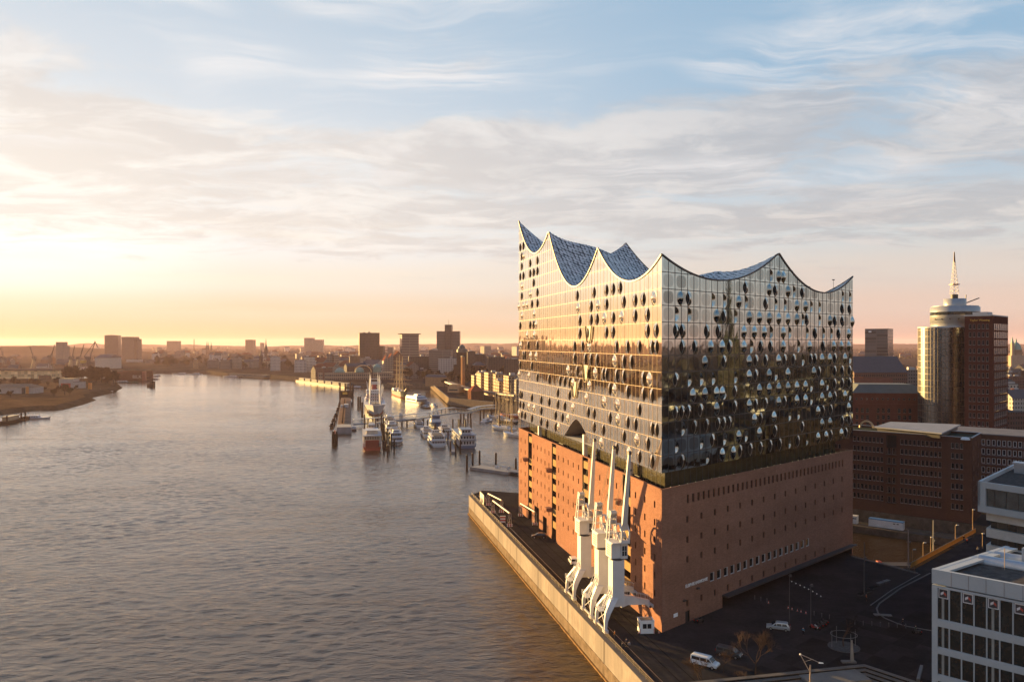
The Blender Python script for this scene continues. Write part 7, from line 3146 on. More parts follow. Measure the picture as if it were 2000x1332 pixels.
# slope over the landing stage and behind the harbour
ZONES = [((300, 470), (1960, 2600), 70, 'on the dark slope across the bend'), ((470, 640), (1760, 2400), 56, 'on the slope over the landing stage'), ((640, 760), (1430, 1700), 20, 'below the skyline slabs'),
         ((850, 1010), (1100, 1350), 36, 'behind the sunlit quay houses'), ((790, 850), (1240, 1420), 10, 'between office slab and railway')]
for (x0, x1), (y0, y1), n, where in ZONES:
    for k in range(n):
        Y = rnd.uniform(y0, y1)
        px = rnd.uniform(x0, x1)
        i = rnd.randrange(4)
        plant(i, at(px, Y), TREES[i][1] + ' tree ' + where, 'trees ' + where, rnd.uniform(.8, 1.5), rnd.uniform(0, 6))
# copse on the south bank in front of the shipyard
for k in range(46):
    px = rnd.uniform(128, 232)
    Y = rnd.uniform(1180, 1420)
    i = rnd.choice((0, 2, 2, 3))
    if at(px, Y).x > -552 - (Y - 1084) * .45:
        continue
    plant(i, at(px, Y), TREES[i][1] + ' tree in the copse before the shipyard cranes', 'trees of the shipyard copse', rnd.uniform(.9, 1.45), rnd.uniform(0, 6), -3.2)
for k in range(44):
    px = rnd.uniform(-20, 150)
    Y = rnd.uniform(900, 1300)
    i = rnd.choice((0, 1, 3))
    plant(i, at(px, Y), TREES[i][1] + ' tree among sheds on the south bank', 'trees among the south bank sheds', rnd.uniform(.5, .95), rnd.uniform(0, 6), -3.2)

# ------------------------------------------------------------------ filler houses of the far town
rnd = random.Random(31)
def near_word(px):
    for lim, w in ((430, 'across the river bend'), (560, 'below the thin spires'), (660, 'over the landing stage'), (770, 'round the broad dark slab'), (850, 'round the pale banded tower'), (930, 'round the tallest tower'), (1020, 'beyond the sunlit quay houses')):
        if px < lim:
            return w
    return 'near the hall'


n = 0
for (x0, x1, y0, y1, cnt, hlo, hhi) in ((620, 1015, 1300, 1800, 46, 14, 24), (420, 1015, 1850, 2600, 84, 13, 24), (300, 1015, 2600, 4200, 96, 14, 26), (-20, 1015, 4200, 7600, 60, 16, 32)):
    for k in range(cnt):
        px, Y = rnd.uniform(x0, x1), rnd.uniform(y0, y1)
        w, d, h = rnd.uniform(14, 42), rnd.uniform(12, 22), rnd.uniform(hlo, hhi)
        wi = rnd.randrange(6)
        if rnd.random() < .3:
            wi = rnd.choice((3, 4))
        roof = rnd.choice(('flat', 'gable', 'hip', 'gable'))
        rm = rnd.choice((0, 0, 1, 3))
        lab = '%s house with %s roof %s' % (ALLW[wi][1], 'flat' if roof == 'flat' else ('red', 'dark', '', 'grey')[rm] + ' pitched', near_word(px))
        block('town_house', lab, 'house', at(px, Y), rnd.uniform(-.7, .7), w, d, h, ALLW[wi][0], roof, ROOFS[rm] if roof != 'flat' else None, None, 'houses ' + near_word(px), 1 if Y < 1800 else 0, n)
        n += 1
# crowns of the far parks, too far to count
m = MB()
rnd = random.Random(5)
for k in range(5200):
    px, Y = rnd.uniform(-40, 2010), rnd.uniform(2400, 8200)
    if px < 300 and Y < 4200:
        continue
    if mnoise.noise((px * .011, Y * .0016, 3)) < -.08:
        continue
    p = at(px, Y)
    r_ = rnd.uniform(6, 11) * (1 + Y / 9000)
    h = rnd.uniform(8, 15)
    a = rnd.uniform(0, 3)
    v = [(p.x + r_ * math.cos(a + q * 1.257) * rnd.uniform(.7, 1.2), p.y + r_ * math.sin(a + q * 1.257) * rnd.uniform(.7, 1.2), h * rnd.uniform(.2, .5)) for q in range(5)] + [(p.x + rnd.uniform(-2, 2), p.y, h)]
    m.add(v, [(q, (q + 1) % 5, 5) for q in range(5)], rnd.randrange(2))
tag(m.build('distant_woods', [pbr('woods_a', (.052, .044, .028), .95, var=.2), pbr('woods_b', (.036, .030, .022), .95, var=.2)]), 'brown winter woods and parks across the far town', None, None, 'stuff')

# ------------------------------------------------------------------ shipyard and sheds on the south bank
M_YARD = pbr('yard_crane', (.10, .085, .075), .6)
M_YARDD = pbr('yard_crane_dark', (.045, .045, .055), .6)


def yard_crane(lab, px, Y, ybase, ycab, ytip, dx, mat, big=False):
    t = thing('shipyard_crane', lab, 'crane', at(px, Y, 0), 0, None)
    s = Y / F
    zc, zt = zat(ycab, Y), zat(ytip, Y)
    m = MB()
    for x in (-1, 1):
        for y in (-1, 1):
            m.bar((x * 5.5, y * 5.5, -.5), (x * 1.6, y * 1.6, zc), 1.1)
    for q in (.3, .6, .9):
        w = 5.5 + (1.6 - 5.5) * q
        for x in (-1, 1):
            m.bar((x * w, -w, zc * q), (x * w, w, zc * q), .7)
            m.bar((-w, x * w, zc * q), (w, x * w, zc * q), .7)
    m.build('tower', mat, t)
    m = MB()
    m.box(-3.6, -3.2, zc, 3.6, 3.2, zc + 6.5)
    m.box(-5.5, -2, zc + 1, -3.6, 2, zc + 5)
    m.build('machine_house', mat, t)
    m = MB()
    tip = Vector((dx * s, 0, zt))
    b0 = Vector((2.4 if dx > 0 else -2.4, 0, zc + 4))
    for y in (-1.3, 1.3):
        m.bar(b0 + Vector((0, y, 0)), tip + Vector((0, y * .3, 0)), .8)
    for k in range(9):
        p, q = b0.lerp(tip, k / 9), b0.lerp(tip, (k + 1) / 9)
        m.bar(p + Vector((0, -1.2, 0)), q + Vector((0, 1.1, 0)), .4)
    if big:
        ml = tip + Vector((13 * s * .3, 0, 2))
        m.bar(tip + Vector((-1, 0, 1)), tip + Vector((6.0 * s * .9, 0, -22 * s * .55)), 1.1)
        m.bar(tip, b0 + Vector((-12 * s * .9, 0, 3.0 * s)), .8)
        m.bar(b0 + Vector((-12 * s * .9, 0, 3.0 * s)), b0 + Vector((-2, 0, 1)), 1.2)
    m.build('jib', mat, t)
    return t


YC = [(9, 1850, 722, 703, 679, -7), (67, 1850, 718, 702, 677.5, -8), (98, 1750, 722, 699, 673, 9), (139.5, 1700, 722, 702, 676, 6), (154, 1700, 722, 702, 673, 10)]
for i, (px, Y, yb, yc, yt, dx) in enumerate(YC):
    yard_crane(('hazy shipyard crane at the picture edge over the long glazed shed', 'hazy shipyard crane leaning towards the river mouth over the glazed shed', 'hazy shipyard crane right before the grey silo', 'hazy shipyard crane between the silo and the big dark crane, shorter jib', 'hazy shipyard crane with long jib next to the big dark one')[i], px, Y, yb, yc, yt, dx, M_YARD)
yard_crane('big dark level-luffing shipyard crane with folded jib', 173, 1500, 722, 703, 667, 13, M_YARDD, True)
m = MB()
c = at(166.5, 1500)
t = bpy.data.objects[[o.name for o in bpy.data.objects if o.name.startswith('shipyard_crane')][-1]]
m.box(-14, -4, zat(709, 1500), -6, 4, zat(704, 1500))
m.build('counterweight', pbr('yard_yellow', (.30, .22, .04), .6), t)
# dock, sheds
t = thing('floating_dock', 'long rust brown floating dock with faded white letters on its side', 'floating dock', at(256, 1440), R(2))
m = MB()
m.box(-27, -4, WATER, 27, 2, zat(726, 1440))
m.box(-27, 26, WATER, 27, 32, zat(725, 1440))
m.box(-27, -4, WATER, 27, 32, -3)
m.build('dock_walls', pbr('dock_rust', (.14, .062, .042), .8, var=.25, scale=.1), t)
m = MB()
m.box(22, -4.3, WATER, 27.3, 2.3, zat(725.5, 1440))
m.build('end_tower', pbr('dock_red', (.24, .07, .04), .7), t)
text_mesh('BILK', 8.5, pbr('faded_white', (.42, .36, .33), .7, var=.15), t, 'side_lettering', (12.5, -4.1, zat(736, 1440)), (R(90), 0, 0), .05)
t = thing('glazed_shed', 'long glazed shed glowing orange in the low sun on the south bank', 'shed', at(30, 1420), R(0))
x0, x1 = (-80 - 30) * 1420 / F, (101 - 30) * 1420 / F
m = MB()
m.box(x0, 0, -3.2, x1, 40, zat(724, 1420))
m.build('glass_wall', window_wall('shed_sun_glow', (.52, .36, .20), (.60, .42, .22), 6, 5, .92, .9, .35), t)  # orange glow of the low sun put into wall and glass colours
m = MB()
m.box(x0 - 2, -2, zat(724, 1420), x1 + 2, 44, zat(720.5, 1420))
m.build('roof', pbr('shed_roof', (.12, .10, .085), .8), t)
m = MB()
m.box((81 - 30) * 1420 / F, -8, -3.2, (100 - 30) * 1420 / F, -.1, zat(733, 1420))
m.build('annex', W_BROWN, t)
t = thing('grey_shed', 'low grey gabled shed with an orange column at its front, nearest on the south bank', 'shed', at(30, 1000), R(0))
m = MB()
k = 1000 / F
m.box(-40 * k, 0, -3.2, 35 * k, 22, zat(757, 1000))
m.build('wall', W_SHED, t)
m = MB()
m.loft([[(-40.5 * k, -1, zat(757, 1000)), (35.5 * k, -1, zat(757, 1000)), (35.5 * k, 23, zat(757, 1000)), (-40.5 * k, 23, zat(757, 1000))], [(-38 * k, 9, zat(750.5, 1000)), (20 * k, 9, zat(750.5, 1000)), (20 * k, 13, zat(750.5, 1000)), (-38 * k, 13, zat(750.5, 1000))]])
m.build('roof', pbr('shed_roof_tan', (.20, .155, .11), .8), t)
m = MB()
m.box(20.8 * k, -.8, -3.2, 26.5 * k, 0, zat(755, 1000))
m.build('orange_column', pbr('column_orange', (.55, .22, .05), .6), t)
m = MB()
m.box(12.5 * k, -.3, -3.2, 19 * k, -.01, zat(757.5, 1000))
m.build('door', M_BDARK, t)
t = thing('workshop', 'pale workshop block with a red lower wall by the copse', 'workshop', at(129, 1130))
k = 1130 / F
m = MB()
m.box(-14 * k, 0, -3.2, 14 * k, 16, zat(740, 1130))
m.build('wall', W_SHED, t)
m = MB()
m.box(-10 * k, -.3, -3.0, 9 * k, -.01, zat(748.5, 1130))
m.build('red_front', pbr('front_red', (.34, .07, .04), .7), t)
m = MB()
m.box(-14.5 * k, -.5, zat(740, 1130), 14.5 * k, 16.5, zat(739.4, 1130))
m.build('roof', R_SLATE, t)
t = thing('workshop', 'low white container office beside the red fronted workshop', 'workshop', at(152, 1120))
m = MB()
m.box(-9 * k, 0, -3.2, 9 * k, 9, zat(746, 1120))
m.build('wall', W_SHED, t)
m = MB()
m.box(-9.3 * k, -.3, zat(746, 1120), 9.3 * k, 9.3, zat(745.3, 1120))
m.build('roof', R_SLATE, t)
t = thing('boat_hall', 'big pale sheet metal shipyard hall behind the dark crane', 'hall', at(200, 1900), R(-12))
k = 1900 / F
m = MB()
m.box(-17 * k, 0, -3, 17 * k, 40, zat(699, 1900))
m.build('wall', pbr('hall_sheet', (.40, .36, .30), .6), t)
m = MB()
m.loft([[(-17.3 * k, -1, zat(699, 1900)), (17.3 * k, -1, zat(699, 1900)), (17.3 * k, 41, zat(699, 1900)), (-17.3 * k, 41, zat(699, 1900))], [(-15 * k, 17, zat(692, 1900)), (15 * k, 17, zat(692, 1900)), (15 * k, 23, zat(692, 1900)), (-15 * k, 23, zat(692, 1900))]])
m.build('roof', R_SLATE, t)
for px in (174, 177.8):
    m = thing('orange_beacon', 'orange post lit by the sun at the edge of the copse', 'post', at(px, 1090, -3), 0, 'orange posts by the copse')
    b = MB()
    b.box(-.9, -.9, 0, .9, .9, 9)
    b.build('post', pbr('column_orange', (.55, .22, .05), .6), m)
    b = MB()
    b.bar((0, 0, 9), (3.5, 0, 12), .4)
    b.build('arm', M_BDARK, m)
rnd = random.Random(61)
for k in range(34):
    px, Y = rnd.uniform(-20, 320), rnd.uniform(1500, 3400)
    if px > 228 and Y < 1900:
        continue
    wi = rnd.randrange(6)
    block('yard_shed', '%s low shed in the haze of the shipyard' % ALLW[wi][1], 'shed', at(px, Y, -3), rnd.uniform(-.4, .4), rnd.uniform(20, 60), rnd.uniform(14, 24), rnd.uniform(8, 18), ALLW[wi][0], rnd.choice(('flat', 'gable')), None, None, 'low sheds of the shipyard', 0, k)

# ------------------------------------------------------------------ the square, the bridge and the near bank
# carriageway edge: a pale kerb line bending round towards the bridge
def line_strip(name, pts, w, z0, z1, mat, lab, kind='structure'):
    m = MB()
    for a, b_ in zip(pts, pts[1:]):
        d = (b_ - a).normalized()
        nn = Vector((-d.y, d.x, 0))
        m.obox(Vector((a.x, a.y, z0)) - nn * w / 2, d, nn, (0, 0, 1), (b_ - a).length + .02, w, z1 - z0)
    return tag(m.build(name, mat), lab, None, None, kind)


M_LINE = pbr('kerb_pale', (.13, .125, .12), .8, var=.1)
kp_ = [P(1817, 1119), P(1760, 1148), P(1718, 1178), P(1712, 1188), P(1715, 1197), P(1728, 1207), P(1752, 1217), P(1772, 1223), P(1822, 1232)]
line_strip('road_kerb', kp_, .35, 0, .12, M_LINE, 'pale kerb bending round the corner of the road')
kp2 = [P(1797, 1121), P(1742, 1152), P(1700, 1182)]
line_strip('road_kerb', kp2, .22, 0, .10, M_KERB, 'second darker kerb beside the road bend')
line_strip('basin_kerb', [P(1664, 1087), P(1720, 1101), P(1792, 1120)], .6, 0, .28, pbr('kerb_grey', (.14, .13, .125), .8), 'stone edge of the basin beside the square')
# road surface inside the bend
m = MB()
q = [P(1818, 1121), P(1762, 1150), P(1720, 1180), P(1716, 1190), P(1720, 1197), P(1754, 1215), P(1775, 1221), P(1830, 1231), P(1995, 1200), P(1990, 1060), P(1905, 1055)]
m.add([(p.x, p.y, .006) for p in q], [tuple(range(len(q)))])
tag(m.build('road', pbr('road_asphalt', (.026, .025, .027), .85, var=.25, scale=.2, bump=.3)), 'smooth grey road leading to the bridge', None, None, 'structure')
# tram-like joints in the quay paving
for dd, lab in ((6.6, 'long paving joint running down the quay'), (9.4, 'long paving joint near the hall wall')):
    line_strip('paving_joint', [quay(120, dd), quay(315, dd)], .18, 0, .004, pbr('joint_dark', (.008, .008, .008), .8, var=0), lab)
# large paving fields on the square
rnd = random.Random(3)
m = MB()
for i in range(16):
    for j in range(9):
        if rnd.random() < .5:
            continue
        o = Vector((40, 140, .004)) + Vector((.7376, .675, 0)) * (i * 4.2) + Vector((.675, -.7376, 0)) * (j * 4.2 - 2)
        if o.y > 205 or o.x > 102:
            continue
        m.obox(o, (.7376, .675, 0), (.675, -.7376, 0), (0, 0, 1), 4.1, 4.1, .003)
tag(m.build('square_paving', M_PAVING), 'dark setts laid in large fields on the square', None, None, 'structure')

# yellow lit bridge railing
br = thing('bridge_fence', 'boarded bridge railing glowing orange in the low sun beside the basin', 'fence', P(1780, 1109))
a, b_ = P(1779, 1109), P(1906, 1040)
d = (b_ - a).normalized()
nn = Vector((-d.y, d.x, 0))
L = (b_ - a).length
M_FENCE = pbr('fence_board', (.40, .20, .05), .8, var=.15, scale=.8)
_t = NT(M_FENCE.node_tree)
_tr = _t.new('ShaderNodeBsdfTranslucent')
_tr.inputs[0].default_value = (.26, .14, .05, 1)
_mx = _t.new('ShaderNodeMixShader')
_mx.inputs[0].default_value = .28
_t.l.new(_t.n['Principled BSDF'].outputs[0], _mx.inputs[1])
_t.l.new(_tr.outputs[0], _mx.inputs[2])
_t.l.new(_mx.outputs[0], _t.n['Material Output'].inputs['Surface'])
n = 30
for k in range(n):
    m = MB()
    m.obox(a + d * (L * k / n) + Vector((0, 0, .1)), d, nn, (0, 0, 1), L / n * .94, .08, 1.3)
    m.rel(br).build('fence_panel', M_FENCE, br)
m = MB()
m.bar(a + Vector((0, 0, 1.45)), b_ + Vector((0, 0, 1.45)), .12)
m.rel(br).build('top_rail', M_RAIL, br)


def lamp_post(p, h, lab, lean=1.2, mat=None, lit=False):
    t = thing('street_lamp', lab, 'street lamp', p)
    m = MB()
    m.tube((0, 0, 0), (0, 0, h), .11, .07, 8)
    m.build('post', mat or pbr('lamp_bronze', (.30, .17, .07), .5), t)
    m = MB()
    m.bar((0, 0, h), (lean, 0, h + .15), .09)
    m.box(lean - .35, -.15, h + .05, lean + .35, .15, h + .25)
    m.build('lamp_head', pbr('lamp_head_white', (.5, .47, .42), .5, var=0), t)
    return t


lamp_post(P(1782, 1106), 4.6, 'short lamp post at the square end of the bridge railing', .6)
lamp_post(P(1803, 1094), 4.9, 'short lamp post second along the bridge railing', .5)
lamp_post(P(1818, 1086), 5.4, 'short lamp post with bright head third along the bridge railing', .3)
lamp_post(P(1866, 1060), 5.4, 'lamp post with white lantern near the far end of the bridge railing', .7)
lamp_post(P(1900, 1040), 7.4, 'lamp post beside the brick office corner', .3)
lamp_post(P(1919, 1071), 4.4, 'lamp post across the road from the bridge railing', .2)


def mast(p, h, lab, mat, arms=()):
    t = thing('signal_mast', lab, 'mast', p)
    m = MB()
    rr_ = .09 if h < 13 and h > 11 or h == 9.5 else .18
    m.tube((0, 0, 0), (0, 0, h), rr_, rr_ * .7, 8)
    m.build('pole', mat, t)
    m = MB()
    for z, r_ in arms:
        m.bar((-r_, 0, z), (r_, 0, z), .12)
        m.box(r_ - .2, -.2, z - .25, r_ + .2, .2, z + .25)
    m.box(-.3, -.3, 0, .3, .3, .5)
    m.build('fittings', M_CRANE_D, t)
    return t


mast(P(1774, 1111), 10.6, 'tall red and white banded mast at the end of the bridge', pbr('mast_pinkish', (.30, .22, .20), .6), ((1.5, .5), (7.4, .6)))
mast(P(1823, 1079), 9.6, 'tall grey mast with signal boxes by the basin', pbr('mast_grey', (.22, .21, .20), .6), ((3.5, .5), (5.6, .4)))
mast(P(1688, 1162), 13.0, 'slim dark pole standing on the square near the basin', M_CRANE_D, ((9.2, .3),))
for px, yb, h, lab in ((1542, 1227, 11.8, 'thin dark string-light pole beside the silver minivan'), (1583.5, 1225, 9.5, 'thin dark string-light pole beside the parked motorbikes')):
    mast(P(px, yb), h, lab, M_CRANE_D, ((h - .3, .25),))
sl_ = thing('string_lights', 'string of small pale lamps hung between two thin poles', 'string lights', P(1542, 1227))
m = MB()
a, b_, c = P(1542, 1227) + Vector((0, 0, 10.6)), P(1583.5, 1225) + Vector((0, 0, 8.3)), P(1607, 1222) + Vector((0, 0, 6.4))
for s0, s1, nn_ in ((a, b_, 6), (b_, c, 4)):
    m.tube(s0, s1, .02, n=4)
m.rel(sl_).build('wire', M_CRANE_D, sl_)
for s0, s1, nn_ in ((a, b_, 5), (b_, c, 3)):
    for k in range(nn_):
        p = s0.lerp(s1, (k + .5) / nn_)
        m = MB()
        m.lathe([(0, -.14), (.12, -.05), (.12, .06), (0, .12)], (p.x, p.y, p.z - .14), 8)
        m.rel(sl_).build('bulb', M_WHITE, sl_)
# cones across the square
for i, (px, py) in enumerate(((1501, 1178), (1539.5, 1188), (1547, 1190.5), (1557.5, 1193.5), (1564.5, 1195.5), (1574, 1198))):
    cone(P(px, py), 'red and white traffic cone standing alone near the entrance' if i == 0 else 'red and white traffic cone in the short row on the square', 'row of traffic cones' if i else None)
# bollards
def bollard(p, lab, grp):
    t = thing('bollard', lab, 'bollard', p, 0, grp)
    m = MB()
    m.lathe([(.10, 0), (.10, .8), (.06, .9)], (0, 0, 0), 8)
    m.build('post', M_CRANE_D, t)
    m = MB()
    m.lathe([(.105, .86), (.105, .93), (0, .97)], (0, 0, 0), 8)
    m.build('cap', M_KERB, t)


for k in range(7):
    bollard(P(1669.5 + k * 16.6, 1219 + k * 1.2), 'white topped bollard in the row along the road bend', 'bollards along the road bend')
for px, py in ((1474, 1170), (1486, 1173), (1498, 1176)):
    bollard(P(px, py), 'white topped bollard before the hall entrance', 'bollards before the entrance')
for px, py in ((1590, 1201), (1605, 1205), (1620, 1208)):
    bollard(P(px, py), 'white topped bollard between motorbikes and basin', 'bollards near the motorbikes')

# motorbikes
def bike(p, rz, lab, col, name='motorbike', cat='motorbike', grp='motorbikes parked on the square'):
    t = thing(name, lab, cat, p, rz, grp)
    for x in (-.68, .68):
        m = MB()
        m.tube((x, -.07 if name == 'motorbike' else -.025, .32), (x, .07 if name == 'motorbike' else .025, .32), .32, n=14)
        w = m.build('wheel', M_TYRE, t)
    m = MB()
    m.loft([[(-.35, -.14, .35), (.35, -.14, .35), (.35, .14, .35), (-.35, .14, .35)], [(-.2, -.14, .85), (.42, -.13, .9), (.42, .13, .9), (-.2, .14, .85)]])
    m.bar((.68, 0, .32), (.42, 0, 1.0), .08)
    m.bar((-.68, 0, .32), (-.1, 0, .5), .08)
    m.build('frame', col, t)
    m = MB()
    m.box(-.75, -.14, .78, -.1, .14, .9)
    m.build('seat', M_PLASTIC, t)
    m = MB()
    m.bar((.42, -.36, 1.05), (.42, .36, 1.05), .05)
    m.build('handlebar', M_PLASTIC, t)
    m = MB()
    m.box(-.95, -.12, .6, -.8, .12, .75)
    m.build('tail_light', M_LAMP_R, t)
    return t


bike(P(1588, 1228), R(120), 'red motorbike at the front of the parked group', paint('red', (.30, .02, .015)))
bike(P(1595, 1229), R(118), 'white motorbike beside the red one in the group', M_WHITE)
bike(P(1601, 1225), R(122), 'black motorbike in the middle of the group', M_PLASTIC)
bike(P(1607, 1222), R(124), 'grey motorbike behind the black one', paint('slate', (.05, .055, .06), .3))
bike(P(1611, 1218), R(121), 'dark motorbike farthest back in the group', M_PLASTIC)
bike(P(1361, 1214.5), R(30), 'bicycle leaning by the wall near the dark door', M_PLASTIC, 'bicycle', 'bicycle', None)
bike(P(1368, 1216), R(28), 'second bicycle beside the one near the dark door', M_PLASTIC, 'bicycle', 'bicycle', None)

# people on the square and the bridge
person(P(1569, 1240), R(120), 'person in blue jacket with a bicycle below the motorbikes', ('blue', (.05, .17, .26)), ('black', (.02, .02, .022)))
person(P(1763.5, 1222), R(200), 'person in black walking along the kerb of the bend', ('black', (.02, .02, .022)), ('black', (.02, .02, .022)), pose='walk')
cy = bike(P(1791, 1238), R(150), 'bicycle ridden across the square by the rider in dark green', M_PLASTIC, 'bicycle', 'bicycle', None)
person(P(1789.5, 1236), R(240), 'rider in dark green on a bicycle crossing the square', ('green', (.03, .07, .05)), ('black', (.02, .02, .022)), pose='ride')
person(P(1889, 1062), R(200), 'person in bright red jacket walking over the bridge', ('brightred', (.55, .05, .02)), ('black', (.02, .02, .022)), pose='walk')
person(P(1882.5, 1056), R(170), 'person in black coat walking over the bridge', ('black', (.02, .02, .022)), ('black', (.02, .02, .022)), pose='walk')
person(P(1910, 1079), R(150), 'person in pale jacket by the white office block', ('pale', (.42, .36, .28)), ('darkgrey', (.05, .05, .055)))
person(P(1692, 1173), R(60), 'person in rust jacket sitting area beside the dark pole', ('rust', (.30, .10, .05)), ('black', (.02, .02, .022)))

# benches and planters beside the road
for i, (px, py, lab) in enumerate(((1683, 1162, 'dark bench block nearest the tree circle'), (1695, 1156, 'dark bench block behind the dark pole'), (1706, 1149, 'dark bench block in the middle of the row'), (1719, 1141, 'pale topped bench block by the road'), (1731, 1137, 'pale topped bench block last in the row'))):
    t = thing('bench_block', lab, 'bench', P(px, py), R(35))
    m = MB()
    m.box(-1.1, -.4, .0, 1.1, .4, .42)
    m.build('base', M_CRANE_D, t)
    m = MB()
    m.box(-1.2, -.5, .42, 1.2, .5, .52)
    m.build('seat', M_KERB if i > 2 else M_PAVING, t)

# tree circle
tc = P(1648, 1263)
t = thing('tree_circle', 'round pale gravel bed with metal guard hoop round a young dark tree', 'planting bed', tc)
m = MB()
m.lathe([(3.1, 0), (3.1, .14), (2.9, .16)], (0, 0, 0), 28, 0, False)
m.build('bed', pbr('bed_gravel', (.085, .082, .08), .9, var=.25, scale=2), t)
m = MB()
for k in range(28):
    a0, a1 = 2 * math.pi * k / 28, 2 * math.pi * (k + 1) / 28
    m.bar((2.6 * math.cos(a0), 2.2 * math.sin(a0), 2.6), (2.6 * math.cos(a1), 2.2 * math.sin(a1), 2.6), .08)
for a in (.2, 1.8, 3.3, 4.9):
    m.bar((2.6 * math.cos(a), 2.2 * math.sin(a), .1), (2.6 * math.cos(a), 2.2 * math.sin(a), 3.5), .09)
m.build('guard_hoop', pbr('hoop_grey', (.12, .12, .12), .6), t)


def bare_tree(p, lab, seed, h, rad, mat, levels=5, lean=0.0, name='bare_tree'):
    rnd = random.Random(seed)
    t = thing(name, lab, 'tree', p)
    tr_, tw = MB(), MB()
    def grow(a, d, L, r_, lv):
        mid = a + d * L * .5 + Vector((rnd.uniform(-.1, .1), rnd.uniform(-.1, .1), 0)) * L
        b_ = a + d * L + Vector((rnd.uniform(-.1, .1), rnd.uniform(-.1, .1), rnd.uniform(-.04, .08))) * L
        mb = tr_ if lv > levels - 3 else tw
        mb.tube(a, mid, r_, r_ * .85, 5 if lv > 2 else 3, 0, False)
        mb.tube(mid, b_, r_ * .85, r_ * .62, 5 if lv > 2 else 3, 0, False)
        if lv == 0:
            return
        for k in range(3 if lv > levels - 2 else rnd.choice((3, 4))):
            ax = d.orthogonal().normalized()
            ax.rotate(Matrix.Rotation(rnd.uniform(0, 6.28), 3, d))
            nd = (d + ax * rnd.uniform(.35, .85) + Vector((0, 0, .12))).normalized()
            st = mid if rnd.random() < .35 else b_
            grow(st, nd, L * rnd.uniform(.62, .82), max(.012, r_ * .55), lv - 1)
    grow(Vector((0, 0, -.2)), Vector((lean, 0, 1)).normalized(), h * .30, h * .020, levels)
    tr_.build('trunk', pbr('bark_brown', (.075, .05, .036), .9), t)
    tw.build('crown', mat, t)
    return t


M_TWIG = pbr('twigs_russet', (.062, .043, .033), .9, var=.2, scale=.8)
M_TWIGD = pbr('twigs_dark', (.022, .018, .017), .9, var=.2)
bare_tree(P(1476, 1322), 'bare russet tree before the dark van, taller of two near the steps', 4, 9.4, 4, M_TWIG, 6)
bare_tree(P(1372, 1345), 'bare russet bush tree before the white passenger van', 8, 6.4, 4, M_TWIG, 6)
bare_tree(P(1412, 1312), 'low bare russet shrub between the two vans', 15, 4.2, 3, M_TWIG, 5)
bare_tree(P(1448, 1340), 'small bare russet shrub at the foot of the taller bare tree', 17, 3.8, 3, M_TWIG, 5)
bare_tree(Vector((tc.x, tc.y, .1)), 'young dark bare tree standing in the round gravel bed', 21, 8.5, 3, M_TWIGD, 5)

# pale stone marker by the tree circle
sp_ = P(1652, 1293)
t = thing('stone_marker', 'tall narrow pale stone slab on a low plinth by the tree circle', 'stone slab', sp_)
m = MB()
m.loft([[(.9, -.25, .3), (1.5, -.25, .3), (1.5, .15, .3), (.9, .15, .3)], [(1.0, -.12, 4.2), (1.25, -.12, 4.4), (1.25, .08, 4.4), (1.0, .08, 4.2)]])
m.build('slab', pbr('marker_stone', (.26, .24, .22), .8), t)
m = MB()
m.box(-.8, -.5, 0, 1.9, .5, .3)
m.build('plinth', pbr('plinth_stone', (.16, .15, .14), .8), t)

# broad stone steps at the bottom edge
st = thing('terrace_steps', 'broad pale stone terrace steps along the bottom edge of the square', 'steps', P(1500, 1320))
M_STEP = pbr('step_stone', (.115, .108, .102), .85, var=.15, scale=.5)
M_RISER_SHADE = pbr('riser_shade', (.018, .0175, .0175), .9)  # shade of the risers put into their colour
ZT = 2.6
A, B, C = P(1325, 1333, ZT), P(1688, 1296, ZT), P(1800, 1333, ZT)
dAB = Vector((B.x - A.x, B.y - A.y, 0)).normalized()
nAB = Vector((dAB.y, -dAB.x, 0))
dBC = Vector((C.x - B.x, C.y - B.y, 0)).normalized()
nBC = Vector((dBC.y, -dBC.x, 0))
for k in range(7):
    m = MB()
    o = k * .95
    z = ZT - k * .36
    den = dAB.x * dBC.y - dAB.y * dBC.x
    def corner(off):
        pa, pb = A + nAB * off, C + nBC * off
        r_ = pb - pa
        return pa, pa + dAB * ((r_.x * dBC.y - r_.y * dBC.x) / den), pb
    a0, k0, c0_ = corner(o)
    a1, k1, c1_ = corner(o + .95)
    a2, k2, c2_ = corner(o + .87)
    for (s0, s1, t1, t0) in ((a0 - dAB * 25, k0, k1, a1 - dAB * 25), (k0, c0_ + dBC * 12, c1_ + dBC * 12, k1)):
        m.add([(p.x, p.y, z) for p in (t0, t1, s1, s0)], [(0, 1, 2, 3)], 0)
        m.add([(t0.x, t0.y, z - .10), (t1.x, t1.y, z - .10), (t1.x, t1.y, z), (t0.x, t0.y, z)], [(0, 1, 2, 3)], 0)
        u0, u1 = (a2 - dAB * 25, k2) if t1 is k1 else (k2, c2_ + dBC * 12)
        m.add([(u0.x, u0.y, z - .36), (u1.x, u1.y, z - .36), (u1.x, u1.y, z - .10), (u0.x, u0.y, z - .10)], [(0, 1, 2, 3)], 1)
        if k == 0:
            m.add([(s0.x, s0.y, 0), (s1.x, s1.y, 0), (s1.x, s1.y, z), (s0.x, s0.y, z)], [(3, 2, 1, 0)], 1)
    m.rel(st).build('step', [M_STEP, M_RISER_SHADE], st)
m = MB()
q0 = P(1560, 1322, 1.9)
m.obox(q0, dAB, nAB, (0, 0, 1), 11.5, 4.6, .45)
m.rel(st).build('ramp_slab', pbr('ramp_pale', (.15, .145, .14), .8, var=.12), st)
m = MB()
m.bar(P(1793, 1331), P(1800, 1304), .5, 1.2)
m.rel(st).build('side_wall', M_KERB, st)

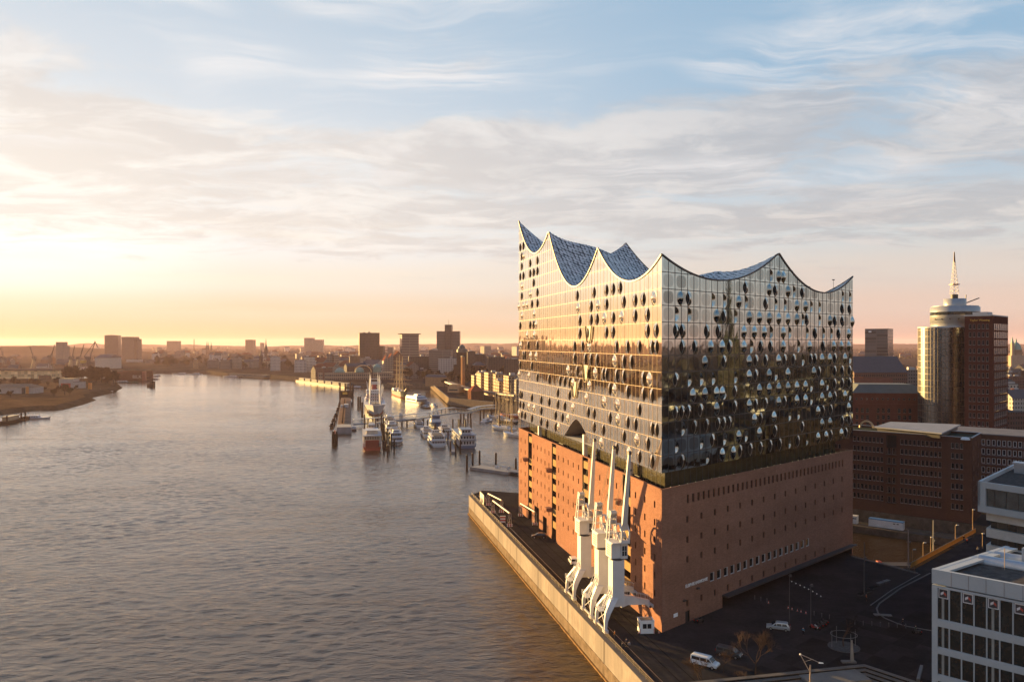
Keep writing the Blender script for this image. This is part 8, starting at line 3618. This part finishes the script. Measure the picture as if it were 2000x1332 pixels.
# V-shaped street lamp in the foreground
lp = P(1582, 1360, 0)
t = thing('street_lamp', 'tall lamp post with two crossed arms and flat lamp head over the steps', 'street lamp', lp)
s = (1360 - HZ) / H
def lz(px, py):
    return ((px - 1582) / s, 0, H - (py - HZ) / s)
M_LB = pbr('lamp_warm', (.34, .25, .19), .5)
m = MB()
m.tube((0, 0, 0), lz(1582.5, 1298), .14, .13, 8)
m.build('post', M_LB, t)
m = MB()
m.bar(lz(1582, 1312), lz(1563, 1277), .11)
m.bar(lz(1563, 1277), lz(1601, 1293.5), .10)
m.bar(lz(1573, 1291), lz(1588, 1286.5), .06)
m.build('arms', pbr('lamp_arm', (.24, .21, .20), .5), t)
m = MB()
q = Vector(lz(1603, 1294))
m.loft([[(q.x - .4, -.2, q.z), (q.x + .45, -.2, q.z - .05), (q.x + .45, .2, q.z - .05), (q.x - .4, .2, q.z)], [(q.x - .3, -.12, q.z + .14), (q.x + .4, -.1, q.z + .05), (q.x + .4, .1, q.z + .05), (q.x - .3, .12, q.z + .14)]])
m.build('lamp_head', M_WHITE, t)
m = MB()
q = Vector(lz(1563, 1277))
m.box(q.x - .12, -.12, q.z - .12, q.x + .12, .12, q.z + .12)
m.build('spotlight', M_WHITE, t)

# bikes and litter bins by the wall, and a floating work raft in the basin
t = thing('work_raft', 'dark work raft with red winch lying in the basin', 'raft', P(1742, 1106, WATER))
m = MB()
m.box(-6, -2, -.3, 6, 2, .8)
m.build('deck', M_CRANE_D, t)
m = MB()
m.box(-4.6, -.8, .8, -3.4, .8, 1.7)
m.build('winch', pbr('winch_red', (.28, .05, .03), .6), t)
t = thing('delivery_bench', 'pale low bench slab at the edge of the road bend', 'bench', P(1724, 1203), R(-10))
m = MB()
m.box(-1.9, -.5, .25, 1.9, .5, .42)
m.build('seat', M_KERB, t)
m = MB()
m.box(-1.5, -.3, 0, -1.1, .3, .25)
m.box(1.1, -.3, 0, 1.5, .3, .25)
m.build('feet', M_CRANE_D, t)

# ------------------------------------------------------------------ the hazy evening air
def haze():
    m = bpy.data.materials.new('evening_haze')
    m.use_nodes = True
    t = NT(m.node_tree)
    t.n.clear()
    out = t.new('ShaderNodeOutputMaterial')
    v = t.new('ShaderNodeVolumePrincipled')
    v.inputs['Color'].default_value = (1.0, 0.74, 0.88, 1)
    v.inputs['Density'].default_value = 0.000025
    v.inputs['Anisotropy'].default_value = 0.25
    t.l.new(v.outputs[0], out.inputs['Volume'])
    b = MB()
    b.box(-12500, -700, WATER - 3.5, 14500, 15200, 128)
    o = b.build('haze', m)
    tag(o, 'thin golden evening haze over river and town', None, None, 'stuff')


haze()
